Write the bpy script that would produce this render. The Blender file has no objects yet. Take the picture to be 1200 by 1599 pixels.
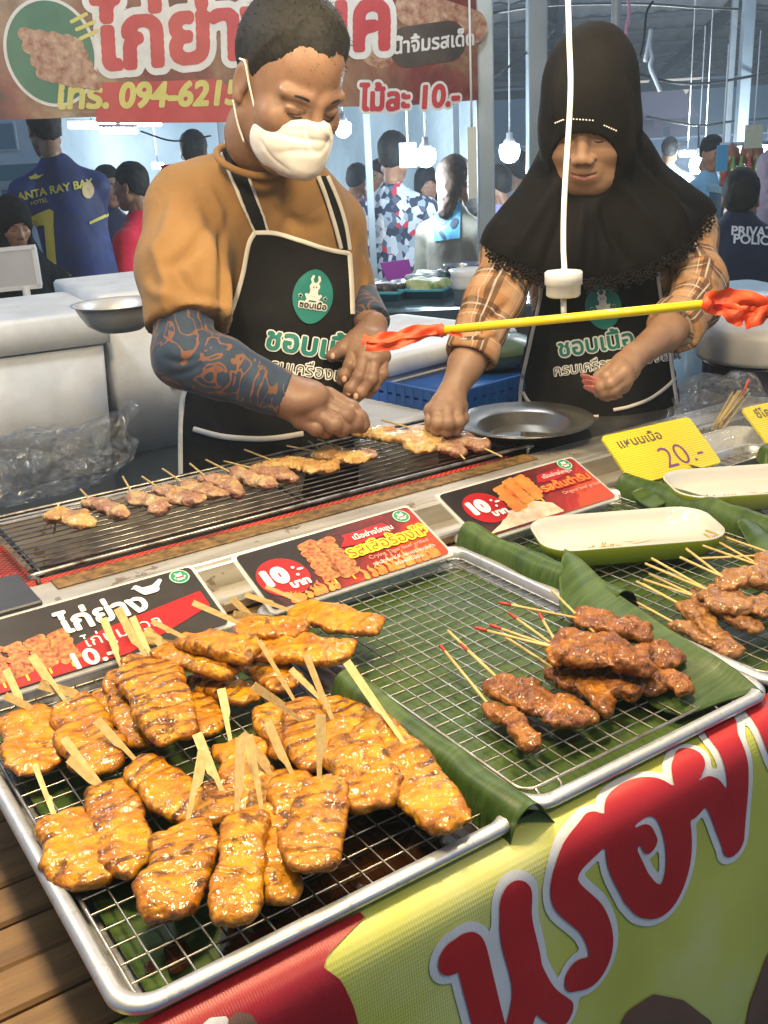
import bpy, math, random
import numpy as np
import openvdb as vdb
from mathutils import Vector, Matrix
from mathutils.bvhtree import BVHTree

SC = bpy.context.scene
COL = SC.collection
R = math.radians
RNG = np.random.default_rng(7)

# ------------------------------------------------------------------ camera
FPX = 1600.0
_p, _r, _y = R(20), R(-3), R(33)
EYE = np.array([0.0, 0.0, 1.5])
FW = np.array([math.sin(_y)*math.cos(_p), math.cos(_y)*math.cos(_p), -math.sin(_p)])
_rt = np.array([math.cos(_y), -math.sin(_y), 0.0]); _up = np.cross(_rt, FW)
RT = math.cos(_r)*_rt + math.sin(_r)*_up
UP = -math.sin(_r)*_rt + math.cos(_r)*_up
cam = bpy.data.cameras.new('camera'); cam.sensor_fit = 'VERTICAL'; cam.sensor_height = 24
cam.lens = 24*FPX/1599; cam.clip_start = 0.02; cam.clip_end = 500
camo = bpy.data.objects.new('camera', cam); COL.objects.link(camo)
camo.matrix_world = Matrix(((RT[0], UP[0], -FW[0], EYE[0]), (RT[1], UP[1], -FW[1], EYE[1]),
                            (RT[2], UP[2], -FW[2], EYE[2]), (0, 0, 0, 1)))
SC.camera = camo

# ------------------------------------------------------------------ world, sun, exposure
wd = bpy.data.worlds.new('World'); SC.world = wd; wd.use_nodes = True
_nt = wd.node_tree
_bg = _nt.nodes['Background']
_sky = _nt.nodes.new('ShaderNodeTexSky'); _sky.sky_type = 'NISHITA'; _sky.sun_disc = False
_sky.sun_elevation = R(32); _sky.sun_rotation = R(60); _sky.ozone_density = 4.0; _sky.air_density = 1.2
_nt.links.new(_sky.outputs[0], _bg.inputs[0]); _bg.inputs[1].default_value = 0.15
sl = bpy.data.lights.new('sun', 'SUN'); sl.energy = 0.12; sl.angle = R(12); sl.color = (0.85, 0.92, 1.0)
so = bpy.data.objects.new('sun', sl); COL.objects.link(so)
so.rotation_euler = (R(58), 0, R(120))
SC.view_settings.view_transform = 'Standard'; SC.view_settings.look = 'None'
SC.view_settings.exposure = 0.17; SC.view_settings.gamma = 1.0
SC.render.engine = 'CYCLES'
SC.cycles.use_denoising = True
SC.cycles.max_bounces = 6; SC.cycles.diffuse_bounces = 3; SC.cycles.glossy_bounces = 3
SC.cycles.transmission_bounces = 6; SC.cycles.transparent_max_bounces = 12
SC.cycles.sample_clamp_indirect = 4.0; SC.cycles.caustics_reflective = False; SC.cycles.caustics_refractive = False

# ------------------------------------------------------------------ pixel helpers (photo pixels -> real points)
def ray(x, y):
    return FW + RT*(x-600)/FPX - UP*(y-799.5)/FPX
def P(x, y, d):
    return EYE + ray(x, y)*d
def onz(x, y, z):
    d = ray(x, y); return EYE + d*((z-EYE[2])/d[2])
def onY(x, y, Y):
    d = ray(x, y); return EYE + d*(Y/d[1])
def px(n, d):
    return n*d/FPX

# ------------------------------------------------------------------ objects
ROOT = {}
def _arr(v): return np.asarray(v, dtype=np.float64).reshape(-1, 3)
def thing(name, label, cat, loc=(0, 0, 0), rotz=0.0, group=None, mat3=None):
    o = bpy.data.objects.new(name, None); COL.objects.link(o); o.empty_display_size = 0.05
    m = Matrix.Translation(Vector(loc)) @ (Matrix.Rotation(rotz, 4, 'Z') if mat3 is None else Matrix([list(r) for r in mat3]).to_4x4())
    o.matrix_world = m; ROOT[o] = m.inverted()
    tag(o, label, cat, group); return o
def tag(o, label=None, cat=None, group=None, kind=None):
    if label: o['label'] = label
    if cat: o['category'] = cat
    if group: o['group'] = group
    if kind: o['kind'] = kind
    return o
def make_mesh(name, v, f, smooth=True, mats=(), midx=None, uv=None):
    """v (n,3); f: array (m,k) or list of index lists"""
    v = _arr(v)
    me = bpy.data.meshes.new(name)
    if isinstance(f, np.ndarray) and f.ndim == 2:
        m, k = f.shape; loops = f.ravel(); tot = np.full(m, k)
    else:
        tot = np.array([len(q) for q in f], dtype=np.int64)
        loops = np.fromiter((i for q in f for i in q), dtype=np.int64)
    st = np.concatenate([[0], np.cumsum(tot)[:-1]]) if len(tot) else np.zeros(0, int)
    me.vertices.add(len(v)); me.vertices.foreach_set('co', v.astype(np.float32).ravel())
    me.loops.add(len(loops)); me.loops.foreach_set('vertex_index', loops.astype(np.int32))
    me.polygons.add(len(tot)); me.polygons.foreach_set('loop_start', st.astype(np.int32))
    me.polygons.foreach_set('loop_total', tot.astype(np.int32))
    me.polygons.foreach_set('use_smooth', np.full(len(tot), bool(smooth)))
    if midx is not None: me.polygons.foreach_set('material_index', np.asarray(midx, dtype=np.int32))
    if uv is not None:
        at = me.attributes.new('pat', 'FLOAT_VECTOR', 'POINT')
        at.data.foreach_set('vector', _arr(uv).astype(np.float32).ravel())
    me.update(calc_edges=True); me.validate()
    for q in mats: me.materials.append(q)
    return me
def obj(name, v, f, m=None, parent=None, smooth=True, local=False, midx=None, uv=None):
    """world-space vertices -> ONE mesh object (under parent if given)"""
    v = _arr(v)
    if parent is not None and not local:
        M_ = np.array(ROOT[parent]); v = v @ M_[:3, :3].T + M_[:3, 3]
    mats = m if isinstance(m, (list, tuple)) else ([m] if m else [])
    o = bpy.data.objects.new(name, make_mesh(name, v, f, smooth, mats, midx, uv)); COL.objects.link(o)
    if parent is not None: o.parent = parent; ROOT[o] = ROOT[parent]
    else: ROOT[o] = Matrix.Identity(4)
    return o
class MB:
    """collects pieces into one mesh"""
    def __init__(s): s.v = []; s.f = []; s.n = 0; s.mi = []
    def add(s, v, f, mi=0):
        v = _arr(v); s.v.append(v)
        for q in f: s.f.append([int(i)+s.n for i in q]); s.mi.append(mi)
        s.n += len(v); return s
    def box(s, lo, hi, M=None, mi=0, bev=0.0):
        lo = np.array(lo, float); hi = np.array(hi, float)
        if bev > 0:
            v, f = bevbox(lo, hi, bev)
        else:
            v = np.array([[x, y, z] for x in (lo[0], hi[0]) for y in (lo[1], hi[1]) for z in (lo[2], hi[2])])
            f = [(0, 1, 3, 2), (4, 6, 7, 5), (0, 4, 5, 1), (2, 3, 7, 6), (0, 2, 6, 4), (1, 5, 7, 3)]
        if M is not None: v = xf(v, M)
        return s.add(v, f, mi)
    def tube(s, pts, r, n=8, mi=0, caps=True, closed=False):
        v, f = tube(pts, r, n, caps, closed); return s.add(v, f, mi)
    def build(s, name, m=None, parent=None, smooth=True, local=False):
        return obj(name, np.concatenate(s.v), s.f, m, parent, smooth, local, midx=s.mi)
def xf(v, M):
    M = np.array(M, float); v = _arr(v)
    if M.shape == (3, 3): return v @ M.T
    return v @ M[:3, :3].T + M[:3, 3]
def bevbox(lo, hi, b):
    v = []
    for sx in (0, 1):
        for sy in (0, 1):
            for sz in (0, 1):
                for ax in range(3):
                    c = [lo[0] if not sx else hi[0], lo[1] if not sy else hi[1], lo[2] if not sz else hi[2]]
                    for k, sg in enumerate((sx, sy, sz)):
                        if k != ax: c[k] += b if not sg else -b
                    v.append(c)
    v = np.array(v); I = lambda x, y, z, a: (x*4+y*2+z)*3+a
    f = []
    for x in (0, 1): q = [I(x, 0, 0, 0), I(x, 1, 0, 0), I(x, 1, 1, 0), I(x, 0, 1, 0)]; f.append(q if x else q[::-1])
    for y in (0, 1): q = [I(0, y, 0, 1), I(1, y, 0, 1), I(1, y, 1, 1), I(0, y, 1, 1)]; f.append(q[::-1] if y else q)
    for z in (0, 1): q = [I(0, 0, z, 2), I(1, 0, z, 2), I(1, 1, z, 2), I(0, 1, z, 2)]; f.append(q if z else q[::-1])
    for y in (0, 1):
        for z in (0, 1): f.append([I(0, y, z, 1), I(1, y, z, 1), I(1, y, z, 2), I(0, y, z, 2)])
    for x in (0, 1):
        for z in (0, 1): f.append([I(x, 0, z, 0), I(x, 1, z, 0), I(x, 1, z, 2), I(x, 0, z, 2)])
    for x in (0, 1):
        for y in (0, 1): f.append([I(x, y, 0, 0), I(x, y, 1, 0), I(x, y, 1, 1), I(x, y, 0, 1)])
    for x in (0, 1):
        for y in (0, 1):
            for z in (0, 1): f.append([I(x, y, z, 0), I(x, y, z, 1), I(x, y, z, 2)])
    # outward winding for every face of this convex body
    c = v.mean(0); out = []
    for q in f:
        a = v[q]; n = np.cross(a[1]-a[0], a[2]-a[0]); out.append(q if np.dot(n, a.mean(0)-c) > 0 else q[::-1])
    return v, out
def tube(pts, r, n=8, caps=True, closed=False):
    p = _arr(pts); m = len(p); r = np.broadcast_to(np.asarray(r, float), (m,))
    if closed: t = np.roll(p, -1, 0)-np.roll(p, 1, 0)
    else: t = np.gradient(p, axis=0) if m > 2 else np.repeat((p[-1]-p[0])[None], m, 0)
    t /= np.maximum(np.linalg.norm(t, axis=1, keepdims=True), 1e-12)
    a = np.array([0, 0, 1.0]) if abs(t[0][2]) < .9 else np.array([1.0, 0, 0])
    u = np.cross(t[0], a); u /= np.linalg.norm(u); V = []
    for i in range(m):
        u = u-t[i]*np.dot(u, t[i]); u /= max(np.linalg.norm(u), 1e-9); w = np.cross(t[i], u)
        th = np.arange(n)*2*math.pi/n
        V.append(p[i]+r[i]*(np.cos(th)[:, None]*u+np.sin(th)[:, None]*w))
    V = np.concatenate(V); F = []
    for i in range(m if closed else m-1):
        j = (i+1) % m
        for k in range(n):
            l = (k+1) % n; F.append((i*n+k, i*n+l, j*n+l, j*n+k))
    if caps and not closed: F.append(tuple(range(n))[::-1]); F.append(tuple((m-1)*n+k for k in range(n)))
    return V, F
def lathe(prof, n=32, c=(0, 0, 0), ax=None):
    """profile of (r,z) turned round z"""
    pr = np.array(prof, float); th = np.arange(n)*2*math.pi/n; m = len(pr)
    V = np.stack([np.outer(pr[:, 0], np.cos(th)), np.outer(pr[:, 0], np.sin(th)), np.repeat(pr[:, 1][:, None], n, 1)], -1).reshape(-1, 3)
    F = [(i*n+k, i*n+(k+1) % n, (i+1)*n+(k+1) % n, (i+1)*n+k) for i in range(m-1) for k in range(n)]
    if ax is not None: V = V @ np.array(ax, float)
    return V+np.array(c), F
def loft(rings, closed=True, cap0=False, cap1=False):
    n = len(rings[0]); V = np.concatenate([_arr(q) for q in rings]); F = []
    for i in range(len(rings)-1):
        for k in range(n if closed else n-1):
            l = (k+1) % n; F.append((i*n+k, i*n+l, (i+1)*n+l, (i+1)*n+k))
    if cap0: F.append(tuple(range(n))[::-1])
    if cap1: F.append(tuple((len(rings)-1)*n+k for k in range(n)))
    return V, F
def rrect(x0, x1, y0, y1, r, z, n=6):
    o = []
    for cx, cy, a0 in ((x1-r, y1-r, 0), (x0+r, y1-r, 90), (x0+r, y0+r, 180), (x1-r, y0+r, 270)):
        for k in range(n+1):
            a = R(a0+90*k/n); o.append((cx+r*math.cos(a), cy+r*math.sin(a), z))
    return o
def grid(nu, nv):
    return [(i*nv+j, (i+1)*nv+j, (i+1)*nv+j+1, i*nv+j+1) for i in range(nu-1) for j in range(nv-1)]
def spline(pts, n=8):
    p = _arr(pts); q = np.concatenate([[2*p[0]-p[1]], p, [2*p[-1]-p[-2]]]); o = []
    for i in range(1, len(q)-2):
        for k in range(n):
            t = k/n; a, b, c, d = q[i-1:i+3]
            o.append(.5*((2*b)+(-a+c)*t+(2*a-5*b+4*c-d)*t*t+(-a+3*b-3*c+d)*t**3))
    o.append(p[-1]); return np.array(o)

# ------------------------------------------------------------------ noise
_LAT = np.random.default_rng(3).random((32, 32, 32)).astype(np.float32)
def vnoise(p, s, seed=0):
    """value noise in -1..1 for (n,3) points; s = features per metre"""
    q = np.asarray(p, float)*s+seed*7.31+100; i = np.floor(q).astype(int); f = q-i; f = f*f*(3-2*f); o = 0
    for a in (0, 1):
        for b in (0, 1):
            for c in (0, 1):
                w = (f[..., 0] if a else 1-f[..., 0])*(f[..., 1] if b else 1-f[..., 1])*(f[..., 2] if c else 1-f[..., 2])
                o = o+w*_LAT[(i[..., 0]+a) % 32, (i[..., 1]+b) % 32, (i[..., 2]+c) % 32]
    return o*2-1

# ------------------------------------------------------------------ solid sculpting on a distance grid
class Sdf:
    def __init__(s, lo, hi, h):
        s.lo = np.array(lo, float); s.h = h; s.n = np.ceil((np.array(hi, float)-s.lo)/h).astype(int)+1
        s.a = np.full(tuple(s.n), 0.5, np.float32); s.tr = []
    def _win(s, lo, hi):
        i = np.clip(np.floor((np.array(lo)-s.lo)/s.h).astype(int), 0, s.n); j = np.clip(np.ceil((np.array(hi)-s.lo)/s.h).astype(int)+1, 0, s.n)
        if np.any(j <= i): return None, None
        sl = tuple(slice(a, b) for a, b in zip(i, j))
        g = [(s.lo[k]+np.arange(i[k], j[k])*s.h).astype(np.float32) for k in range(3)]
        return sl, (g[0][:, None, None], g[1][None, :, None], g[2][None, None, :])
    def _mix(s, sl, d, k, op):
        a = s.a[sl]
        if op == 'sub': d = -d; lo = np.maximum
        if op == 'add':
            r = np.minimum(a, d)
            if k > 0: q = np.maximum(k-np.abs(a-d), 0)/k; r = r-q*q*k*.25
        elif op == 'sub':
            r = np.maximum(a, d)
            if k > 0: q = np.maximum(k-np.abs(a-d), 0)/k; r = r+q*q*k*.25
        s.a[sl] = r
    def cap(s, a, b, ra, rb=None, k=0.0, op='add', sq=None, flat=False):
        rb = ra if rb is None else rb; a = np.array(a, float); b = np.array(b, float); m = max(ra, rb)+k+3*s.h
        sl, g = s._win(np.minimum(a, b)-m, np.maximum(a, b)+m)
        if sl is None: return s
        ab = b-a; L = max(ab @ ab, 1e-12); x, y, z = g[0]-a[0], g[1]-a[1], g[2]-a[2]
        t = (x*ab[0]+y*ab[1]+z*ab[2])/L; tr = t; t = np.clip(t, 0, 1)
        dx, dy, dz = x-t*ab[0], y-t*ab[1], z-t*ab[2]
        if sq is not None:  # squash along direction sq[0] by factor sq[1]
            n, f = np.array(sq[0], float), sq[1]; c = (dx*n[0]+dy*n[1]+dz*n[2])*(1/f-1); dx, dy, dz = dx+c*n[0], dy+c*n[1], dz+c*n[2]
            d = np.sqrt(dx*dx+dy*dy+dz*dz)-(ra+(rb-ra)*t); d = d*(.5+.5*f)
        else: d = np.sqrt(dx*dx+dy*dy+dz*dz)-(ra+(rb-ra)*t)
        if flat: ll = math.sqrt(L); d = np.maximum(d, (tr-1)*ll)
        s._mix(sl, d.astype(np.float32), k, op); return s
    def chain(s, pts, rs, k=0.0, op='add', sq=None):
        for i in range(len(pts)-1): s.cap(pts[i], pts[i+1], rs[i], rs[i+1], k, op, sq)
        return s
    def ell(s, c, r, A=None, k=0.0, op='add'):
        c = np.array(c, float); r = np.array(r, float); A = np.eye(3) if A is None else np.array(A, float); m = r.max()+k+3*s.h
        sl, g = s._win(c-m, c+m)
        if sl is None: return s
        x, y, z = g[0]-c[0], g[1]-c[1], g[2]-c[2]; k0 = 0; k1 = 0
        for i in range(3):
            u = x*A[i][0]+y*A[i][1]+z*A[i][2]; k0 = k0+(u/r[i])**2; k1 = k1+(u/r[i]**2)**2
        k0 = np.sqrt(k0); k1 = np.sqrt(np.maximum(k1, 1e-9)); d = k0*(k0-1)/k1
        s._mix(sl, d.astype(np.float32), k, op); return s
    def cut(s, pt, n, k=0.0):
        """remove the half space on the side n points to"""
        n = np.array(n, float); n /= np.linalg.norm(n)
        g = [(s.lo[i]+np.arange(s.n[i])*s.h).astype(np.float32) for i in range(3)]
        d = (g[0][:, None, None]-pt[0])*n[0]+(g[1][None, :, None]-pt[1])*n[1]+(g[2][None, None, :]-pt[2])*n[2]
        a = s.a; r = np.maximum(a, d)
        if k > 0: q = np.maximum(k-np.abs(a-d), 0)/k; r = r+q*q*k*.25
        s.a = r.astype(np.float32); return s
    def func(s, fn, op='add', k=0.0):
        g = [(s.lo[i]+np.arange(s.n[i])*s.h).astype(np.float32) for i in range(3)]
        sl = (slice(None),)*3
        s._mix(sl, fn(g[0][:, None, None], g[1][None, :, None], g[2][None, None, :]).astype(np.float32), k, op); return s
    def mesh(s, iso=0.0):
        b = 3*s.h; gr = vdb.FloatGrid(background=b); a = np.clip(s.a, -b, b).copy()
        a[[0, -1]] = b; a[:, [0, -1]] = b; a[:, :, [0, -1]] = b
        gr.copyFromArray(a); v, q = gr.convertToQuads(iso)
        v = v.astype(np.float64)*s.h+s.lo; q = q.astype(np.int64)
        if len(q):
            a, b_, c = v[q[:, 0]], v[q[:, 1]], v[q[:, 2]]
            if (np.cross(b_-a, c-a)*(a-v.mean(0))).sum() < 0: q = q[:, ::-1]
        return v, q
def vnormals(v, q):
    n = np.zeros_like(v); fn = np.cross(v[q[:, 2]]-v[q[:, 0]], v[q[:, 3 if q.shape[1] > 3 else 1]]-v[q[:, 1 if q.shape[1] > 3 else 0]])
    for k in range(q.shape[1]): np.add.at(n, q[:, k], fn)
    n /= np.maximum(np.linalg.norm(n, axis=1, keepdims=True), 1e-12); return n
def relax(v, q, it=2, w=.5):
    for _ in range(it):
        acc = np.zeros_like(v); c = np.zeros(len(v)); K = q.shape[1]
        for k in range(K):
            np.add.at(acc, q[:, k], v[q[:, (k+1) % K]]); np.add.at(acc, q[:, k], v[q[:, k-1]]); np.add.at(c, q[:, k], 2)
        v = v*(1-w)+w*acc/np.maximum(c, 1)[:, None]
    return v
def keepfaces(v, q, mask):
    """drop vertices where mask is False (and faces touching them)"""
    ok = mask[q].all(1); q = q[ok]; idx = np.full(len(v), -1); u = np.unique(q); idx[u] = np.arange(len(u))
    return v[u], idx[q]

# ------------------------------------------------------------------ flat marks: writing and drawn strokes as fields
def text_field(body, size, h, pad=.006, dev=.004, shear=0.0):
    cu = bpy.data.curves.new('txt', 'FONT'); cu.body = body; cu.size = size; cu.shear = shear; cu.resolution_u = 4
    to = bpy.data.objects.new('txt', cu); COL.objects.link(to)
    me = bpy.data.meshes.new_from_object(to.evaluated_get(bpy.context.evaluated_depsgraph_get()))
    me.calc_loop_triangles(); n = len(me.vertices)
    v = np.zeros(n*3, np.float32); me.vertices.foreach_get('co', v); v = v.reshape(-1, 3)[:, :2]
    t = np.zeros(len(me.loop_triangles)*3, np.int32); me.loop_triangles.foreach_get('vertices', t); t = t.reshape(-1, 3)
    bpy.data.objects.remove(to); bpy.data.curves.remove(cu); bpy.data.meshes.remove(me)
    lo = v.min(0)-pad; hi = v.max(0)+pad; nn = np.ceil((hi-lo)/h).astype(int)+1
    S = 2; hs = h/S; m = np.zeros(tuple(nn*S), bool)
    for tri in v[t]:
        i = np.floor((tri.min(0)-lo)/hs).astype(int); j = np.ceil((tri.max(0)-lo)/hs).astype(int)+1
        gx = lo[0]+np.arange(i[0], j[0])*hs; gy = lo[1]+np.arange(i[1], j[1])*hs; X, Y = gx[:, None], gy[None, :]
        a, b, c = tri; e = lambda p, q: (q[0]-p[0])*(Y-p[1])-(q[1]-p[1])*(X-p[0])
        e1, e2, e3 = e(a, b), e(b, c), e(c, a); z = 1e-12
        m[i[0]:j[0], i[1]:j[1]] |= ((e1 >= -z) & (e2 >= -z) & (e3 >= -z)) | ((e1 <= z) & (e2 <= z) & (e3 <= z))
    K = int(math.ceil(dev/hs))+1; D = np.full(m.shape, (K+.5)*hs, np.float32); Di = D.copy(); mp = np.pad(m, K)
    for dx in range(-K, K+1):
        for dy in range(-K, K+1):
            d = math.hypot(dx, dy)*hs
            if d > K*hs: continue
            w = mp[K+dx:K+dx+m.shape[0], K+dy:K+dy+m.shape[1]]
            D = np.where(w & (d < D), d, D); Di = np.where(~w & (d < Di), d, Di)
    sd = np.where(m, -(Di-.5*hs), D-.5*hs).astype(np.float32)
    sd = sd.reshape(nn[0], S, nn[1], S).mean((1, 3))
    return sd, lo+hs*.5, h
def stroke_field(strokes, h, pad=.006):
    """strokes: list of (points (n,2), radius or radii)"""
    al = np.concatenate([np.array(p, float).reshape(-1, 2) for p, _ in strokes]); mr = max(np.max(r) for _, r in strokes)
    lo = al.min(0)-mr-pad; hi = al.max(0)+mr+pad; nn = np.ceil((hi-lo)/h).astype(int)+1
    X = lo[0]+np.arange(nn[0])[:, None]*h; Y = lo[1]+np.arange(nn[1])[None, :]*h; D = np.full(tuple(nn), 9.0)
    for p, r in strokes:
        p = np.array(p, float).reshape(-1, 2); r = np.broadcast_to(np.asarray(r, float), (len(p),))
        if len(p) == 1: D = np.minimum(D, np.hypot(X-p[0, 0], Y-p[0, 1])-r[0])
        for i in range(len(p)-1):
            a, b = p[i], p[i+1]; ab = b-a; t = np.clip(((X-a[0])*ab[0]+(Y-a[1])*ab[1])/max(ab @ ab, 1e-12), 0, 1)
            D = np.minimum(D, np.hypot(X-a[0]-t*ab[0], Y-a[1]-t*ab[1])-(r[i]+(r[i+1]-r[i])*t))
    return D, lo, h
def poly_field(poly, h, pad=.004):
    p = np.array(poly, float); lo = p.min(0)-pad; hi = p.max(0)+pad; nn = np.ceil((hi-lo)/h).astype(int)+1
    X = lo[0]+np.arange(nn[0])[:, None]*h; Y = lo[1]+np.arange(nn[1])[None, :]*h; D = np.full(tuple(nn), 9.0); ins = np.zeros(tuple(nn), bool)
    for i in range(len(p)):
        a, b = p[i], p[(i+1) % len(p)]; ab = b-a; t = np.clip(((X-a[0])*ab[0]+(Y-a[1])*ab[1])/max(ab @ ab, 1e-12), 0, 1)
        D = np.minimum(D, np.hypot(X-a[0]-t*ab[0], Y-a[1]-t*ab[1]))
        if a[1] != b[1]: ins ^= ((a[1] > Y) != (b[1] > Y)) & (X < (b[0]-a[0])*(Y-a[1])/(b[1]-a[1])+a[0])
    return np.where(ins, -D, D), lo, h
def msq(fld, iso=0.0):
    """marching squares: filled flat sheet of where field < iso -> (verts2d, faces)"""
    D, lo, h = fld; D = D-iso; nx, ny = D.shape; ins = D < 0
    cnt = ins[:-1, :-1].astype(int)+ins[1:, :-1]+ins[1:, 1:]+ins[:-1, 1:]
    nid = {}; V = []; Fc = []
    def node(i, j):
        k = (i, j)
        if k not in nid: nid[k] = len(V); V.append((lo[0]+i*h, lo[1]+j*h))
        return nid[k]
    def edge(i, j, i2, j2):
        k = (i, j, i2, j2) if (i, j) < (i2, j2) else (i2, j2, i, j)
        if k not in nid:
            a, b = D[i, j], D[i2, j2]; t = a/(a-b); nid[k] = len(V); V.append((lo[0]+(i+t*(i2-i))*h, lo[1]+(j+t*(j2-j))*h))
        return nid[k]
    for i, j in np.argwhere(cnt == 4): Fc.append((node(i, j), node(i+1, j), node(i+1, j+1), node(i, j+1)))
    for i, j in np.argwhere((cnt > 0) & (cnt < 4)):
        c = ((i, j), (i+1, j), (i+1, j+1), (i, j+1)); o = []
        for k in range(4):
            a, b = c[k], c[(k+1) % 4]
            if ins[a]: o.append(node(*a))
            if ins[a] != ins[b]: o.append(edge(*a, *b))
        if len(o) >= 3: Fc.append(o)
    return (np.array(V) if V else np.zeros((0, 2))), Fc
def mark(name, fld, iso, fn, m, parent, smooth=True):
    """a printed mark: field -> flat sheet mapped by fn((n,2))->(n,3) onto its surface"""
    v, f = msq(fld, iso)
    if not len(f): return None
    return obj(name, fn(v), f, m, parent, smooth)
def disc_pts(cx, cy, rx, ry=None, n=28):
    ry = rx if ry is None else ry
    return [(cx+rx*math.cos(2*math.pi*k/n), cy+ry*math.sin(2*math.pi*k/n)) for k in range(n)]

# ------------------------------------------------------------------ materials
MATS = {}
class NT:
    def __init__(s, name):
        s.m = bpy.data.materials.new(name); s.m.use_nodes = True; s.t = s.m.node_tree; s.b = s.t.nodes['Principled BSDF']
    def n(s, typ, **kw):
        o = s.t.nodes.new('ShaderNode'+typ)
        for k, v in kw.items():
            if k in o.bl_rna.properties: setattr(o, k, v)
            else: s.set(o, k, v)
        return o
    def set(s, o, k, v):
        i = o.inputs[k] if not isinstance(k, int) else o.inputs[k]
        if isinstance(v, bpy.types.NodeSocket): s.t.links.new(v, i)
        else: i.default_value = v
    def bs(s, **kw):
        for k, v in kw.items():
            s.set(s.b, k.replace('_', ' '), v)
        return s
    def co(s, kind='Object'): return s.n('TexCoord').outputs[kind]
    def noise(s, scale, co=None, detail=3, rough=.55, dist=0.0):
        o = s.n('TexNoise'); o.inputs['Scale'].default_value = scale; o.inputs['Detail'].default_value = detail
        o.inputs['Roughness'].default_value = rough; o.inputs['Distortion'].default_value = dist
        s.t.links.new(co if co is not None else s.co(), o.inputs['Vector']); return o.outputs['Fac']
    def ramp(s, fac, stops, interp='LINEAR'):
        o = s.n('ValToRGB'); c = o.color_ramp; c.interpolation = interp
        while len(c.elements) < len(stops): c.elements.new(.5)
        for e, (p, q) in zip(c.elements, stops): e.position = p; e.color = (*q, 1) if len(q) == 3 else q
        s.t.links.new(fac, o.inputs[0]); return o.outputs[0]
    def mix(s, fac, a, b, blend='MIX'):
        o = s.n('Mix', data_type='RGBA', blend_type=blend); o.clamp_factor = True
        for i, v in ((0, fac), (6, a), (7, b)):
            if isinstance(v, bpy.types.NodeSocket): s.t.links.new(v, o.inputs[i])
            else: o.inputs[i].default_value = v if not isinstance(v, (tuple, list)) else ((*v, 1) if len(v) == 3 else v)
        return o.outputs[2]
    def math(s, op, a, b=0.0, c=0.0):
        o = s.n('Math', operation=op)
        for i, v in enumerate((a, b, c)):
            if isinstance(v, bpy.types.NodeSocket): s.t.links.new(v, o.inputs[i])
            else: o.inputs[i].default_value = v
        return o.outputs[0]
    def xyz(s, co): o = s.n('SeparateXYZ'); s.t.links.new(co, o.inputs[0]); return o.outputs
    def mapping(s, co, scale=(1, 1, 1), rot=(0, 0, 0), loc=(0, 0, 0)):
        o = s.n('Mapping'); s.t.links.new(co, o.inputs[0]); o.inputs['Scale'].default_value = scale
        o.inputs['Rotation'].default_value = rot; o.inputs['Location'].default_value = loc; return o.outputs[0]
    def bump(s, hgt, strength=.3, dist=.002, prev=None):
        o = s.n('Bump'); o.inputs['Strength'].default_value = strength; o.inputs['Distance'].default_value = dist
        s.t.links.new(hgt, o.inputs['Height'])
        if prev is not None: s.t.links.new(prev, o.inputs['Normal'])
        s.t.links.new(o.outputs[0], s.b.inputs['Normal']); return o.outputs[0]
def mat(name, col, rough=.6, metal=0.0, col2=None, var=8.0, bump=None, coat=0.0, spec=None, emit=None, alpha=None, trans=0.0, sss=0.0):
    if name in MATS: return MATS[name]
    n = NT(name)
    if col2 is not None:
        n.bs(Base_Color=n.ramp(n.noise(var, detail=5), [(.32, col), (.7, col2)]))
    else: n.bs(Base_Color=(*col, 1))
    n.bs(Roughness=rough, Metallic=metal)
    if coat: n.bs(Coat_Weight=coat, Coat_Roughness=.08)
    if spec is not None: n.bs(Specular_IOR_Level=spec)
    if emit: n.bs(Emission_Color=(*emit[0], 1), Emission_Strength=emit[1])
    if trans: n.bs(Transmission_Weight=trans)
    if alpha is not None: n.bs(Alpha=alpha)
    if sss: n.bs(Subsurface_Weight=sss, Subsurface_Radius=(.012, .005, .003)); n.b.inputs['Subsurface Scale'].default_value = .6
    if bump: n.bump(n.noise(bump[0], detail=4), bump[1], bump[2] if len(bump) > 2 else .002)
    MATS[name] = n.m; return n.m
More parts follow.
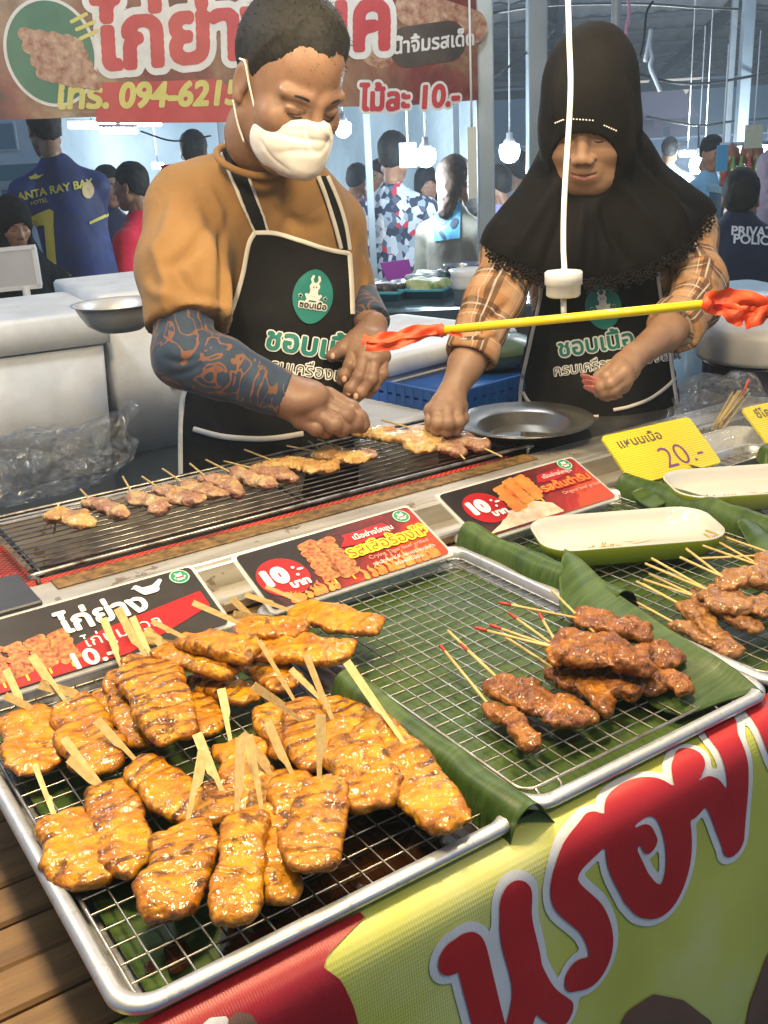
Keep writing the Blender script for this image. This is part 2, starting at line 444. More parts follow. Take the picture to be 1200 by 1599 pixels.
# ================================================================== ground and lamps
def asphalt():
    n = NT('wet_concrete'); a = n.noise(3, None, 6); n.bs(Base_Color=n.ramp(a, [(.3, (.05, .05, .052)), (.7, (.11, .11, .115))]), Roughness=n.ramp(a, [(.3, (.25,)*3), (.7, (.6,)*3)]))
    n.bump(n.noise(40, None, 5), .3, .004); return n.m
g0 = obj('ground', [(-150, -150, 0), (150, -150, 0), (150, 150, 0), (-150, 150, 0)], [(0, 1, 2, 3)], asphalt()); tag(g0, kind='structure')
BULB = {}
def led_bulb(c, r, power, label, col=(1, .86, .62), group=None, drop=.5, glow=6.0, srad=None):
    """hanging LED bulb: cord, socket, glowing dome, and its light"""
    c = np.array(c, float); t = thing('led_bulb', label, 'lamp', c, group=group)
    m = BULB.get((col, glow)) or mat('bulb_glow_%d' % len(BULB), (.9, .9, .9), .4, emit=(col, glow)); BULB[(col, glow)] = m
    v, f = lathe([(0, -r*1.1), (r*.45, -r*1.02), (r*.8, -r*.75), (r*.98, -r*.3), (r, .15*r), (r*.92, r*.6), (r*.6, r*.7)], 20, c); obj('bulb_dome', v, f, m, t)
    v, f = lathe([(r*.6, r*.7), (r*.55, r*1.0), (r*.32, r*1.2), (r*.3, r*1.7), (0, r*1.75)], 16, c); obj('socket', v, f, mat('lamp_white', (.7, .7, .7), .4), t)
    MB().tube([c+[0, 0, r*1.7], c+[.004, 0, r*1.7+drop]], .004).build('cord', mat('cord_white', (.6, .6, .6), .5), t)
    if power > 0:
        l = bpy.data.lights.new('bulb_light', 'POINT'); l.energy = power; l.color = col; l.shadow_soft_size = srad or r*1.6
        lo = bpy.data.objects.new('bulb_light', l); COL.objects.link(lo); lo.parent = t; lo.location = (0, 0, -r*1.1-(srad or r*1.6)-.01)
    return t
TARPW = mat('sky_block_tarp', (.42, .42, .40), .7, col2=(.50, .50, .48), var=3)
_cx = np.linspace(-1.2, 3.4, 24); _cy = np.linspace(.12, 3.3, 14); _V = np.array([(x, y, 2.75+.10*math.sin(x*2.2)*math.sin(y*1.4)+.12*y) for x in _cx for y in _cy]); _W = _V-[0, 0, .004]; _f = grid(24, 14)
_t = thing('sky_block_canopy', 'pale tarpaulin canopy added unseen above the food stall to block skylight', 'canopy', (1.0, 1.5, 0)); obj('tarpaulin', np.concatenate([_V, _W]), _f+[tuple(i+len(_V) for i in q[::-1]) for q in _f], TARPW, _t)  # out of view, added to keep skylight off the foreground
for _x, _y in ((-1.15, .2), (3.35, .2), (-1.15, 3.25), (3.35, 3.25)): MB().tube([(_x, _y, 0), (_x, _y, 2.72+.12*_y)], .02, 10).build('pole', mat('sky_block_pole', (.3, .32, .34), .5, .4), _t)
G1 = 'unseen bulbs assumed or added over the stall'
WARM = (1, .77, .45)
led_bulb((.22, .84, 2.10), .05, 40, 'unseen warm bulb assumed above the chicken tray', WARM, G1)  # out of view, assumed from the warm light on the chicken
led_bulb((.95, .80, 2.20), .05, 40, 'unseen warm bulb assumed above the pork tray', WARM, G1)  # assumed source of the warm light over the trays, not in view
led_bulb((.35, 1.15, 2.35), .05, 14, 'unseen warm bulb assumed above the grill', WARM, G1)  # never in view, assumed as warm light for grill and man
led_bulb((.62, .02, 2.05), .05, 12, 'unseen bulb added at the front edge of the stall to light the banner', (1, .80, .50), G1)  # added out of view so the banner face is lit from the front
led_bulb((.20, 1.95, 2.30), .05, 18, 'unseen white bulb added over the rear table to brighten the foam boxes', (.92, .96, 1.0), G1)  # added out of view so the foam boxes come out whiter
led_bulb((1.75, 2.2, 2.45), .05, 16, 'unseen white bulb added over the blue crate and drum', (.88, .95, 1.0), G1)  # added out of view for more light behind the vendors

# smoke and damp air of the market
hz_ = NT('market_haze'); hz_.t.nodes.remove(hz_.b); _pv = hz_.n('VolumePrincipled'); _pv.inputs['Color'].default_value = (.72, .86, 1.0, 1); _pv.inputs['Density'].default_value = .0078; _pv.inputs['Anisotropy'].default_value = .2
hz_.t.links.new(_pv.outputs[0], hz_.t.nodes['Material Output'].inputs['Volume'])
HZ = MB().box((-170, -170, -1), (170, 170, 16)).build('haze', hz_.m, None, False); tag(HZ, kind='stuff')
# ================================================================== stall: tables, trays, racks, leaves, banner, grill, signs
RIM = 0.98
steel = NT('brushed_steel'); _c = steel.co()
_s1 = steel.noise(6, steel.mapping(_c, (1, 6, 6)), 5)
_s2 = steel.noise(26, _c, 5, .7)
steel.bs(Base_Color=steel.mix(steel.math('MULTIPLY', steel.math('GREATER_THAN', _s2, .62), .7), steel.ramp(_s1, [(.3, (.50, .46, .39)), (.7, (.72, .69, .62))]), (.20, .13, .07)),
         Metallic=.65, Roughness=steel.ramp(_s1, [(.3, (.34,)*3), (.7, (.5,)*3)]))
steel.bump(steel.noise(120, steel.mapping(_c, (.05, 1, 1))), .12, .001)
STEEL = steel.m
ALU = NT('tray_aluminium'); _n = ALU.noise(9, None, 5); _sp = ALU.noise(60, None, 6, .7)
ALU.bs(Base_Color=ALU.mix(ALU.math('MULTIPLY', ALU.math('GREATER_THAN', _sp, .6), .35), ALU.ramp(_n, [(.3, (.46, .47, .48)), (.7, (.62, .62, .61))]), (.25, .22, .18)), Metallic=.75,
       Roughness=ALU.ramp(_sp, [(.3, (.32,)*3), (.7, (.5,)*3)]))
ALU.bump(_sp, .1, .0008); ALU = ALU.m
WIRE = mat('rack_wire', (.55, .53, .48), .28, .9, col2=(.34, .28, .2), var=60)
GRATE = mat('grate_wire', (.50, .48, .44), .3, .9, col2=(.07, .055, .045), var=40)
BLACK = mat('soot_black', (.012, .011, .010), .75, bump=(60, .4))
DARKPLATE = mat('dark_steel', (.055, .06, .068), .42, .35, col2=(.09, .09, .09), var=12)
WOOD = NT('plank_wood'); _c = WOOD.co()
WOOD.bs(Base_Color=WOOD.ramp(WOOD.noise(9, WOOD.mapping(_c, (.6, 8, 8)), 6, .6), [(.25, (.15, .075, .022)), (.55, (.28, .15, .045)), (.8, (.37, .22, .075))]), Roughness=.6)
WOOD.bump(WOOD.noise(30, WOOD.mapping(_c, (.4, 8, 8)), 5), .35, .002); WOOD = WOOD.m

def leaf_mat():
    n = NT('banana_leaf'); c = n.co('Object'); s = n.xyz(c)
    vein = n.noise(1, n.mapping(c, (4, 260, 60)), 3, .6); vein2 = n.noise(1, n.mapping(c, (3, 60, 20)), 3)
    big = n.noise(11, c, 4); fine = n.noise(70, n.mapping(c, (.15, 1, 1)), 4); spots = n.noise(45, c, 5, .7)
    col = n.ramp(big, [(.25, (.022, .054, .006)), (.55, (.048, .094, .014)), (.8, (.10, .15, .034))])
    col = n.mix(n.ramp(vein, [(.40, (0, 0, 0)), (.62, (.55,)*3)]), col, (.085, .125, .033)); col = n.mix(n.ramp(vein2, [(.45, (0, 0, 0)), (.7, (.6,)*3)]), col, (.016, .042, .008))
    col = n.mix(n.ramp(spots, [(.66, (0, 0, 0)), (.74, (.5,)*3)]), col, (.16, .20, .06))
    n.bs(Base_Color=col, Roughness=n.ramp(big, [(.3, (.34,)*3), (.7, (.52,)*3)]), Specular_IOR_Level=.35)
    n.bump(n.math('ADD', vein, n.math('MULTIPLY', vein2, 1.5)), .35, .0008); return n.m
LEAF = leaf_mat()

# ---- slatted work table that carries everything
t = thing('stall_table', 'long slatted wooden stall table under the trays and signs', 'table', (.9, .8, 0))
b = MB()
for k in range(15):
    y0 = .42+k*.051; b.box((-.75, y0, .868+(k % 3)*.0012), (.168, y0+.0487, .888+(k % 3)*.0012), bev=.003)
b.build('plank_top', WOOD, t, smooth=False)
MB().box((.172, .52, .925), (2.2, 1.10, .945), bev=.003).build('tray_board', WOOD, t, smooth=False)
MB().box((.172, .53, .70), (.182, 1.06, .924)).build('side_board', DARKPLATE, t, smooth=False)
for x, y, h in ((-.7, .45, .866), (-.7, 1.1, .866), (.22, .58, .924), (.22, 1.04, .924), (2.1, .56, .924), (2.1, 1.06, .924)):
    MB().box((x-.02, y-.02, 0), (x+.02, y+.02, h), bev=.002).build('leg', DARKPLATE, t, smooth=False)

# ---- trays
def tray(x0, x1, y0, y1, label, z=RIM):
    t = thing('serving_tray', label, 'tray', ((x0+x1)/2, (y0+y1)/2, z-.03), group='aluminium trays on the stall')
    r = .028; rings = []
    for ins, dz in ((-.0005, -.006), (-.001, -.002), (.001, .0), (.004, .0012), (.010, .0006), (.0125, -.002), (.0145, -.008), (.019, -.027), (.024, -.030)):
        rings.append(rrect(x0+ins, x1-ins, y0+ins, y1-ins, max(r-ins*.6, .01), z+dz, 8))
    v, f = loft(rings, True, False, True); obj('pan', v, f, ALU, t)
    rings = []
    for ins, dz in ((-.0005, -.006), (.006, -.0075), (.012, -.01), (.016, -.03), (.02, -.0335)):
        rings.append(rrect(x0+ins, x1-ins, y0+ins, y1-ins, max(r-ins*.6, .01), z+dz, 8))
    v, f = loft(rings[::-1], True, True, False); obj('underside', v, f, ALU, t)
    return t
TR = [(.120, .466, .525, 1.012), (.470, .786, .527, 1.03), (.790, 1.115, .528, 1.06), (1.12, 1.45, .53, 1.07)]
TL = ['aluminium tray of glazed chicken skewers with dark sauce pooled inside', 'aluminium tray with the small pile of dark beef skewers',
      'aluminium tray holding the pork skewers and the nearer empty plate', 'aluminium tray under the farther empty white plate']
for q, l in zip(TR, TL): tray(*q, l)

# ---- wire racks
RZ = RIM-.010
def rack(x0, x1, y0, y1, px_, py_, label, z=RZ, rot=0.0):
    t = thing('wire_rack', label, 'rack', ((x0+x1)/2, (y0+y1)/2, z), rotz=rot, group='wire racks in the trays')
    hx, hy = (x1-x0)/2, (y1-y0)/2
    fr = MB().tube(rrect(-hx, hx, -hy, hy, .014, 0, 5), .0017, 8, closed=True)
    for sx in (-1, 1):  # bent feet at the corners
        for sy in (-1, 1):
            cx, cy = sx*(hx-.012), sy*(hy-.002)
            fr.tube(spline([(cx, cy, 0), (cx, cy+sy*.008, -.004), (cx-sx*.012, cy+sy*.009, -.016), (cx-sx*.024, cy+sy*.008, -.004), (cx-sx*.024, cy, 0)], 5), .0016, 7)
    fr.build('rack_frame', WIRE, t, local=True)
    w = MB(); n = round(2*hx/px_)
    for k in range(1, n): x = -hx+2*hx*k/n; w.tube([(x, -hy, .0018), (x+RNG.normal()*.0004, 0, .0018), (x, hy, .0018)], .00085, 6, caps=False)
    n = round(2*hy/py_)
    for k in range(1, n): y = -hy+2*hy*k/n; w.tube([(-hx, y, .0004), (0, y+RNG.normal()*.0005, .0004), (hx, y, .0004)], .00085, 6, caps=False)
    w.build('rack_wires', WIRE, t, local=True); return t
rack(.139, .449, .540, .992, .0202, .0210, 'wire rack carrying the glazed chicken skewers')
rack(.492, .768, .560, 1.008, .0200, .0190, 'wire rack with the nearly empty corner and dark beef skewers')
rack(.815, 1.10, .560, 1.045, .0200, .0190, 'wire rack carrying the pork skewers')
rack(1.14, 1.43, .560, 1.05, .0200, .0190, 'wire rack beneath the farther empty plate')

# ---- banana leaves
def leaf_sheet(name, label, prof, y0, y1, ny=40, seed=0, wob=.002, group='banana leaves lining the trays', thick=.0012):
    """prof: list of (x, z) across; swept along y"""
    p = spline([(a, 0, c) for a, c in prof], 6); n = len(p); V = []
    for j in range(ny):
        y = y0+(y1-y0)*j/(ny-1)
        q = p.copy(); q[:, 1] = y; V.append(q)
    V = np.concatenate(V); V[:, 2] += wob*vnoise(V, 14, seed)+.4*wob*vnoise(V, 40, seed+3); V[:, 0] += .6*wob*vnoise(V, 18, seed+5)
    f = grid(ny, n); N = len(V); W = V.copy(); W[:, 2] -= thick
    F = f+[tuple(i+N for i in q[::-1]) for q in f]
    for j in range(ny-1):
        for k in (0, n-1):
            a, b2 = j*n+k, (j+1)*n+k; F.append((a, b2, b2+N, a+N) if k == 0 else (b2, a, a+N, b2+N))
    for j in (0, ny-1):
        for k in range(n-1):
            a, b2 = j*n+k, j*n+k+1; F.append((b2, a, a+N, b2+N) if j == 0 else (a, b2, b2+N, a+N))
    c = np.array([(prof[0][0]+prof[-1][0])/2, (y0+y1)/2, prof[0][1]])
    t = obj(name, np.concatenate([V, W])-c, F, LEAF, None); t.location = c; ROOT[t] = Matrix.Translation(Vector(c)).inverted()
    tag(t, label, 'leaf', group); return t
zb = RIM-.026
leaf_sheet('banana_leaf', 'banana leaf under the chicken rack stained with brown sauce', [(.150, zb+.003), (.18, zb), (.24, zb+.001), (.32, zb), (.40, zb+.001), (.43, zb+.001)], .553, 1.0, seed=1)
leaf_sheet('banana_leaf', 'flat green banana leaf lining the beef tray', [(.496, zb+.002), (.53, zb+.003), (.62, zb+.001), (.72, zb+.003), (.768, zb+.002)], .548, 1.01, seed=2)
leaf_sheet('banana_leaf', 'flat green banana leaf lining the pork tray', [(.805, zb+.003), (.86, zb+.002), (.95, zb+.003), (1.04, zb+.002), (1.10, zb+.006)], .552, 1.04, seed=3)
# folded edge strips standing between the trays
leaf_sheet('banana_leaf', 'glossy folded banana leaf edge between chicken and beef trays', [(.440, zb+.003), (.443, zb+.010), (.446, RIM-.004), (.452, RIM+.009), (.462, RIM+.014), (.472, RIM+.012), (.480, RIM+.002), (.486, RIM-.008), (.494, zb+.006)], .520, .80, seed=4, wob=.004)
leaf_sheet('banana_leaf', 'rolled banana leaf edge in front of the middle price card', [(.776, zb+.008), (.780, RIM+.004), (.787, RIM+.020), (.800, RIM+.026), (.815, RIM+.018), (.823, RIM+.002), (.828, zb+.012)], .74, 1.025, seed=5, wob=.005)
leaf_sheet('banana_leaf', 'rolled banana leaf edge beyond the nearer empty plate', [(1.098, zb+.01), (1.102, RIM+.006), (1.112, RIM+.020), (1.126, RIM+.022), (1.138, RIM+.012), (1.144, zb+.012)], .545, 1.045, seed=6, wob=.005)
def leaf_flap(label, pts, seed, dz=.0):
    """pts: rows of 3D points across the blade, root to tip"""
    rows = [spline(r, 5) for r in pts]; n = len(rows[0]); A = np.array(rows)
    A2 = np.array([spline(A[:, k], 6) for k in range(n)]).transpose(1, 0, 2); m = len(A2); V = A2.reshape(-1, 3)
    V[:, 2] += .0035*vnoise(V, 24, seed); f = grid(m, n); N = len(V); W = V.copy(); W[:, 2] -= .0013
    F = f+[tuple(i+N for i in q[::-1]) for q in f]
    per = [j*n for j in range(m)]+[(m-1)*n+k for k in range(1, n)]+[j*n+n-1 for j in range(m-2, -1, -1)]+[k for k in range(n-2, 0, -1)]
    for a, c in zip(per, per[1:]+per[:1]): F.append((a, c, c+N, a+N))
    c = V.mean(0); t = obj('banana_leaf', np.concatenate([V, W])-c, F, LEAF); t.location = c
    ROOT[t] = Matrix.Translation(Vector(c)).inverted(); tag(t, label, 'leaf', 'banana leaves lining the trays')
_z = lambda x, y, dz=0: tuple(onz(x, y, RIM+dz))
leaf_flap('broad banana leaf with pointed tip laid across the beef tray',
          [[_z(1192, 1082, .0), _z(1150, 1090, -.006), _z(1065, 1120, -.012)], [_z(1130, 1030, .008), _z(1095, 1045, .001), _z(1010, 1095, -.010)],
           [_z(1040, 975, .015), _z(1000, 995, .012), _z(945, 1010, -.004)], [_z(960, 925, .022), _z(925, 950, .015), _z(880, 960, .000)],
           [_z(915, 880, .030), _z(898, 905, .022), _z(874, 925, .008)], [_z(882, 856, .034), _z(879, 870, .028), _z(874, 890, .016)]], 3)
leaf_flap('pale folded banana leaf tip at the far end of the pork skewers',
          [[_z(1200, 885, .004), _z(1210, 860, .012), _z(1215, 840, .014)], [_z(1172, 850, .010), _z(1180, 835, .016), _z(1192, 825, .016)], [_z(1150, 815, .012), _z(1158, 806, .018), _z(1172, 801, .014)]], 5)
leaf_flap('banana leaf scrap tucked behind the yellow price card',
          [[_z(985, 768, .010), _z(1000, 784, .010), _z(1020, 796, .004)], [_z(1010, 756, .018), _z(1026, 770, .014), _z(1040, 784, .004)], [_z(1034, 748, .012), _z(1040, 758, .010), _z(1046, 768, .004)]], 8)
leaf_flap('dark banana leaf scrap at the edge of the far plate',
          [[_z(1180, 718, .01), _z(1190, 728, .012), _z(1205, 735, .01)], [_z(1188, 700, .03), _z(1200, 706, .03), _z(1215, 712, .02)], [_z(1200, 690, .03), _z(1208, 694, .03), _z(1220, 700, .02)]], 9)

# ---- sauce pooled in the chicken tray
SAUCE = mat('brown_sauce', (.016, .006, .002), .05, coat=1.0, col2=(.035, .012, .003), var=25)
def pool(px_pts, z, seed):
    c = [onz(x, y, z)[:2] for x, y in px_pts]; c = spline([(*q, 0) for q in c+c[:1]], 6)[:-1, :2]
    v, f = msq(poly_field(c, .0025)); V = np.c_[v, np.full(len(v), z)]; V[:, 2] += .0004*vnoise(V, 60, seed)
    return V, f
b = MB()
for pts, sd in (([(455, 1320), (560, 1262), (650, 1240), (760, 1290), (770, 1318), (690, 1372), (560, 1432), (470, 1490), (400, 1460), (395, 1390)], 1),
                ([(255, 1480), (285, 1465), (300, 1500), (268, 1520)], 2), ([(345, 1440), (420, 1470), (415, 1510), (350, 1500)], 3), ([(225, 1505), (240, 1500), (243, 1515), (228, 1520)], 4)):
    v, f = pool(pts, zb+.0055, sd); b.add(v, f)
s_ = b.build('sauce_pool', SAUCE); tag(s_, 'dark brown sauce pooled on the leaf under the chicken', 'sauce', kind='stuff')

# ---- front banner cloth
BX0, BX1, BS1 = .085, 2.3, .86
_bp = spline([(0, .540, .966), (0, .522, .9655), (0, .508, .960), (0, .499, .945), (0, .496, .92), (0, .494, .86), (0, .485, .70), (0, .475, .40), (0, .47, .12)], 14)
_bs = np.concatenate([[0], np.cumsum(np.linalg.norm(np.diff(_bp, axis=0), axis=1))])
def banner_pt(x, s):
    x = np.asarray(x, float); s = np.asarray(s, float)
    y = np.interp(s, _bs, _bp[:, 1]); z = np.interp(s, _bs, _bp[:, 2]); k = np.clip((s-.06)/.25, 0, 1)
    y = y-k*(.007*np.sin(x*8+.6)+.005*np.sin(x*19+s*4)+.010*np.clip(np.sin(x*5.3-.9+s*1.5), 0, 1)**3)
    return np.stack([x, y, z], -1)
def ban(v, off=.0012):
    v = np.c_[v[:, 0], np.clip(v[:, 1], .0004, BS1-.004)]; p = banner_pt(v[:, 0], v[:, 1]); e = banner_pt(v[:, 0], v[:, 1]+.002)-p; e /= np.linalg.norm(e, axis=1, keepdims=True)
    return p+np.stack([0*e[:, 0], e[:, 2], -e[:, 1]], 1)*off
BY = NT('banner_yellow'); _c = BY.co()
_w = BY.n('TexWave', bands_direction='X'); BY.t.links.new(_c, _w.inputs['Vector']); _w.inputs['Scale'].default_value = 150; _w.inputs['Distortion'].default_value = .3
_w2 = BY.n('TexWave', bands_direction='Z'); BY.t.links.new(_c, _w2.inputs['Vector']); _w2.inputs['Scale'].default_value = 90; _w2.inputs['Distortion'].default_value = .3
_wv = BY.math('ADD', _w.outputs['Fac'], _w2.outputs['Fac'])
BY.bs(Base_Color=BY.ramp(BY.noise(5, None, 5), [(.25, (.46, .47, .07)), (.55, (.58, .59, .11)), (.82, (.66, .66, .32))]), Roughness=.42)
BY.bump(BY.math('ADD', _wv, BY.math('MULTIPLY', BY.noise(6, None, 5), 8)), .10, .0025); BY = BY.m
def cloth_ink(name, c1, c2):
    n = NT(name); c = n.co(); w = n.n('TexWave', bands_direction='X'); n.t.links.new(c, w.inputs['Vector']); w.inputs['Scale'].default_value = 150
    n.bs(Base_Color=n.ramp(n.noise(14, c, 5), [(.3, c1), (.7, c2)]), Roughness=.4); n.bump(n.math('ADD', w.outputs['Fac'], n.math('MULTIPLY', n.noise(6, c, 5), 6)), .10, .0025); return n.m
INK_RED = cloth_ink('banner_red', (.42, .012, .016), (.50, .02, .022)); INK_WHITE = cloth_ink('banner_white', (.66, .66, .64), (.78, .78, .77))
INK_MAROON = cloth_ink('banner_maroon', (.30, .008, .014), (.40, .014, .02)); INK_BROWN = cloth_ink('banner_brown', (.13, .07, .045), (.20, .11, .07))
xs = np.linspace(BX0, BX1, 190); zs = np.concatenate([np.linspace(0, .12, 26), np.linspace(.13, BS1, 44)])
X, Z = np.meshgrid(xs, zs, indexing='ij')
bn = obj('cloth_banner', banner_pt(X.ravel(), Z.ravel()), grid(190, 70), BY)
tag(bn, 'yellow printed banner with big red letters hung along the stall front', 'banner')
def bpx(pts):
    o = []; ss = np.linspace(0, BS1, 2000); Y = np.interp(ss, _bs, _bp[:, 1]); Z = np.interp(ss, _bs, _bp[:, 2])
    for x, y in pts:
        d = ray(x, y); e = Y/d[1]*d[2]+EYE[2]-Z; i = int(np.argmin(np.abs(e))); o.append((Y[i]/d[1]*d[0], ss[i]))
    return o
def z5(pts): return [(500+a/1.7143, 1100+c/1.7143) for a, c in pts]
def bpath(pts, n=6): return spline([(a, c, 0) for a, c in bpx(z5(pts))], n)[:, :2]
LET = [(bpath([(352, 672), (392, 655), (415, 740), (440, 850), (470, 960), (500, 1060)]), .0145), (bpath([(500, 1060), (510, 900), (545, 740), (520, 600), (520, 525)]), .0165),
       (bpath([(540, 690), (590, 780), (645, 825)]), .013),
       (bpath([(738, 338), (668, 420), (652, 500), (725, 575), (752, 650), (735, 710), (684, 722)]), .0150),
       (bpath([(845, 490), (800, 390), (803, 300), (858, 248), (920, 262), (955, 350), (955, 440), (925, 520), (880, 525), (845, 490)]), .0165),
       (bpath([(850, 485), (826, 430), (832, 370), (862, 345), (880, 372)]), .009),
       (bpath([(990, 150), (974, 205), (990, 270), (1045, 235), (1100, 365)]), .0135), (bpath([(1100, 365), (1112, 240), (1085, 100), (1068, 45)]), .0150),
       (bpath([(1300, 230), (1250, 150), (1215, 90), (1190, 30), (1175, -5)]), .0165)]
lf = stroke_field(LET, .0030, pad=.02)
mark('letter_outline', lf, .0075, lambda v: ban(v, .0012), INK_WHITE, bn)
mark('lettering', lf, 0.0, lambda v: ban(v, .0024), INK_RED, bn)
sf = poly_field([(BX0+.002, .85), (BX0+.002, .012), (.16, .010), (.27, .010), (.32, .013)]+bpx([(498, 1506), (532, 1530), (552, 1572), (560, 1605)])+[(.37, .3), (.36, .5), (.34, .85)], .006)
mark('red_swoosh', sf, 0, lambda v: ban(v, .0011), INK_MAROON, bn)
mark('white_spot', poly_field(bpx([(312, 1604), (328, 1590), (352, 1587), (362, 1600), (362, 1640), (312, 1640)]), .002), 0, lambda v: ban(v, .0022), INK_WHITE, bn)
mark('dark_spot', poly_field(bpx([(354, 1592), (368, 1580), (390, 1582), (404, 1604), (404, 1650), (354, 1650)]), .002), 0, lambda v: ban(v, .0033), INK_BROWN, bn)
mark('brown_peak', poly_field(bpx([(960, 1640), (985, 1585), (1025, 1556), (1068, 1562), (1105, 1590), (1130, 1640), (1130, 1800), (950, 1800)]), .004), 0, lambda v: ban(v, .0018), INK_BROWN, bn)
mark('brown_slope', poly_field(bpx([(1150, 1640), (1165, 1560), (1190, 1490), (1230, 1440), (1330, 1440), (1330, 1700), (1150, 1700)]), .005), 0, lambda v: ban(v, .0018), INK_BROWN, bn)

# ---- grill
g = thing('gas_grill', 'long stainless steel gas grill with glowing red burner', 'grill', (.72, 1.37, .70))
GX0, GX1 = -.35, 1.9
b = MB()
b.box((GX0, 1.172, .70), (GX1, 1.186, .982), bev=.002).box((GX0, 1.186, .975), (GX1, 1.262, .984), bev=.002)
b.box((1.15, 1.2625, .955), (GX1, 1.37, .972), bev=.002).box((GX0, 1.534, .70), (1.13, 1.556, .984), bev=.002)
b.build('steel_body', STEEL, g, smooth=False)
MB().box((GX0, 1.105, .925), (GX1, 1.172, .951), bev=.003).box((GX0, 1.098, .946), (GX1, 1.112, .962), bev=.003).build('front_ledge', STEEL, g, smooth=False)
MB().box((GX0, 1.263, .88), (1.148, 1.533, .90)).box((1.128, 1.263, .901), (1.148, 1.533, .974)).build('fire_pit', BLACK, g, smooth=False)
MB().box((GX0, 1.19, .9845), (.27, 1.30, .992), bev=.002).build('side_plate', DARKPLATE, g, smooth=False)
b = MB().box((1.152, 1.2625, .9725), (GX1, 1.372, .9795), bev=.002)
b.build('dark_top_plate', DARKPLATE, g, smooth=False)
BURN = NT('glowing_burner'); _c = BURN.co()
_m = BURN.mapping(_c, (1, 1, 1), (0, 0, R(45)))
_ck = BURN.xyz(_m)
_a = BURN.math('ABSOLUTE', BURN.math('SINE', BURN.math('MULTIPLY', _ck[0], 420))); _b = BURN.math('ABSOLUTE', BURN.math('SINE', BURN.math('MULTIPLY', _ck[1], 420)))
_line = BURN.math('GREATER_THAN', BURN.math('MULTIPLY', _a, _b), .22)
_glow = BURN.ramp(BURN.noise(7, None, 3), [(.42, (.0, .0, .0)), (.62, (1, 1, 1))])
BURN.bs(Base_Color=BURN.mix(_line, (.02, .01, .01), (.30, .045, .03)), Roughness=.8, Emission_Color=(1, .045, .02, 1), Emission_Strength=BURN.math('MULTIPLY', BURN.math('MULTIPLY', _line, _glow), 1.0))
obj('burner_mesh', [(.17, 1.284, .972), (1.12, 1.284, .972), (1.12, 1.322, .967), (.17, 1.322, .967)], [(0, 1, 2, 3)], BURN.m, g, smooth=False)
obj('burner_end', [(.16, 1.30, .955), (.302, 1.30, .955), (.302, 1.52, .955), (.16, 1.52, .955)], [(0, 1, 2, 3)], BURN.m, g, smooth=False)
CRUST = mat('burnt_grease', (.30, .17, .05), .5, col2=(.05, .03, .015), var=70, bump=(90, .6))
b = MB().box((.30, 1.228, .9845), (1.11, 1.2615, .9868), bev=.0008); b.build('burnt_grease', CRUST, g, smooth=False)

gr = thing('grill_grate', 'black and silver wire grate laid over the glowing grill', 'grate', (.70, 1.40, .99))
gx0, gx1, gy0, gy1, gz = .287, 1.122, 1.268, 1.528, .996
fr = MB()
for y in (gy0, gy1):
    fr.tube(spline([(gx0, y, gz-.022), (gx0, y, gz-.006), (gx0+.006, y, gz), (.5, y, gz), (.9, y, gz), (gx1-.006, y, gz), (gx1, y, gz-.006), (gx1, y, gz-.022)], 5), .0032, 8)
fr.build('grate_frame', GRATE, gr)
GB = mat('grate_black_bar', (.03, .03, .032), .35, .6)
for x_, r_, z_ in ((gx0+.006, .0036, .003), (gx1-.01, .003, .003), (.7, .003, .005)): MB().tube([(x_, gy0, gz-z_), (x_, gy1, gz-z_)], r_).build('cross_bar', GB, gr)
w = MB()
for k in range(1, 13):
    y = gy0+(gy1-gy0)*k/13; w.tube([(gx0-.004, y, gz), (.5, y+RNG.normal()*.001, gz), (.8, y+RNG.normal()*.001, gz), (gx1, y, gz)], .0011, 6)
w.build('grate_wires', GRATE, gr)

# ---- price cards in acrylic holders
ACR = mat('clear_acrylic', (.85, .86, .85), .15, col2=None, alpha=.38)
CARD_K = mat('card_black', (.022, .017, .016), .28, col2=(.035, .028, .025), var=30, coat=.5)
def fire_card():
    n = NT('card_fire'); s = n.xyz(n.co('Object')); z = n.noise(14, None, 5, .65, 1.5)
    k = n.math('ADD', n.math('MULTIPLY', s[0], 2.9), n.math('MULTIPLY', z, .95))
    k2 = n.math('SUBTRACT', k, n.math('MULTIPLY', s[1], 4.0))
    n.bs(Base_Color=n.ramp(k2, [(.42, (.02, .014, .014)), (.66, (.12, .012, .010)), (.95, (.36, .02, .012)), (1.0, (.46, .06, .016))]), Roughness=.25, Coat_Weight=.5, Coat_Roughness=.08); return n.m
CARD_F = fire_card()
C_RED = mat('card_red', (.38, .006, .009), .3, coat=.4); C_WHITE = mat('card_white', (.80, .79, .76), .35, coat=.3); C_YEL = mat('card_yellow', (.78, .55, .02), .35, coat=.3)
C_OR = mat('card_orange', (.72, .16, .03), .35, coat=.3, col2=(.62, .28, .05), var=50); C_GRN = mat('logo_green', (.02, .27, .12), .35, coat=.3); C_DK = mat('card_dark_ink', (.02, .012, .01), .4)
C_MEAT = mat('printed_meat', (.22, .018, .008), .35, coat=.3, col2=(.66, .30, .08), var=190); C_FLAME = mat('printed_flame', (.75, .12, .02), .35, coat=.3, col2=(.75, .35, .05), var=60)
C_PINKT = mat('printed_pink', (.75, .35, .28), .35)
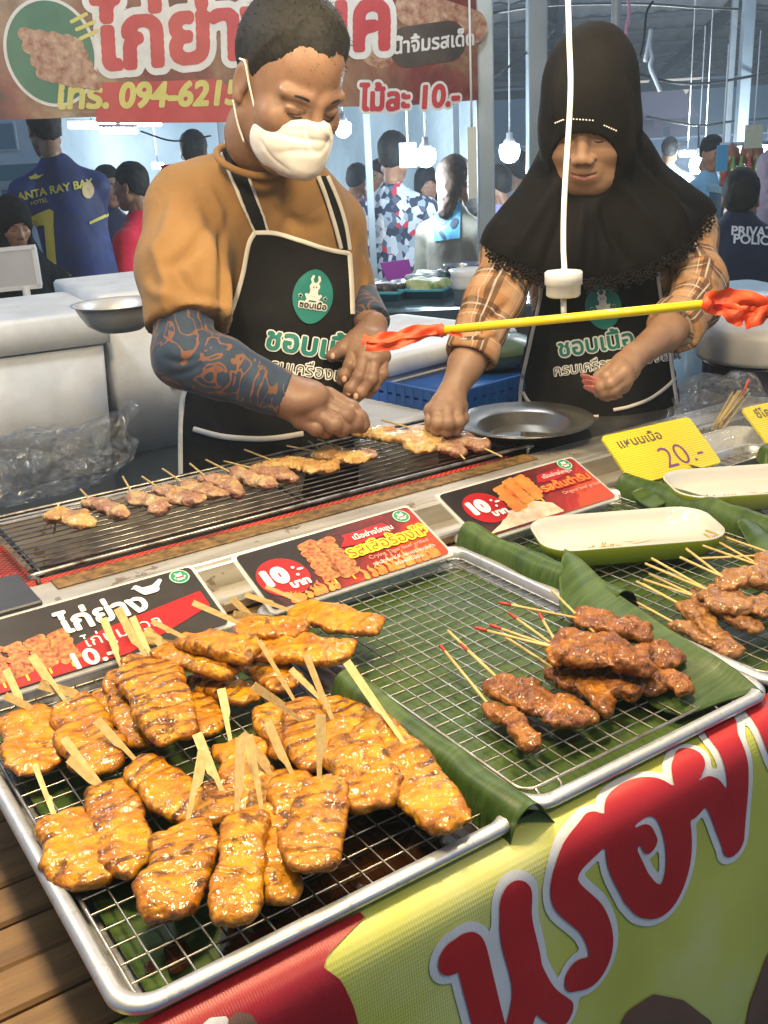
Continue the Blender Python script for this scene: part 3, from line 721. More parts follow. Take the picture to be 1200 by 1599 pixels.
def card_frame(bl, br, tilt, h, label, name='price_sign', gap=.005, group='printed ten baht price cards', cardm=CARD_K):
    """card standing on edge bl->br leaning back; local u along the edge, v up the card"""
    bl = np.array(bl, float); br = np.array(br, float); w = np.linalg.norm(br-bl); u = (br-bl)/w
    n = np.cross(u, [0, 0, 1]); n /= np.linalg.norm(n)
    bk = -n; vv = math.cos(tilt)*bk+math.sin(tilt)*np.array([0, 0, 1.]); nn = np.cross(u, vv)
    t = thing(name, label, 'sign', bl, mat3=np.stack([u, vv, nn], 1), group=group)
    r = .006
    def plate(nm, x0, x1, y0, y1, z0, z1, m):
        v, f = loft([rrect(x0, x1, y0, y1, r, z0), rrect(x0, x1, y0, y1, r, z1)], True, True, True); return obj(nm, v, f, m, t, smooth=False, local=True)
    plate('acrylic_holder', 0, w, 0, h, -.0045, -.0015, ACR)
    MB().box((.02, .004, -.055), (w-.02, .008, -.0047)).build('acrylic_foot', ACR, t, smooth=False, local=True)
    plate('printed_card', gap, w-gap, gap, h-gap, -.0012, 0, cardm)
    pl = lambda off: (lambda v: np.c_[v, np.full(len(v), off)])
    return t, w, h, pl
def lmark(t, name, fld, iso, off, m): 
    v, f = msq(fld, iso)
    return obj(name, np.c_[v, np.full(len(v), off)], f, m, t, smooth=False, local=True) if len(f) else None
def shift(fl, dx, dy, rot=0.0): return (fl[0], fl[1]+np.array([dx, dy]), fl[2])
def words(t, name, body, size, x, y, m, iso=0.0, off=.0006, shear=0.0, h=None, rot=0.0, outline=None):
    h = h or size/34; fl = text_field(body, size, h, pad=size*.16+(outline[0] if outline else 0)*1.5, dev=max(size*.1, (outline[0] if outline else 0)*1.3), shear=shear)
    c, s = math.cos(rot), math.sin(rot)
    for k, (o_, mm, dz, nm) in enumerate(([(outline[0], outline[1], off, name+'_outline')] if outline else [])+[(iso, m, off+(.0006 if outline else 0), name)]):
        v, f = msq(fl, o_)
        if len(f): obj(nm, np.c_[x+c*v[:, 0]-s*v[:, 1], y+s*v[:, 0]+c*v[:, 1], np.full(len(v), dz)], f, mm, t, smooth=False, local=True)
def logo_badge(t, x, y, r):
    lmark(t, 'green_logo', poly_field(disc_pts(x, y, r), r/14), 0, .0006, C_GRN)
    lmark(t, 'logo_ring', stroke_field([(disc_pts(x, y, r*.9)+[(x+r*.9, y)], r*.035)], r/16), 0, .0012, C_WHITE)
    lmark(t, 'logo_emblem', stroke_field([([(x-.45*r, y-.12*r), (x+.45*r, y-.12*r)], r*.14), ([(x-.14*r, y+.22*r), (x+.14*r, y+.22*r)], r*.2), ([(x-.3*r, y-.4*r), (x+.3*r, y-.4*r)], r*.09), ([(x-.28*r, y+.5*r), (x-.12*r, y+.3*r)], r*.06), ([(x+.28*r, y+.5*r), (x+.12*r, y+.3*r)], r*.06)], r/16), 0, .0012, C_WHITE)
    lmark(t, 'logo_band', stroke_field([([(x-.4*r, y-.12*r), (x+.4*r, y-.12*r)], r*.07)], r/16), 0, .0018, C_RED)
def price_badge(t, x, y, r):
    lmark(t, 'red_badge', poly_field(disc_pts(x, y, r), r/16), 0, .0006, C_RED)
    words(t, 'price', '10', r*1.06, x-.88*r, y-.24*r, C_WHITE, iso=.085*r, off=.0014, h=r/26)
    lmark(t, 'price_dash', stroke_field([([(x+.68*r, y+.14*r), (x+.84*r, y+.14*r)], r*.055), ([(x+.54*r, y-.1*r)], r*.07), ([(x+.54*r, y+.3*r)], r*.07)], r/24), 0, .0014, C_WHITE)
    words(t, 'currency', 'บาท', r*.5, x+.02*r, y-.66*r, C_WHITE, iso=.03*r, off=.0014, h=r/30)
def printed_skewer(t, x, y0, y1, w, seed, m=C_MEAT):
    rg = np.random.default_rng(seed); st = []; n = 6
    for k in range(n):
        yy = y0+(y1-y0)*(k+.5)/n; st.append(([(x-w*.45+rg.normal()*w*.1, yy-.0015), (x+w*.45+rg.normal()*w*.1, yy+.0015)], (y1-y0)/n*rg.uniform(.5, .68)))
    lmark(t, 'skewer_picture', stroke_field(st, .0012), 0, .0009, m)
    lmark(t, 'stick_picture', stroke_field([([(x, y0-.008), (x, y0)], .0012)], .0008), 0, .0008, C_YEL)
def flames(t, x0, x1, y, hgt, seed):
    rg = np.random.default_rng(seed); st = []
    for k in range(int((x1-x0)/.007)):
        a = x0+k*.007+rg.normal()*.002; hh = hgt*rg.uniform(.4, 1)
        st.append((spline([(a, y, 0), (a+.002, y+hh*.4, 0), (a-.002, y+hh*.75, 0), (a+.001, y+hh, 0)], 3)[:, :2], np.linspace(.004, .0003, 10)))
    lmark(t, 'flame_picture', stroke_field(st, .001), 0, .0007, C_FLAME)
# middle card
t, w, h, pl = card_frame((.480, .990, .983), (.752, .992, .985), R(22), .112, 'ten baht beef card with yellow title on a red flame background', cardm=CARD_F)
price_badge(t, .042, .050, .034); printed_skewer(t, .098, .022, .096, .017, 1); printed_skewer(t, .123, .02, .092, .016, 2)
flames(t, .03, .10, .008, .022, 3); flames(t, .14, .26, .008, .03, 4)
lmark(t, 'red_ribbon', poly_field([(.137, .070), (.150, .082), (.150, .090), (.165, .089), (.215, .091), (.225, .072), (.20, .068), (.16, .066)], .0015), 0, .0006, C_RED)
words(t, 'caption', 'เนื้อย่างโคขุน', .0125, .160, .0745, C_WHITE, iso=.0003, off=.0014)
words(t, 'title', 'รสเสือร้องไห้', .0255, .138, .047, C_RED, iso=-.0004, off=.0016, outline=(.0026, C_YEL), h=.0007)
words(t, 'subtitle', 'Crying Tiger beef grilled', .0095, .160, .0345, C_PINKT, off=.0012, h=.0004)
words(t, 'small_print', 'รสเสือร้องไห้ แซ่บอร่อยทุกคำ', .0085, .158, .022, C_WHITE, off=.0012, h=.0004)
words(t, 'small_print', 'อร่อยได้ไม่อั้น', .0085, .185, .012, C_WHITE, off=.0012, h=.0004)
logo_badge(t, .247, .092, .0125)
# right card
t, w, h, pl = card_frame((.803, 1.001, .985), (1.070, 1.003, .985), R(22), .112, 'ten baht card whose lower half is washed pale by painted glare', cardm=CARD_F)
price_badge(t, .052, .058, .033)
for k, (a, c) in enumerate(((.10, 0), (.122, .008), (.145, .01))): printed_skewer(t, a, .035+c, .09+c, .017, 11+k, C_OR)
GL = mat('painted_glare', (.72, .66, .55), .4, col2=(.50, .30, .16), var=45)
lmark(t, 'painted_glare', poly_field([(.02, .008), (.16, .008), (.155, .03), (.13, .045), (.10, .036), (.08, .04), (.05, .02)], .002), 0, .0005, GL)  # glare put into the card's colour as a pale patch
lmark(t, 'red_ribbon', poly_field([(.165, .075), (.175, .090), (.225, .095), (.235, .078), (.20, .072)], .0015), 0, .0006, C_RED)
words(t, 'caption', 'เนื้อย่างโคขุน', .0115, .180, .079, C_WHITE, off=.0014)
words(t, 'title', 'รสต้นตำรับ', .0215, .160, .053, C_OR, iso=.0006, off=.0014, outline=(.0022, C_RED), h=.0007)
words(t, 'subtitle', 'Original beef grilled', .0095, .185, .038, C_PINKT, off=.0012, h=.0004)
logo_badge(t, .238, .097, .0125)
# chicken card
t, w, h, pl = card_frame((.158, .992, .984), (.432, .992, .984), R(20), .118, 'black chicken price card half hidden behind the chicken skewers')
lmark(t, 'red_band', poly_field([(.01, .006), (.01, .040), (.06, .046), (.10, .040), (.135, .052), (.262, .068), (.262, .04), (.20, .02), (.15, .006)], .002), 0, .0006, C_RED)
words(t, 'title', 'ไก่ย่าง', .042, .096, .062, C_WHITE, iso=.0014, off=.0014, h=.0011)
words(t, 'subtitle', 'ไก่นุ่มนวล', .024, .110, .032, C_WHITE, off=.0014, h=.0007)
words(t, 'price', '10.-', .034, .085, .006, C_WHITE, iso=.001, off=.0014, h=.001)
for k in range(4): printed_skewer(t, .018+k*.024, .02, .07, .017, 21+k)
lmark(t, 'hen_picture', stroke_field([([(.204, .092), (.214, .092)], .0065), ([(.216, .094), (.226, .103)], (.0045, .0025)), ([(.200, .095), (.196, .102)], (.0045, .0035)), ([(.194, .102), (.190, .101)], (.0015, .0005))], .0008), 0, .0012, C_WHITE)
logo_badge(t, .250, .100, .0125)

# yellow corrugated cards
YC = NT('yellow_corrugated'); _w = YC.n('TexWave', bands_direction='Y'); YC.t.links.new(YC.co(), _w.inputs['Vector']); _w.inputs['Scale'].default_value = 75
YC.bs(Base_Color=YC.mix(_w.outputs['Fac'], (.72, .56, .01), (.80, .68, .06)), Roughness=.45); YC.bump(_w.outputs['Fac'], .5, .002); YC = YC.m
C_PUR = mat('purple_marker', (.20, .07, .22), .5); C_GREYINK = mat('grey_marker', (.10, .085, .07), .5)
def yellow_card(bl, br, tilt, h, label, t1, t2, s1=.024, s2=.058):
    bl = np.array(bl, float); br = np.array(br, float); w = np.linalg.norm(br-bl); u = (br-bl)/w; n = np.cross(u, [0, 0, 1]); n /= np.linalg.norm(n)
    vv = math.cos(tilt)*-n+math.sin(tilt)*np.array([0, 0, 1.]); nn = np.cross(u, vv)
    t = thing('price_sign', label, 'sign', bl, mat3=np.stack([u, vv, nn], 1), group='yellow handwritten price cards')
    v, f = loft([rrect(0, w, 0, h, .008, -.004), rrect(0, w, 0, h, .008, 0)], True, True, True); obj('corrugated_card', v, f, YC, t, smooth=False, local=True)
    MB().box((.02, .002, -.06), (w-.02, .006, -.0045)).build('card_foot', YC, t, smooth=False, local=True)
    words(t, 'item_name', t1, s1, .018, h*.70, C_GREYINK, iso=.0002, off=.0008, h=s1/34)
    if t2: words(t, 'price', t2, s2, w*.42, h*.14, C_PUR, iso=-.0007, off=.0008, h=s2/50)
    return t
def card_from_px(bl, br, h_tl, z):
    return onz(*bl, z), onz(*br, z)
a_, c_ = onz(990, 758, .985), onz(1128, 722, .985)
yellow_card(a_, c_, R(38), .098, 'yellow corrugated card priced 20 standing beside the plates', 'แหนมเนื้อ', '20.-')
a_, c_ = onz(1205, 700, .985), onz(1330, 668, .985)
yellow_card(a_, c_, R(38), .088, 'yellow corrugated card cut off by the photo edge', 'ซี่โครง', None)

# ---- plates
PW = mat('plate_white', (.60, .585, .53), .18, coat=.6, spec=.5); PG = mat('plate_green', (.30, .36, .015), .25, coat=.6); CRUMB = mat('food_crumbs', (.50, .28, .08), .5, col2=(.65, .45, .2), var=80)
def plate(c, ang, lx, ly, label, seed):
    t = thing('serving_plate', label, 'plate', c, rotz=ang, group='empty white plates with green undersides')
    def ring(s, z): return rrect(-lx*s, lx*s, -ly*s, ly*s, min(lx, ly)*s*.66, z, 8)
    v, f = loft([ring(1.0, .0285), ring(.995, .0305), ring(.98, .0300), ring(.94, .0230), ring(.88, .0125), ring(.80, .0085), ring(.6, .0078), ring(.3, .0076)], True, False, True); obj('white_glaze', v, f, PW, t, local=True)
    v, f = loft([ring(1.0, .0285), ring(1.0, .0255), ring(.96, .015), ring(.88, .004), ring(.80, .0), ring(.5, .0)][::-1], True, True, False); obj('green_underside', v, f, PG, t, local=True)
    rg = np.random.default_rng(seed); b = MB()
    for k in range(34):
        a = rg.normal(size=2)*[.016, .006]+[-.02*lx/.1, -.008]; r = rg.uniform(.0006, .0016)
        v, f = lathe([(0, .0078), (r, .0080), (r*.8, .0092), (0, .0096)], 5, (a[0], a[1], 0)); b.add(v, f)
    b.build('crumbs', CRUMB, t, local=True)
    smear = mat('food_smear', (.66, .56, .36), .3, coat=.4, col2=(.74, .70, .6), var=40)
    v, f = msq(poly_field([(.02+.014*math.cos(a)*(1+.4*math.sin(5*a)), .004+.006*math.sin(a)*(1+.3*math.cos(3*a))) for a in np.linspace(0, 6.1, 30)], .001)); obj('smear', np.c_[v, np.full(len(v), .0083)], f, smear, t, local=True)
pc = (onz(858, 826, RIM+.03)+onz(1098, 808, RIM+.03))/2; pc[2] = RZ+.004
plate(pc, R(-29), .122, .062, 'nearer empty white plate with green underside and crumbs', 1)
pc = (onz(1050, 752, RIM+.03)+onz(1296, 732, RIM+.03))/2; pc[2] = RZ+.004
plate(pc, R(-31), .122, .064, 'farther empty white plate with green underside beside the yellow card', 2)
# ================================================================== skewers
def chicken_mat():
    n = NT('glazed_chicken'); c = n.co(); oi = n.n('ObjectInfo').outputs['Random']
    sh = n.n('VectorMath', operation='ADD'); n.t.links.new(c, sh.inputs[0]); cb = n.n('CombineXYZ'); n.t.links.new(n.math('MULTIPLY', oi, 9.0), cb.inputs[0]); n.t.links.new(n.math('MULTIPLY', oi, 5.0), cb.inputs[1]); n.t.links.new(cb.outputs[0], sh.inputs[1]); p = sh.outputs[0]
    s = n.xyz(c); big = n.noise(26, p, 4, .6, .6); mid = n.noise(85, p, 5, .65); fine = n.noise(300, p, 3)
    col = n.ramp(big, [(.26, (.28, .085, .002)), (.44, (.48, .205, .003)), (.60, (.60, .315, .004)), (.80, (.64, .40, .025))])
    col = n.mix(n.ramp(mid, [(.54, (0, 0, 0)), (.72, (.55,)*3)]), col, (.42, .12, .008))
    # grill bars burnt across the piece
    ang = n.math('ADD', s[0], n.math('MULTIPLY', s[1], .22)); ang = n.math('ADD', ang, n.math('MULTIPLY', n.noise(40, p, 3), .016))
    bar = n.math('ABSOLUTE', n.math('SINE', n.math('ADD', n.math('MULTIPLY', ang, 175.0), n.math('MULTIPLY', oi, 3.0))))
    bar = n.ramp(bar, [(.78, (0, 0, 0)), (.95, (1, 1, 1))])
    gate = n.ramp(n.math('ADD', n.noise(21, p, 3, .6, .4), n.math('MULTIPLY', n.math('SUBTRACT', oi, .6), .22)), [(.44, (0, 0, 0)), (.56, (1, 1, 1))])
    ch = n.math('MULTIPLY', n.math('MULTIPLY', bar, gate), n.ramp(mid, [(.3, (.45,)*3), (.55, (1,)*3)]))
    spot = n.math('MULTIPLY', n.ramp(n.noise(52, p, 3, .6), [(.55, (0, 0, 0)), (.63, (1, 1, 1))]), n.ramp(n.noise(17, p, 2), [(.45, (0, 0, 0)), (.6, (1, 1, 1))]))
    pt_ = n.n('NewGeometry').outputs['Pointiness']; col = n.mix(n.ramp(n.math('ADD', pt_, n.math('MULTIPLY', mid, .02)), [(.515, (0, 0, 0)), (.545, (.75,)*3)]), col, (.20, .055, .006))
    ch = n.math('MAXIMUM', ch, spot)
    burn = n.ramp(fine, [(.34, (.012, .005, .002)), (.52, (.11, .028, .004)), (.75, (.24, .07, .006))])
    col = n.mix(n.math('MULTIPLY', ch, .94), col, burn)
    n.bs(Base_Color=col, Roughness=n.ramp(mid, [(.3, (.25,)*3), (.7, (.42,)*3)]), Coat_Weight=.65, Coat_Roughness=.09, Specular_IOR_Level=.3, Subsurface_Weight=.12, Subsurface_Radius=(.006, .003, .001))
    n.b.inputs['Subsurface Scale'].default_value = .5; n.b.inputs['Coat Tint'].default_value = (1, .86, .55, 1)
    h = n.math('ADD', n.math('MULTIPLY', mid, 1.0), n.math('MULTIPLY', fine, .35)); h = n.math('ADD', h, n.math('MULTIPLY', ch, -.5)); bn_ = n.bump(h, .7, .0032); n.t.links.new(n.bump(n.math('ADD', n.noise(70, p, 2, .5), n.math('MULTIPLY', n.noise(150, p, 2), .45)), .75, .0034), n.b.inputs['Coat Normal']); n.t.links.new(bn_, n.b.inputs['Normal']); return n.m
def meat_mat(name, stops, burnc, burn_at, coat, rough=(.25, .5), s1=34, fat=None):
    n = NT(name); c = n.co(); oi = n.n('ObjectInfo').outputs['Random']
    sh = n.n('VectorMath', operation='ADD'); n.t.links.new(c, sh.inputs[0]); cb = n.n('CombineXYZ'); n.t.links.new(n.math('MULTIPLY', oi, 9.0), cb.inputs[0]); n.t.links.new(cb.outputs[0], sh.inputs[1]); p = sh.outputs[0]
    a = n.noise(s1, p, 5, .6, .8); m = n.noise(95, p, 4, .6); f = n.noise(280, p, 3)
    col = n.ramp(a, stops)
    if fat: col = n.mix(n.ramp(n.noise(22, p, 3, .5, 1.0), [(.52, (0, 0, 0)), (.62, (1, 1, 1))]), col, fat)
    col = n.mix(n.ramp(m, [(burn_at, (0, 0, 0)), (burn_at+.14, (.85,)*3)]), col, burnc)
    n.bs(Base_Color=col, Roughness=n.ramp(m, [(.3, (rough[0],)*3), (.7, (rough[1],)*3)]), Coat_Weight=coat, Coat_Roughness=.12, Specular_IOR_Level=.3, Subsurface_Weight=.1, Subsurface_Radius=(.006, .003, .002)); n.b.inputs['Subsurface Scale'].default_value = .5
    n.bump(n.math('ADD', m, n.math('MULTIPLY', f, .5)), .9, .004); return n.m
CHICKEN = chicken_mat()
BEEF = meat_mat('glazed_beef', [(.30, (.085, .022, .003)), (.46, (.20, .060, .005)), (.62, (.34, .12, .008)), (.78, (.52, .24, .015))], (.03, .009, .003), .57, .45, rough=(.32, .55))
PORK = meat_mat('grilled_pork', [(.28, (.16, .055, .012)), (.48, (.29, .125, .032)), (.66, (.40, .20, .06)), (.80, (.48, .23, .015))], (.06, .02, .006), .60, .6)
RAW = meat_mat('raw_meat', [(.28, (.25, .10, .065)), (.5, (.38, .20, .12)), (.68, (.49, .34, .18))], (.20, .07, .035), .66, .55, fat=(.54, .38, .18))
HALF = meat_mat('half_grilled_meat', [(.28, (.34, .15, .05)), (.5, (.50, .28, .09)), (.7, (.58, .38, .14))], (.22, .08, .02), .64, .5, fat=(.60, .43, .16))
BAM = NT('bamboo'); _c = BAM.co(); BAM.bs(Base_Color=BAM.ramp(BAM.noise(40, BAM.mapping(_c, (.25, 6, 6)), 4), [(.3, (.50, .33, .10)), (.7, (.70, .52, .22))]), Roughness=.5); BAM.bump(BAM.noise(60, BAM.mapping(_c, (.1, 8, 8)), 3), .2, .0008); BAM = BAM.m
REDTIP = mat('red_stick_tip', (.45, .04, .02), .5)
def frame_of(a, b, upv=(0, 0, 1)):
    x = np.array(b, float)-a; L = np.linalg.norm(x); x /= L; z = np.array(upv, float); z = z-x*(z @ x); z /= np.linalg.norm(z); return np.stack([x, np.cross(z, x), z], 1), L
def slab(L, W, T, seed, kind):
    """a piece of meat lying along +x, y across, z up"""
    rg = np.random.default_rng(seed); h = .0014 if L*W < .004 else .0016
    if kind == 'bunch':   # chunks threaded one after another
        n = max(3, int(round(L/.017))); s = Sdf((-.016, -W*.8-.012, -T*.7-.014), (L+.016, W*.8+.012, T*.7+.016), h)
        for i in range(n):
            x = L*(i+.5)/n; y = rg.normal()*W*(.14 if kind == 'strip' else .10); a = rg.normal()*.5; ca, sa = math.cos(a), math.sin(a)
            rx = L/n*rg.uniform(.85, 1.25); ry = W*.5*rg.uniform(.78, 1.02)*(.8 if i in (0, n-1) else 1); rz = T*.46*rg.uniform(.75, 1.1)
            s.ell((x, y, rg.normal()*T*.10), (rx, ry, rz), [[ca, sa, 0], [-sa, ca, 0], [0, 0, 1]], k=.008)
            if kind == 'bunch': s.ell((x+rg.normal()*.004, y+rg.choice([-1, 1])*W*.3, T*.18), (rx*.7, ry*.5, rz*.6), None, k=.003)
        v, f = s.mesh(); nn = vnormals(v, f); v = v+nn*(.0017*vnoise(v, 130, seed)+.0012*vnoise(v, 260, seed+2)+.0016*vnoise(v, 65, seed+4))[:, None]
        return v, f
    ns = 7; ws = rg.uniform(.86, 1.06, ns); ys = rg.normal(size=ns)*W*.035; ts = rg.uniform(.85, 1.15, ns)
    extra = 0.0
    if kind == 'strip': ws = rg.uniform(.62, 1.08, ns); ys = np.cumsum(rg.normal(size=ns)*W*.10); ys -= ys.mean(); extra = .0011
    ws[0] *= .84; ws[-1] *= rg.uniform(.82, .98); xs_ = np.linspace(0, 1, ns); tw = rg.normal()*.30; sk = rg.normal()*.12
    s = Sdf((-L*.08-.004, -W*.68-.004, -T*.9-.004), (L*1.08+.004, W*.68+.004, T*.9+.004), h)
    g = np.stack(np.meshgrid(*[s.lo[k]+np.arange(s.n[k])*h for k in range(3)], indexing='ij'), -1); sh = g.shape[:3]; p = g.reshape(-1, 3)
    n1 = vnoise(p, 55, seed); n2 = vnoise(p, 120, seed+3); n3 = vnoise(p, 26, seed+9)
    u = p[:, 0]/L+sk*p[:, 1]/W*.5; w = np.interp(u, xs_, ws)*(1+.10*n3+.09*n1+.05*n2); yc = np.interp(u, xs_, ys); t_ = np.interp(u, xs_, ts)
    q = (np.abs(u-.5)*2/(1+.07*n1+.04*n2))**5+(np.abs(p[:, 1]-yc)*2/(W*w))**4.2
    crease = 0
    for k in range(rg.integers(2, 5)):   # folds pressed in across the piece
        c0 = rg.uniform(.1, .9); crease = crease+rg.uniform(.25, .6)*np.exp(-((u-c0-rg.normal()*.12*p[:, 1]/W+.05*n1)/.022)**2)
    prof = np.maximum(1-q, 0)**.36
    top = T*.35*t_*prof*(1+.17*n1+.15*n2+.20*n3)*(1-crease*.5)
    lift = tw*p[:, 1]*np.clip(u-.3, -.3, .7)*.25+T*.16*n3-T*.25*(np.abs(u-.5)*2)**2*rg.uniform(-.4, .8)
    d = np.abs(p[:, 2]-lift)-np.maximum(top, 0); d = np.where(q < 1, d*.75, np.maximum(d*.75, (q-1)*W*.12+0.0004))
    s.a = d.reshape(sh).astype(np.float32); v, f = s.mesh(); v = relax(v, f, 1, .35)
    nn = vnormals(v, f); v = v+nn*((.0011+extra)*vnoise(v, 120, seed+5)+(.0008+extra*.6)*vnoise(v*[1, .55, 1], 270, seed+6))[:, None]; return v, f
def paddle(t, tip, ent, w=.0080, side=1, frac=.55, inset=.02):
    """flat bamboo paddle stick: broad blade, shoulder, thin rod going into the meat"""
    tip = np.array(tip, float); ent = np.array(ent, float); mid = (tip+ent)/2; A, L = frame_of(tip, ent, EYE-mid)
    Lb = L*frac; a, r = w/2, .0026; y0 = side*(a-r*1.15); k = .0011
    pts = [(0, -side*a*.95), (0, side*a), (L+inset, y0+side*r*.5), (L+inset, y0-side*r*.5), (Lb+.004, y0-side*r), (Lb+.0005, y0-side*r*1.5), (Lb-.003, -side*a*.95)]
    V = [(x, y, k) for x, y in pts]+[(x, y, -k) for x, y in pts]; n = len(pts); F = [tuple(range(n)), tuple(range(2*n-1, n-1, -1))]+[(i, i+n, (i+1) % n+n, (i+1) % n) for i in range(n)]
    if side > 0: F = [q[::-1] for q in F]
    return obj('paddle_stick', xf(V, A)+tip, F, BAM, t, smooth=False)
def rod(t, tip, ent, r=.0016, inset=.03, red=False, name='bamboo_stick'):
    tip = np.array(tip, float); ent = np.array(ent, float); e = ent+(ent-tip)/np.linalg.norm(ent-tip)*inset
    b = MB(); b.tube([tip, e], r, 8)
    if red: b2 = MB().tube([tip-(e-tip)*.004, tip+(e-tip)/np.linalg.norm(e-tip)*.014], r*1.08, 8)
    o = b.build(name, BAM, t)
    if red: b2.build('red_tip', REDTIP, t)
    return o
def skewer(label, group, start, end, wpx, T, lay, seed, m, kind='slab', sticks=(), name='chicken_skewer', part='meat', base=RZ+.002, droop=0.0, wk=.93, roll=0.0):
    z = base+T*.5+lay*.0125
    A0 = onz(*start, z); B0 = onz(*end, z-droop); mp = (np.array(start)+end)/2; dv = np.array(end, float)-start; dv /= np.linalg.norm(dv); pv = np.array([-dv[1], dv[0]])
    W = np.linalg.norm(onz(*(mp+pv*wpx/2), z)-onz(*(mp-pv*wpx/2), z))*wk
    if abs(dv[0]) > .75: W = max(W-T*.9, W*.55)
    fr, L = frame_of(A0, B0)
    if roll: c, s = math.cos(roll), math.sin(roll); fr = np.stack([fr[:, 0], c*fr[:, 1]+s*fr[:, 2], -s*fr[:, 1]+c*fr[:, 2]], 1)
    t = thing(name, label, 'skewer', A0, mat3=fr, group=group)
    v, f = slab(L, W, T, seed, kind); obj(part, v, f, m, t, local=True)
    for k, q in enumerate(sticks):
        tip = onz(*q[0], z+q[1]); tgt = A0+fr[:, 0]*min(.012, L*.15)
        if len(q) > 3: tgt = onz(*q[3], z)
        if q[2] == 'p': paddle(t, tip, tgt, w=(q[4] if len(q) > 4 else .0095)*.84, side=1 if seed % 2 else -1, frac=.50+.1*(seed % 3))
        else: rod(t, tip, tgt, red=(q[2] == 'r'))
    return t
GC = 'glazed chicken skewers on the front tray'
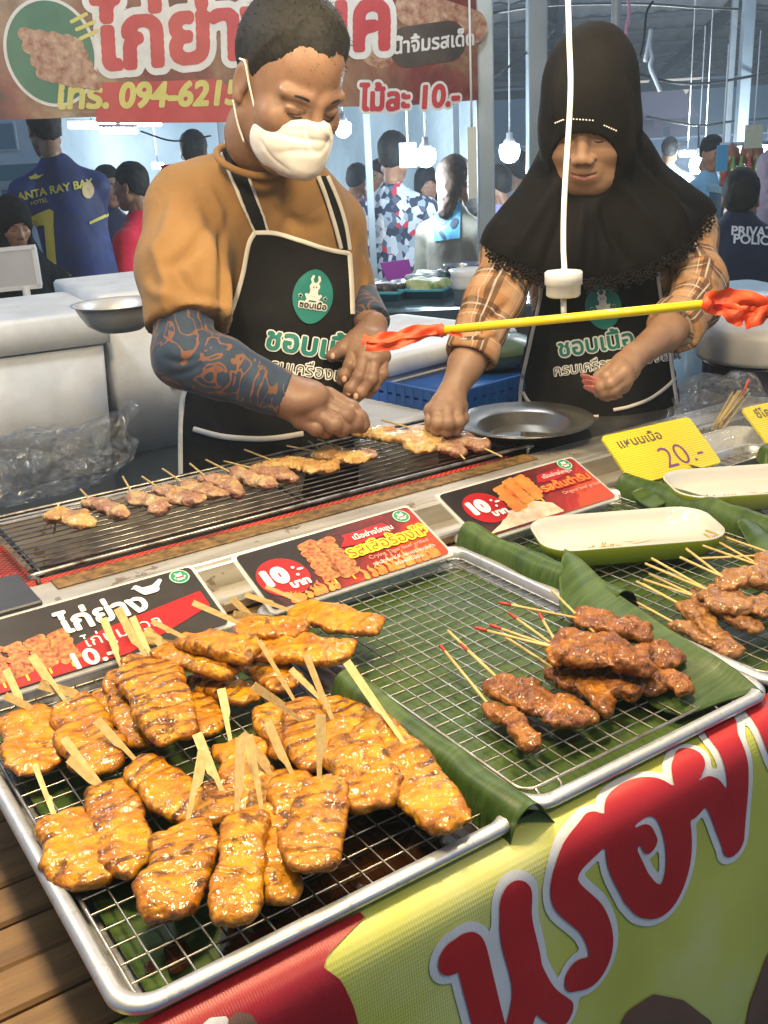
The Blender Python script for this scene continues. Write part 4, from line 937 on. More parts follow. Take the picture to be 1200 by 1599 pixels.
CH = [  # label, start, end, width px, thickness, layer, sticks
 ('glazed chicken skewer lowest at the front beside two others, stick cut short', (95, 1272), (128, 1385), 108, .017, 0, [((55, 1195), .022, 'p', (88, 1285), .006)]),
 ('glazed chicken skewer with two crossed paddles behind the lowest left piece', (160, 1225), (212, 1362), 100, .018, 0, [((100, 1153), .03, 'p'), ((108, 1185), .022, 'p')]),
 ('wide charred chicken skewer in two folds at the bottom of the heap', (296, 1275), (262, 1432), 104, .019, 0.6, [((318, 1172), .035, 'p', (296, 1285), .011)]),
 ('chicken skewer pointing right with long paddle toward the top left', (208, 1188), (328, 1276), 92, .019, .4, [((152, 1124), .03, 'p', (212, 1190), .010)]),
 ('chicken skewer with dark diagonal bars beside the wide folded piece', (388, 1258), (362, 1442), 88, .019, 1.2, [((376, 1152), .045, 'p', (372, 1275), .010)]),
 ('narrow chicken skewer tucked under the diagonal barred piece', (425, 1262), (444, 1408), 78, .019, .5, [((388, 1148), .045, 'p', (408, 1270), .010)]),
 ('chicken skewer with broad smooth face ending over the sauce pool', (508, 1212), (492, 1362), 104, .020, 1.6, [((501, 1116), .045, 'p', (502, 1222), .011)]),
 ('chicken skewer behind the broad smooth piece, half covered', (452, 1200), (470, 1330), 86, .018, .7, [((418, 1128), .035, 'p', (456, 1212), .010)]),
 ('chicken skewer standing in the middle with one upright paddle', (360, 1150), (402, 1262), 92, .018, .3, [((346, 1076), .03, 'p', (363, 1160), .010)]),
 ('small chicken skewer wedged between the middle pieces', (348, 1225), (330, 1290), 64, .016, .1, [((308, 1146), .035, 'p', (352, 1255), .011)]),
 ('chicken skewer with a second leaning paddle in the middle of the heap', (432, 1205), (408, 1290), 66, .016, .4, [((378, 1146), .035, 'p', (436, 1222), .011)]),
 ('long chicken skewer nearest the leaf edge with a burnt tip', (568, 1122), (718, 1298), 82, .021, .9, [((542, 1034), .035, 'p', (655, 1198), .010)]),
 ('chicken skewer lying under the long one beside the leaf', (500, 1090), (626, 1228), 96, .020, .1, [((455, 1045), .02, 'p', (505, 1095), .008)]),
 ('chicken skewer with three dark bars leaning on the long piece', (528, 1112), (588, 1258), 98, .021, 1.3, [((478, 1022), .05, 'p', (520, 1125), .008)]),
 ('chicken skewer on the pile centre with paddle pointing up left', (470, 1100), (498, 1200), 84, .019, .9, [((396, 1070), .045, 'p', (484, 1132), .010)]),
 ('chicken skewer beneath the pile centre', (425, 1098), (470, 1186), 78, .018, .2, [((405, 1000), .05, 'p', (460, 1092), .006)]),
 ('chicken skewer at the photo edge with three straight bars', (40, 1106), (56, 1208), 104, .018, .2, [((10, 1046), .03, 'p'), ((8, 1086), .02, 'p', (62, 1112))]),
 ('chicken skewer with wrinkled skin behind the edge piece', (112, 1094), (160, 1205), 104, .021, .5, [((50, 1024), .035, 'p', (102, 1098), .011), ((62, 1070), .012, 'p', (130, 1092), .009)]),
 ('chicken skewer half hidden under the big upright piece', (188, 1046), (222, 1162), 76, .019, .6, [((162, 966), .035, 'p', (196, 1052), .010)]),
 ('big chicken skewer in front of the black chicken card', (226, 1022), (276, 1152), 104, .021, 1.7, [((184, 950), .045, 'p', (228, 1030), .011), ((207, 964), .03, 'p', (238, 1030), .009)]),
 ('dark chicken skewer in the shade under the pile', (305, 1078), (332, 1142), 60, .017, 0, []),
 ('chicken skewer with bent edge in the shade at the middle', (300, 1050), (398, 1092), 52, .018, .4, [((196, 982), .02, 'p', (262, 1012), .008)]),
 ('slim chicken skewer slanting right below the card', (246, 1012), (372, 1046), 50, .019, 2.0, [((228, 984), .012, 'p', (262, 1012), .013)]),
 ('slim chicken skewer stacked above the slanting one', (278, 994), (406, 1022), 44, .019, 3.0, [((238, 970), .012, 'p', (290, 996), .007)]),
 ('chicken skewer at the back of the pile with long stick over the card', (366, 982), (482, 976), 46, .018, 2.2, [((302, 941), .02, 'p', (398, 984), .008)]),
 ('chicken skewer below the charred one at the back', (388, 1004), (552, 1016), 62, .020, 1.7, [((222, 998), .01, 'p', (300, 1010), .010)]),
 ('heavily charred chicken skewer at the back beside the beef card', (452, 952), (600, 978), 50, .018, 1.6, [((384, 928), .01, 'p', (462, 956), .008), ((416, 916), .006, 'p', (480, 944), .006)]),
 ('chicken skewer under the back of the pile with paired paddles', (398, 1028), (458, 1072), 62, .018, .6, [((362, 934), .03, 'p', (402, 972), .010), ((366, 958), .02, 'p', (410, 962), .008)]),
 ('chicken skewer squeezed behind the big upright piece', (160, 1072), (205, 1130), 58, .017, .1, [((64, 1066), .008, 'p', (140, 1088), .009)]),
]
for k, (lab, a, c, w, T, lay, st) in enumerate(CH): skewer(lab, GC, a, c, w, T, lay, 100+k, CHICKEN, 'slab', st)
GB_ = 'dark glazed beef skewers'
BF = [('thin beef skewer lying alone nearest the tray front', (758, 1098), (846, 1172), 34, .016, 0, [((688, 1008), .006, 'r')]),
 ('wide orange glazed beef skewer beside the thin one', (774, 1062), (914, 1132), 56, .020, .2, [((720, 1006), .01, 'r'), ((700, 985), .01, 's')]),
 ('dark beef skewer in front of the pile', (856, 1038), (964, 1106), 40, .018, .2, [((790, 995), .012, 's')]),
 ('largest glossy beef skewer on top of the pile', (852, 1012), (1022, 1022), 62, .022, 1.9, [((742, 980), .008, 'r'), ((766, 976), .006, 'r')]),
 ('beef skewer at the back of the pile', (890, 964), (1024, 984), 36, .019, 1.1, [((862, 922), .006, 's'), ((780, 941), .008, 'r')]),
 ('short dark beef skewer under the pile front', (912, 1046), (1002, 1082), 34, .017, .2, [((796, 958), .012, 'r')]),
 ('short dark beef skewer under the pile end', (972, 1044), (1036, 1078), 32, .017, .2, []),
 ('crusted beef skewer at the end of the pile', (1006, 1048), (1082, 1070), 34, .017, .5, []),
 ('beef skewer behind the crusted one', (988, 1012), (1068, 1030), 40, .018, .9, []),
 ('beef skewer beneath the glossy top one', (868, 1030), (990, 1044), 44, .018, .4, [((842, 958), .012, 'r')])]
for k, (lab, a, c, w, T, lay, st) in enumerate([(a_, b_, c_, d_*1.3, e_*1.05, f_, g_) for a_, b_, c_, d_, e_, f_, g_ in BF]): skewer(lab, GB_, a, c, w, T, lay, 200+k, BEEF, 'strip', st, name='beef_skewer')
GP = 'grilled pork skewers'
PK = [('browned pork skewer nearest the big leaf', (1050, 972), (1158, 1022), 34, .018, 0, [((984, 935), .004, 's')]),
 ('pale pork skewer second from the leaf', (1058, 940), (1140, 996), 38, .018, .4, [((1004, 912), .006, 's'), ((994, 908), .01, 's')]),
 ('pork skewer third in the row with thin tail', (1080, 928), (1195, 984), 36, .018, .8, [((1014, 896), .008, 's'), ((1006, 905), .004, 's')]),
 ('wide glossy pork skewer in the middle of the row', (1096, 920), (1212, 955), 62, .020, 1.5, [((1018, 872), .012, 's'), ((1008, 880), .01, 's')]),
 ('reddish pork skewer at the far end of the row', (1112, 900), (1236, 908), 40, .022, 2.0, [((1062, 870), .010, 's'), ((1072, 857), .012, 's')]),
 ('pork skewer cut by the photo edge with thin stick', (1180, 880), (1290, 930), 40, .018, .8, [((1098, 852), .008, 's'), ((1100, 834), .006, 's')]),
 ('pork skewer beyond the edge with a raised stick', (1200, 862), (1310, 905), 40, .018, .8, [((1102, 828), .008, 's'), ((1094, 872), .004, 's')])]
for k, (lab, a, c, w, T, lay, st) in enumerate(PK): skewer(lab, GP, a, c, w, T, lay, 300+k, PORK, 'strip', st, name='pork_skewer')
GG = 'skewers cooking on the grill'
gb = .9985
GL_ = [('golden cooked skewer at the end of the grill row', (82, 800), (140, 818), 36, .018, HALF, [((92, 786), .014, 's')]),
 ('pink raw skewer next to the golden cooked one', (138, 782), (196, 804), 28, .017, RAW, [((126, 764), .012, 's')]),
 ('raw skewer third in the grill row', (204, 776), (258, 794), 30, .017, RAW, [((192, 744), .016, 's')]),
 ('raw skewer fourth in the grill row', (250, 766), (312, 784), 28, .017, RAW, [((222, 744), .014, 's')]),
 ('raw skewer fifth in the grill row with a red patch', (286, 756), (342, 774), 28, .018, RAW, [((254, 732), .014, 's')]),
 ('pale raw skewer sixth in the grill row', (322, 748), (380, 768), 28, .018, RAW, [((297, 724), .014, 's')]),
 ('raw skewer seventh in the grill row', (362, 740), (424, 758), 28, .018, RAW, [((322, 718), .014, 's')]),
 ('raw pale skewer eighth in the grill row', (398, 732), (456, 748), 28, .018, RAW, [((350, 720), .010, 's')]),
 ('half cooked skewer ninth in the grill row', (426, 722), (518, 732), 32, .019, HALF, [((382, 702), .012, 's')]),
 ('bright half cooked bunch skewer at the middle of the grill', (500, 706), (562, 720), 34, .022, HALF, [((448, 696), .012, 's'), ((482, 688), .012, 's')]),
 ('small pink skewer beside the bright bunch', (548, 706), (586, 710), 20, .016, RAW, [((497, 686), .012, 's')]),
 ('short skewer at the back corner of the grill', (652, 672), (718, 682), 26, .018, HALF, [((596, 656), .014, 's')]),
 ('stubby raw skewer pointing to the front at the grill corner', (690, 684), (712, 706), 32, .020, RAW, [((726, 717), -.004, 's', (712, 702))]),
 ('stubby raw skewer with its stick toward the steel edge', (722, 684), (752, 698), 30, .020, RAW, [((784, 713), -.004, 's', (752, 698))])]
for k, (lab, a, c, w, T, m, st) in enumerate(GL_): skewer(lab, GG, a, c, w, T, 0, 400+k, m, 'bunch', st, name='raw_skewer' if m is RAW else 'half_cooked_skewer', base=gb, wk=.60)
skewer('skewer lifted off the grate by the hand in the dark sleeve', GG, (580, 668), (672, 700), 26, .020, .8, 431, HALF, 'strip', [((562, 657), .012, 's')], name='half_cooked_skewer', base=gb, wk=1.1)
# ================================================================== people: shared builders
def rp(n, d): return n*d/FPX
CAMX = np.stack([RT, UP, -FW])          # viewer's right, up, towards the viewer (rows)
def head_axes(yaw, pitch, roll=0.0):
    """rows: their left, forward, up in world space; yaw to the viewer's right, pitch down"""
    s, c, a, b = math.sin(yaw), math.cos(yaw), math.sin(pitch), math.cos(pitch)
    l = np.array([c, 0, -s]); f = np.array([s*b, -a, c*b]); u = np.array([s*a, b, c*a])
    if roll: cr, sr = math.cos(roll), math.sin(roll); l, u = cr*l+sr*u, -sr*l+cr*u
    return np.stack([l, f, u]) @ CAMX
def head_axes_at(x, y, yaw, pitch, roll=0.0):
    """the same, with the angles seen from the eye point"""
    v = -ray(x, y); v = v/np.linalg.norm(v); r = np.cross(UP, v); r /= np.linalg.norm(r); M_ = np.stack([r, np.cross(v, r), v])
    return head_axes(yaw, pitch, roll) @ CAMX.T @ M_
def world_axes(yawz, pitch=0.0):
    """upright axes: facing the compass angle yawz (0 = +y), head bowed by pitch"""
    f0 = np.array([math.sin(yawz), math.cos(yawz), 0]); z = np.array([0, 0, 1.]); l = np.cross(z, f0)
    f = f0*math.cos(pitch)-z*math.sin(pitch); u = z*math.cos(pitch)+f0*math.sin(pitch); return np.stack([l, f, u])
def skin(name, c1, c2, lip):
    n = NT(name); a = n.noise(22, None, 5); pt = n.n('Attribute', attribute_name='pat').outputs['Vector']; s = n.xyz(pt)
    col = n.ramp(a, [(.3, c1), (.7, c2)])
    ex = n.math('MULTIPLY', s[0], 1/.024); ez = n.math('MULTIPLY', n.math('ADD', s[2], .0615), 1/.0085); ey = n.math('GREATER_THAN', s[1], .05)
    e = n.math('ADD', n.math('MULTIPLY', ex, ex), n.math('MULTIPLY', ez, ez)); m = n.math('MULTIPLY', n.math('LESS_THAN', e, 1.0), ey)
    col = n.mix(n.math('MULTIPLY', m, .75), col, lip)
    n.bs(Base_Color=col, Roughness=n.ramp(n.noise(60), [(.3, (.36,)*3), (.7, (.55,)*3)]), Subsurface_Weight=.12, Subsurface_Radius=(.012, .005, .003), Specular_IOR_Level=.45)
    n.b.inputs['Subsurface Scale'].default_value = .5; n.bump(n.math('ADD', n.noise(300, None, 3), n.math('MULTIPLY', n.noise(90, None, 4), 1.2)), .22, .0016); return n.m
SKIN_M = skin('tanned_skin', (.205, .112, .068), (.275, .160, .100), (.18, .07, .05))
SKIN_W = skin('warm_skin', (.255, .145, .088), (.33, .20, .127), (.26, .09, .07))
EYE_DK = mat('eye_dark', (.012, .008, .007), .25); HAIRM = mat('black_hair', (.007, .0065, .006), .7, col2=(.016, .015, .014), var=160, bump=(420, .35, .0012), spec=.3)
def head_sdf(c, A, S, h, female=False, masked=False):
    c = np.array(c, float); L = lambda x, y, z: c+S*(x*A[0]+y*A[1]+z*A[2])
    J_ = .84 if masked else 1.0; g = Sdf(c-.22*S, c+.20*S, h); E = lambda p, r, k=0.0, op='add': g.ell(L(*p), np.array(r)*S, A, k*S, op); C = lambda p, q, r, r2=None, k=0.0, op='add': g.cap(L(*p), L(*q), r*S, (r if r2 is None else r2)*S, k*S, op)
    E((0, -.012, .042), (.076, .096, .086)); E((0, .022, -.02), (.066, .064, .088*J_), .03); E((0, .045, -.045*J_), (.052, .048, .07*J_), .03)
    C((-.018, .066, (-.098+.006*female)*J_), (.018, .066, (-.098+.006*female)*J_), .020, k=.03); C((-.055, .0, -.06*J_), (-.02, .055, -.1*J_), .018, k=.035); C((.055, .0, -.06*J_), (.02, .055, -.1*J_), .018, k=.035)
    for s in (-1, 1):
        E((s*.042, .058, -.018), (.027, .024, .024), .02); C((s*.014, .083, .030), (s*.05, .068, .030), .010, .008, .012)
        E((s*.032, .098, .010), (.019, .017, .0125), .014, 'sub'); E((s*.032, .0705, .008), (.0165, .0155, .0145), .004)
        C((s*.020, .0855, .0125), (s*.045, .079, .0125), .0022, k=.004); C((s*.019, .0868, .0030), (s*.045, .080, .0035), .0012, k=.003, op='sub'); C((s*.02, .083, -.004), (s*.044, .075, -.002), .003, k=.006)
        E((s*.0125, .100, -.0275), (.0095, .011, .0085), .007)
        C((s*.021, .094, -.034), (s*.034, .078, -.060), .0016, k=.008, op='sub')
        if not female: E((s*.078, -.010, .0), (.0085, .019, .031), .006); E((s*.088, -.004, .003), (.006, .011, .019), .006, 'sub'); E((s*.079, -.004, -.026), (.006, .010, .010), .006)
    if female: C((0, .086, .016), (0, .104, -.020), .0062, .0098, .012); E((0, .104, -.022), (.011, .010, .009), .006)
    else: C((0, .090, .022), (0, .112, -.020), .0075, .0115, .012); E((0, .112, -.022), (.0115, .011, .010), .006)
    if female:
        for s in (-1, 1): E((s*.040, .064, -.028), (.027, .022, .026), .02); E((s*.034, .058, -.075), (.026, .022, .024), .03)
    C((-.0055, .110, -.033), (-.0055, .108, -.03), .0035, k=.004, op='sub'); C((.0055, .110, -.033), (.0055, .108, -.03), .0035, k=.004, op='sub')
    E((0, .088, -.058), (.029, .014, .022), .014)
    C((-.017, .094, -.0565), (.017, .094, -.0565), .0045, k=.005); C((-.015, .0935, -.0675), (.015, .0935, -.0675), .0055, k=.005); C((-.022, .098, -.0605+.003*female), (0, .1008, -.0620), .0018, .0022, .004, 'sub'); C((0, .1008, -.0620), (.022, .098, -.0605+.003*female), .0022, .0018, .004, 'sub'); E((0, .083, -.083), (.016, .006, .004), .006, 'sub')
    C((0, -.022, -.05), (0, -.040, -.12), .050 if not female else .047, .048 if not female else .046, .02)
    return g, L
def local_pat(v, c, A, S): return ((v-np.array(c)) @ A.T)/S
def hand(g, W, Pm, fingers, thumb, rw, k=.007):
    """W wrist, Pm: four knuckle points; fingers: list of joint lists; radii in metres"""
    W = np.array(W, float); Pm = np.array(Pm, float)
    for q in Pm: g.cap(W, q, rw*.62, rw*.44, .012)
    for a, b in zip(Pm[:-1], Pm[1:]): g.cap(a, b, rw*.44, rw*.42, .008); g.cap((a+W)/2, (b+W)/2, rw*.58, rw*.56, .01)
    for q, js, r in zip(Pm, fingers[0], fingers[1]):
        pts = [q]+[np.array(j, float) for j in js]; rs = np.linspace(r*1.08, r*.80, len(pts)); g.chain(pts, rs, .0028)
        for p_ in pts[1:-1]: g.ell(p_, (r*1.08,)*3, None, .003)
    pts = [np.array(j, float) for j in thumb[0]]; g.cap(W, pts[0], rw*.55, thumb[1]*1.3, .012); g.chain(pts, np.linspace(thumb[1]*1.25, thumb[1]*.82, len(pts)), .004)
def join_parts(parts):
    V = []; F = []; U = []; n = 0
    for v, f, u in parts: V.append(v); F.append(np.asarray(f)+n); U.append(u if u is not None else np.full((len(v), 3), 9.0)); n += len(v)
    return np.concatenate(V), np.concatenate(F), np.concatenate(U)
class Drape:
    """throws photo-pixel points onto a body's surface and lays cloth or print on it"""
    def __init__(s, v, f, back=None): s.back = back; s.b = BVHTree.FromPolygons([tuple(q) for q in v], [tuple(int(i) for i in q) for q in f])
    def __call__(s, p, off=.004):
        o = []; 
        for x, y in np.asarray(p, float)[:, :2]:
            d = ray(x, y); d = d/np.linalg.norm(d); h = s.b.ray_cast(Vector(EYE), Vector(d))
            if h[0] is None and s.back is not None: h = s.back.b.ray_cast(Vector(EYE), Vector(d))
            if h[0] is None: h = s.b.find_nearest(Vector(EYE+d*1.95))
            q = np.array(h[0])
            n = np.array(h[1]); n = n if n @ d < 0 else -n; o.append(q+n*off)
        return np.array(o)
def cloth_mat(name, c1, c2, rough=.85, weave=900, var=9, fold=.35):
    n = NT(name); c = n.co(); dk = max(c2) < .03; n.bs(Base_Color=n.ramp(n.noise(var, c, 5), [(.3, c1), (.7, c2)]), Roughness=rough, Specular_IOR_Level=.1 if dk else .25, Sheen_Weight=0.0 if dk else .12)
    n.bump(n.math('ADD', n.math('MULTIPLY', n.noise(weave, c, 2), .25), n.math('MULTIPLY', n.noise(14, c, 4, .5, 1.2), 1.6)), fold, .006); return n.m
def sheet_px(dr, poly, step, off, thick=.0025, sm=3):
    """cloth cut to a photo outline and draped: returns verts, faces of a thin solid"""
    v2, f = msq(poly_field(poly, step, pad=step*2)); p = dr(v2, off)
    nb = [[] for _ in range(len(p))]
    for q in f:
        for a, b in zip(q, list(q[1:])+[q[0]]): nb[a].append(b); nb[b].append(a)
    for _ in range(sm):
        p = np.array([.5*p[i]+.5*p[nb[i]].mean(0) if nb[i] else p[i] for i in range(len(p))])
    return p, f, v2
def ribbon_px(dr, path, half, off, m, name, t, n=6):
    """flat strip along a pixel path, draped"""
    c = spline([(x, y, 0) for x, y in path], n)[:, :2]; d = np.gradient(c, axis=0); d /= np.linalg.norm(d, axis=1, keepdims=True); nn = np.stack([-d[:, 1], d[:, 0]], 1)
    V = np.concatenate([dr(c+nn*half*k, off*(1 if abs(k) < 1 else .55)) for k in (-1, -.5, 0, .5, 1)]); N = len(c)
    F = [(i*N+j, i*N+j+1, (i+1)*N+j+1, (i+1)*N+j) for i in range(4) for j in range(N-1)]
    return obj(name, V, F, m, t)
def px_words(dr, t, name, body, size, x, y, rot, m, iso=0.0, off=.009, outline=None, h=None, shear=0.0, sx=1.0):
    """writing laid out in photo pixels on draped cloth"""
    h = h or size/36; fl = text_field(body, size, h, pad=size*.2+(outline[0]*1.5 if outline else 0), dev=max(size*.1, outline[0]*1.3 if outline else 0), shear=shear); c, s_ = math.cos(rot), math.sin(rot)
    fn = lambda v, o: dr(np.c_[x+c*v[:, 0]*sx+s_*v[:, 1], y+s_*v[:, 0]*sx-c*v[:, 1]], o)
    if outline:
        v, f = msq(fl, outline[0]); obj(name+'_outline', fn(v, off), f, outline[1], t); off += .0012
    v, f = msq(fl, iso); return obj(name, fn(v, off), f, m, t) if len(f) else None
def px_mark(dr, t, name, fld, iso, off, m):
    v, f = msq(fld, iso); return obj(name, dr(v, off), f, m, t) if len(f) else None
def folds(v, f, amp, sc, seed, ax=(1, 1, .35), extra=()):
    """soft cloth unevenness, and drawn creases: (pixel path, width m, height m) thrown onto the surface"""
    n = vnormals(v, f); d = amp*(vnoise(v*np.array(ax), sc, seed)+.5*vnoise(v*np.array(ax), sc*2.3, seed+4))
    if extra:
        dr = Drape(v, f)
        for pth, w, am in extra:
            c = spline([(*q, 0) for q in pth], 6)[:, :2]; q = dr(c, 0.0); best = np.full(len(v), 9.0); tt = np.zeros(len(v)); N = len(q)-1
            near = np.where(np.linalg.norm(v-q.mean(0), axis=1) < np.linalg.norm(q-q.mean(0), axis=1).max()+4*w)[0]; vv = v[near]; bb = best[near]; tn = tt[near]
            for i in range(N):
                ab = q[i+1]-q[i]; L = max(ab @ ab, 1e-12); t = np.clip(((vv-q[i]) @ ab)/L, 0, 1); r = np.linalg.norm(vv-q[i]-t[:, None]*ab, axis=1); m = r < bb; bb[m] = r[m]; tn[m] = (i+t[m])/N
            d[near] += am*np.exp(-(bb/w)**2)*np.sin(np.clip(tn, .01, .99)*math.pi)**.6
    return v+n*d[:, None]
APRON = cloth_mat('black_apron', (.010, .010, .011), (.018, .018, .019), .75, 700); TRIM = cloth_mat('white_binding', (.62, .58, .50), (.72, .68, .60), .8, 900)
GREENP = mat('print_green', (.015, .20, .17), .6); WHITEP = mat('print_white', (.74, .74, .70), .6); BLACKP = mat('print_black', (.015, .015, .015), .6)
def apron_logo(dr, t, cx, cy, w, h, rot, off):
    c, s = math.cos(rot), math.sin(rot); T = lambda pts: [(cx+c*x*w-s*y*h, cy+s*x*w+c*y*h) for x, y in pts]
    q = w/16
    px_mark(dr, t, 'green_emblem', poly_field(T([(math.cos(a)*(.92+.08*math.cos(2*a)), math.sin(a)) for a in np.linspace(0, 2*math.pi, 40)[:-1]]), q), 0, off, GREENP)
    S = lambda *st: stroke_field([(T(p), r*w) for p, r in st], q*.7)
    px_mark(dr, t, 'cow_head', S(([(-.06, -.36), (.06, -.36)], .2), ([(0, -.3), (0, -.1)], .2), ([(-.08, .0), (.08, .0)], .2), ([(-.13, -.5), (-.2, -.62), (-.14, -.74)], .06), ([(.13, -.5), (.2, -.62), (.14, -.74)], .06), ([(-.35, -.05), (-.22, .12), (-.3, .22)], .07), ([(.35, -.05), (.22, .12), (.3, .22)], .07)), 0, off+.0012, WHITEP)
    px_mark(dr, t, 'cow_eyes', S(([(-.07, -.34)], .04), ([(.07, -.34)], .04), ([(-.05, -.0)], .025), ([(.05, -.0)], .025)), 0, off+.0022, BLACKP)
    star = [(math.cos(a)*(.11 if k % 2 == 0 else .05), math.sin(a)*(.11 if k % 2 == 0 else .05)) for k, a in enumerate(np.linspace(-math.pi/2, 1.5*math.pi, 11)[:-1])]
    for sx in (-.62, .60):
        px_mark(dr, t, 'star_rim', poly_field(T([(sx+a*1.4, .02+b*1.4*w/h) for a, b in star]), q*.6), 0, off+.0012, WHITEP)
        px_mark(dr, t, 'star', poly_field(T([(sx+a, .02+b*w/h) for a, b in star]), q*.6), 0, off+.0022, BLACKP)
    px_words(dr, t, 'shop_name', 'ชอบเนื้อ', w*.42, cx-.62*w*c-s*.42*h, cy-.62*w*s+c*.42*h, rot, BLACKP, iso=w*.012, off=off+.0016, outline=(w*.07, WHITEP), h=w/38)
# ================================================================== the man at the grill
man = thing('person', 'man in white face mask and brown shirt turning skewers on the grill', 'person', (.80, 1.86, 0))
HA = head_axes_at(449, 142, R(31), R(31), R(-3)); HS = .97; HC = P(449, 136, 1.56)
g, HL = head_sdf(HC, HA, HS, .0021, masked=True)
g.cap(HL(0, -.035, -.10), P(438, 300, 1.86), .049, .046, .02)
hv, hf = g.mesh(); hv, hf = keepfaces(hv, hf, np.ones(len(hv), bool))
parts = [(hv, hf, local_pat(hv, HC, HA, HS))]
# body under the clothes (coarse, hidden) and arms
J = P
def man_arms(g, grow, k=.02):
    g.chain([J(292, 330, 1.76), J(283, 440, 1.70), J(286, 556, 1.66)], [rp(52, 1.7)+grow, rp(47, 1.7)+grow, rp(44, 1.66)+grow], k)
    g.chain([J(286, 556, 1.66), J(345, 572, 1.655), J(448, 618, 1.66)], [rp(42, 1.66)+grow, rp(42, 1.66)+grow, rp(33, 1.66)+grow], k)
    g.chain([J(528, 355, 1.95), J(552, 455, 1.98), J(580, 512, 1.86)], [rp(42, 1.95)+grow, rp(38, 1.97)+grow, rp(27, 1.86)+grow], k)
b = Sdf(J(420, 500, 1.85)-[.42, .42, .5], J(420, 500, 1.85)+[.42, .42, .5], .009)
b.ell(J(432, 470, 1.98), (.10, .09, .22), None, .02); man_arms(b, -.006); b.cap(J(430, 620, 2.0), J(430, 800, 2.03), .11, .11, .03)
v, f = b.mesh(); parts.append((v, f, None))
# his right hand pinching the stick: back of the hand to the viewer
g = Sdf(J(505, 640, 1.68)-[.11, .11, .09], J(505, 640, 1.68)+[.12, .13, .09], .0016)
wr = J(440, 614, 1.665); kn = [J(512, 620, 1.70), J(506, 634, 1.672), J(492, 648, 1.655), J(470, 655, 1.66)]
g.cap(J(425, 608, 1.66), wr, rp(36, 1.66), rp(34, 1.66), .01)
g.ell(J(470, 622, 1.668), (rp(46, 1.66), rp(46, 1.66), rp(31, 1.66)), None, .016)
fing = [[J(548, 640, 1.690), J(560, 654, 1.688), J(567, 662, 1.690)], [J(540, 650, 1.664), J(552, 661, 1.674), J(564, 666, 1.684)], [J(522, 663, 1.652), J(534, 668, 1.664), J(540, 668, 1.672)], [J(494, 668, 1.655), J(508, 672, 1.668), J(514, 671, 1.676)]]
hand(g, wr, kn, (fing, [rp(15, 1.68), rp(15, 1.67), rp(14, 1.66), rp(12.5, 1.66)]), ([J(500, 630, 1.72), J(540, 652, 1.715), J(566, 664, 1.70)], rp(13, 1.7)), rp(32, 1.66))
for a_, b_ in zip(kn, fing): g.cap(wr, np.array(a_)*.9+np.array(wr)*.1, rp(4, 1.66), rp(5, 1.66), .006)
v, f = g.mesh(); parts.append((v, f, None))
# his left hand: fingers hanging down to the left in front of the apron
g = Sdf(J(570, 560, 1.82)-[.10, .12, .11], J(570, 560, 1.82)+[.10, .12, .11], .0016)
wr = J(584, 508, 1.86); kn = [J(553, 546, 1.815), J(570, 557, 1.800), J(586, 561, 1.800), J(598, 556, 1.815)]
fing = [[J(547, 570, 1.800), J(538, 586, 1.800), J(534, 595, 1.805)], [J(561, 588, 1.785), J(548, 607, 1.785), J(542, 617, 1.79)], [J(580, 592, 1.785), J(564, 613, 1.788), J(555, 624, 1.795)], [J(598, 584, 1.800), J(585, 604, 1.802), J(575, 616, 1.808)]]
hand(g, wr, kn, (fing, [rp(10.2, 1.8), rp(10.6, 1.8), rp(10, 1.8), rp(8.6, 1.8)]), ([J(556, 530, 1.83), J(536, 545, 1.82), J(519, 556, 1.82)], rp(12, 1.82)), rp(27, 1.83))
v, f = g.mesh(); parts.append((v, f, None))
V, F_, U = join_parts(parts); obj('body', V, F_, SKIN_M, man, uv=U)
NAIL = mat('nail', (.50, .30, .22), .3, coat=.3)
for q in ((538, 592, 1.788), (545, 613, 1.778), (556, 619, 1.778), (520, 556, 1.808), (567, 661, 1.680)):
    c = P(*q); v, f = lathe([(0, .0045), (.0045, .003), (.0058, 0), (.0035, -.001)], 12); obj('fingernail', xf(v*[.85, 1.15, .5], np.stack([RT, UP, -FW], 1))+c, f, NAIL, man)
# eyes (looking down), brows
def face_bits(t, c, A, S, brow=.0024):
    Lc = lambda x, y, z: np.array(c)+S*(x*A[0]+y*A[1]+z*A[2])
    for s in (-1, 1):
        MB().tube(spline([Lc(s*.0195, .0868, .0022), Lc(s*.032, .0868, .0004), Lc(s*.0445, .0795, .0030)], 5), np.array([.0003]+[.0013]*9+[.0003])*S, 6).build('eye_line', EYE_DK, t)
        MB().tube(spline([Lc(s*.012, .0905, .0285), Lc(s*.03, .088, .0345), Lc(s*.052, .070, .0285)], 5), np.array([brow*.6]+[brow]*8+[brow*.6, brow*.2])*S, 6).build('eyebrow', HAIRM, t)
face_bits(man, HC, HA, HS, .0017)
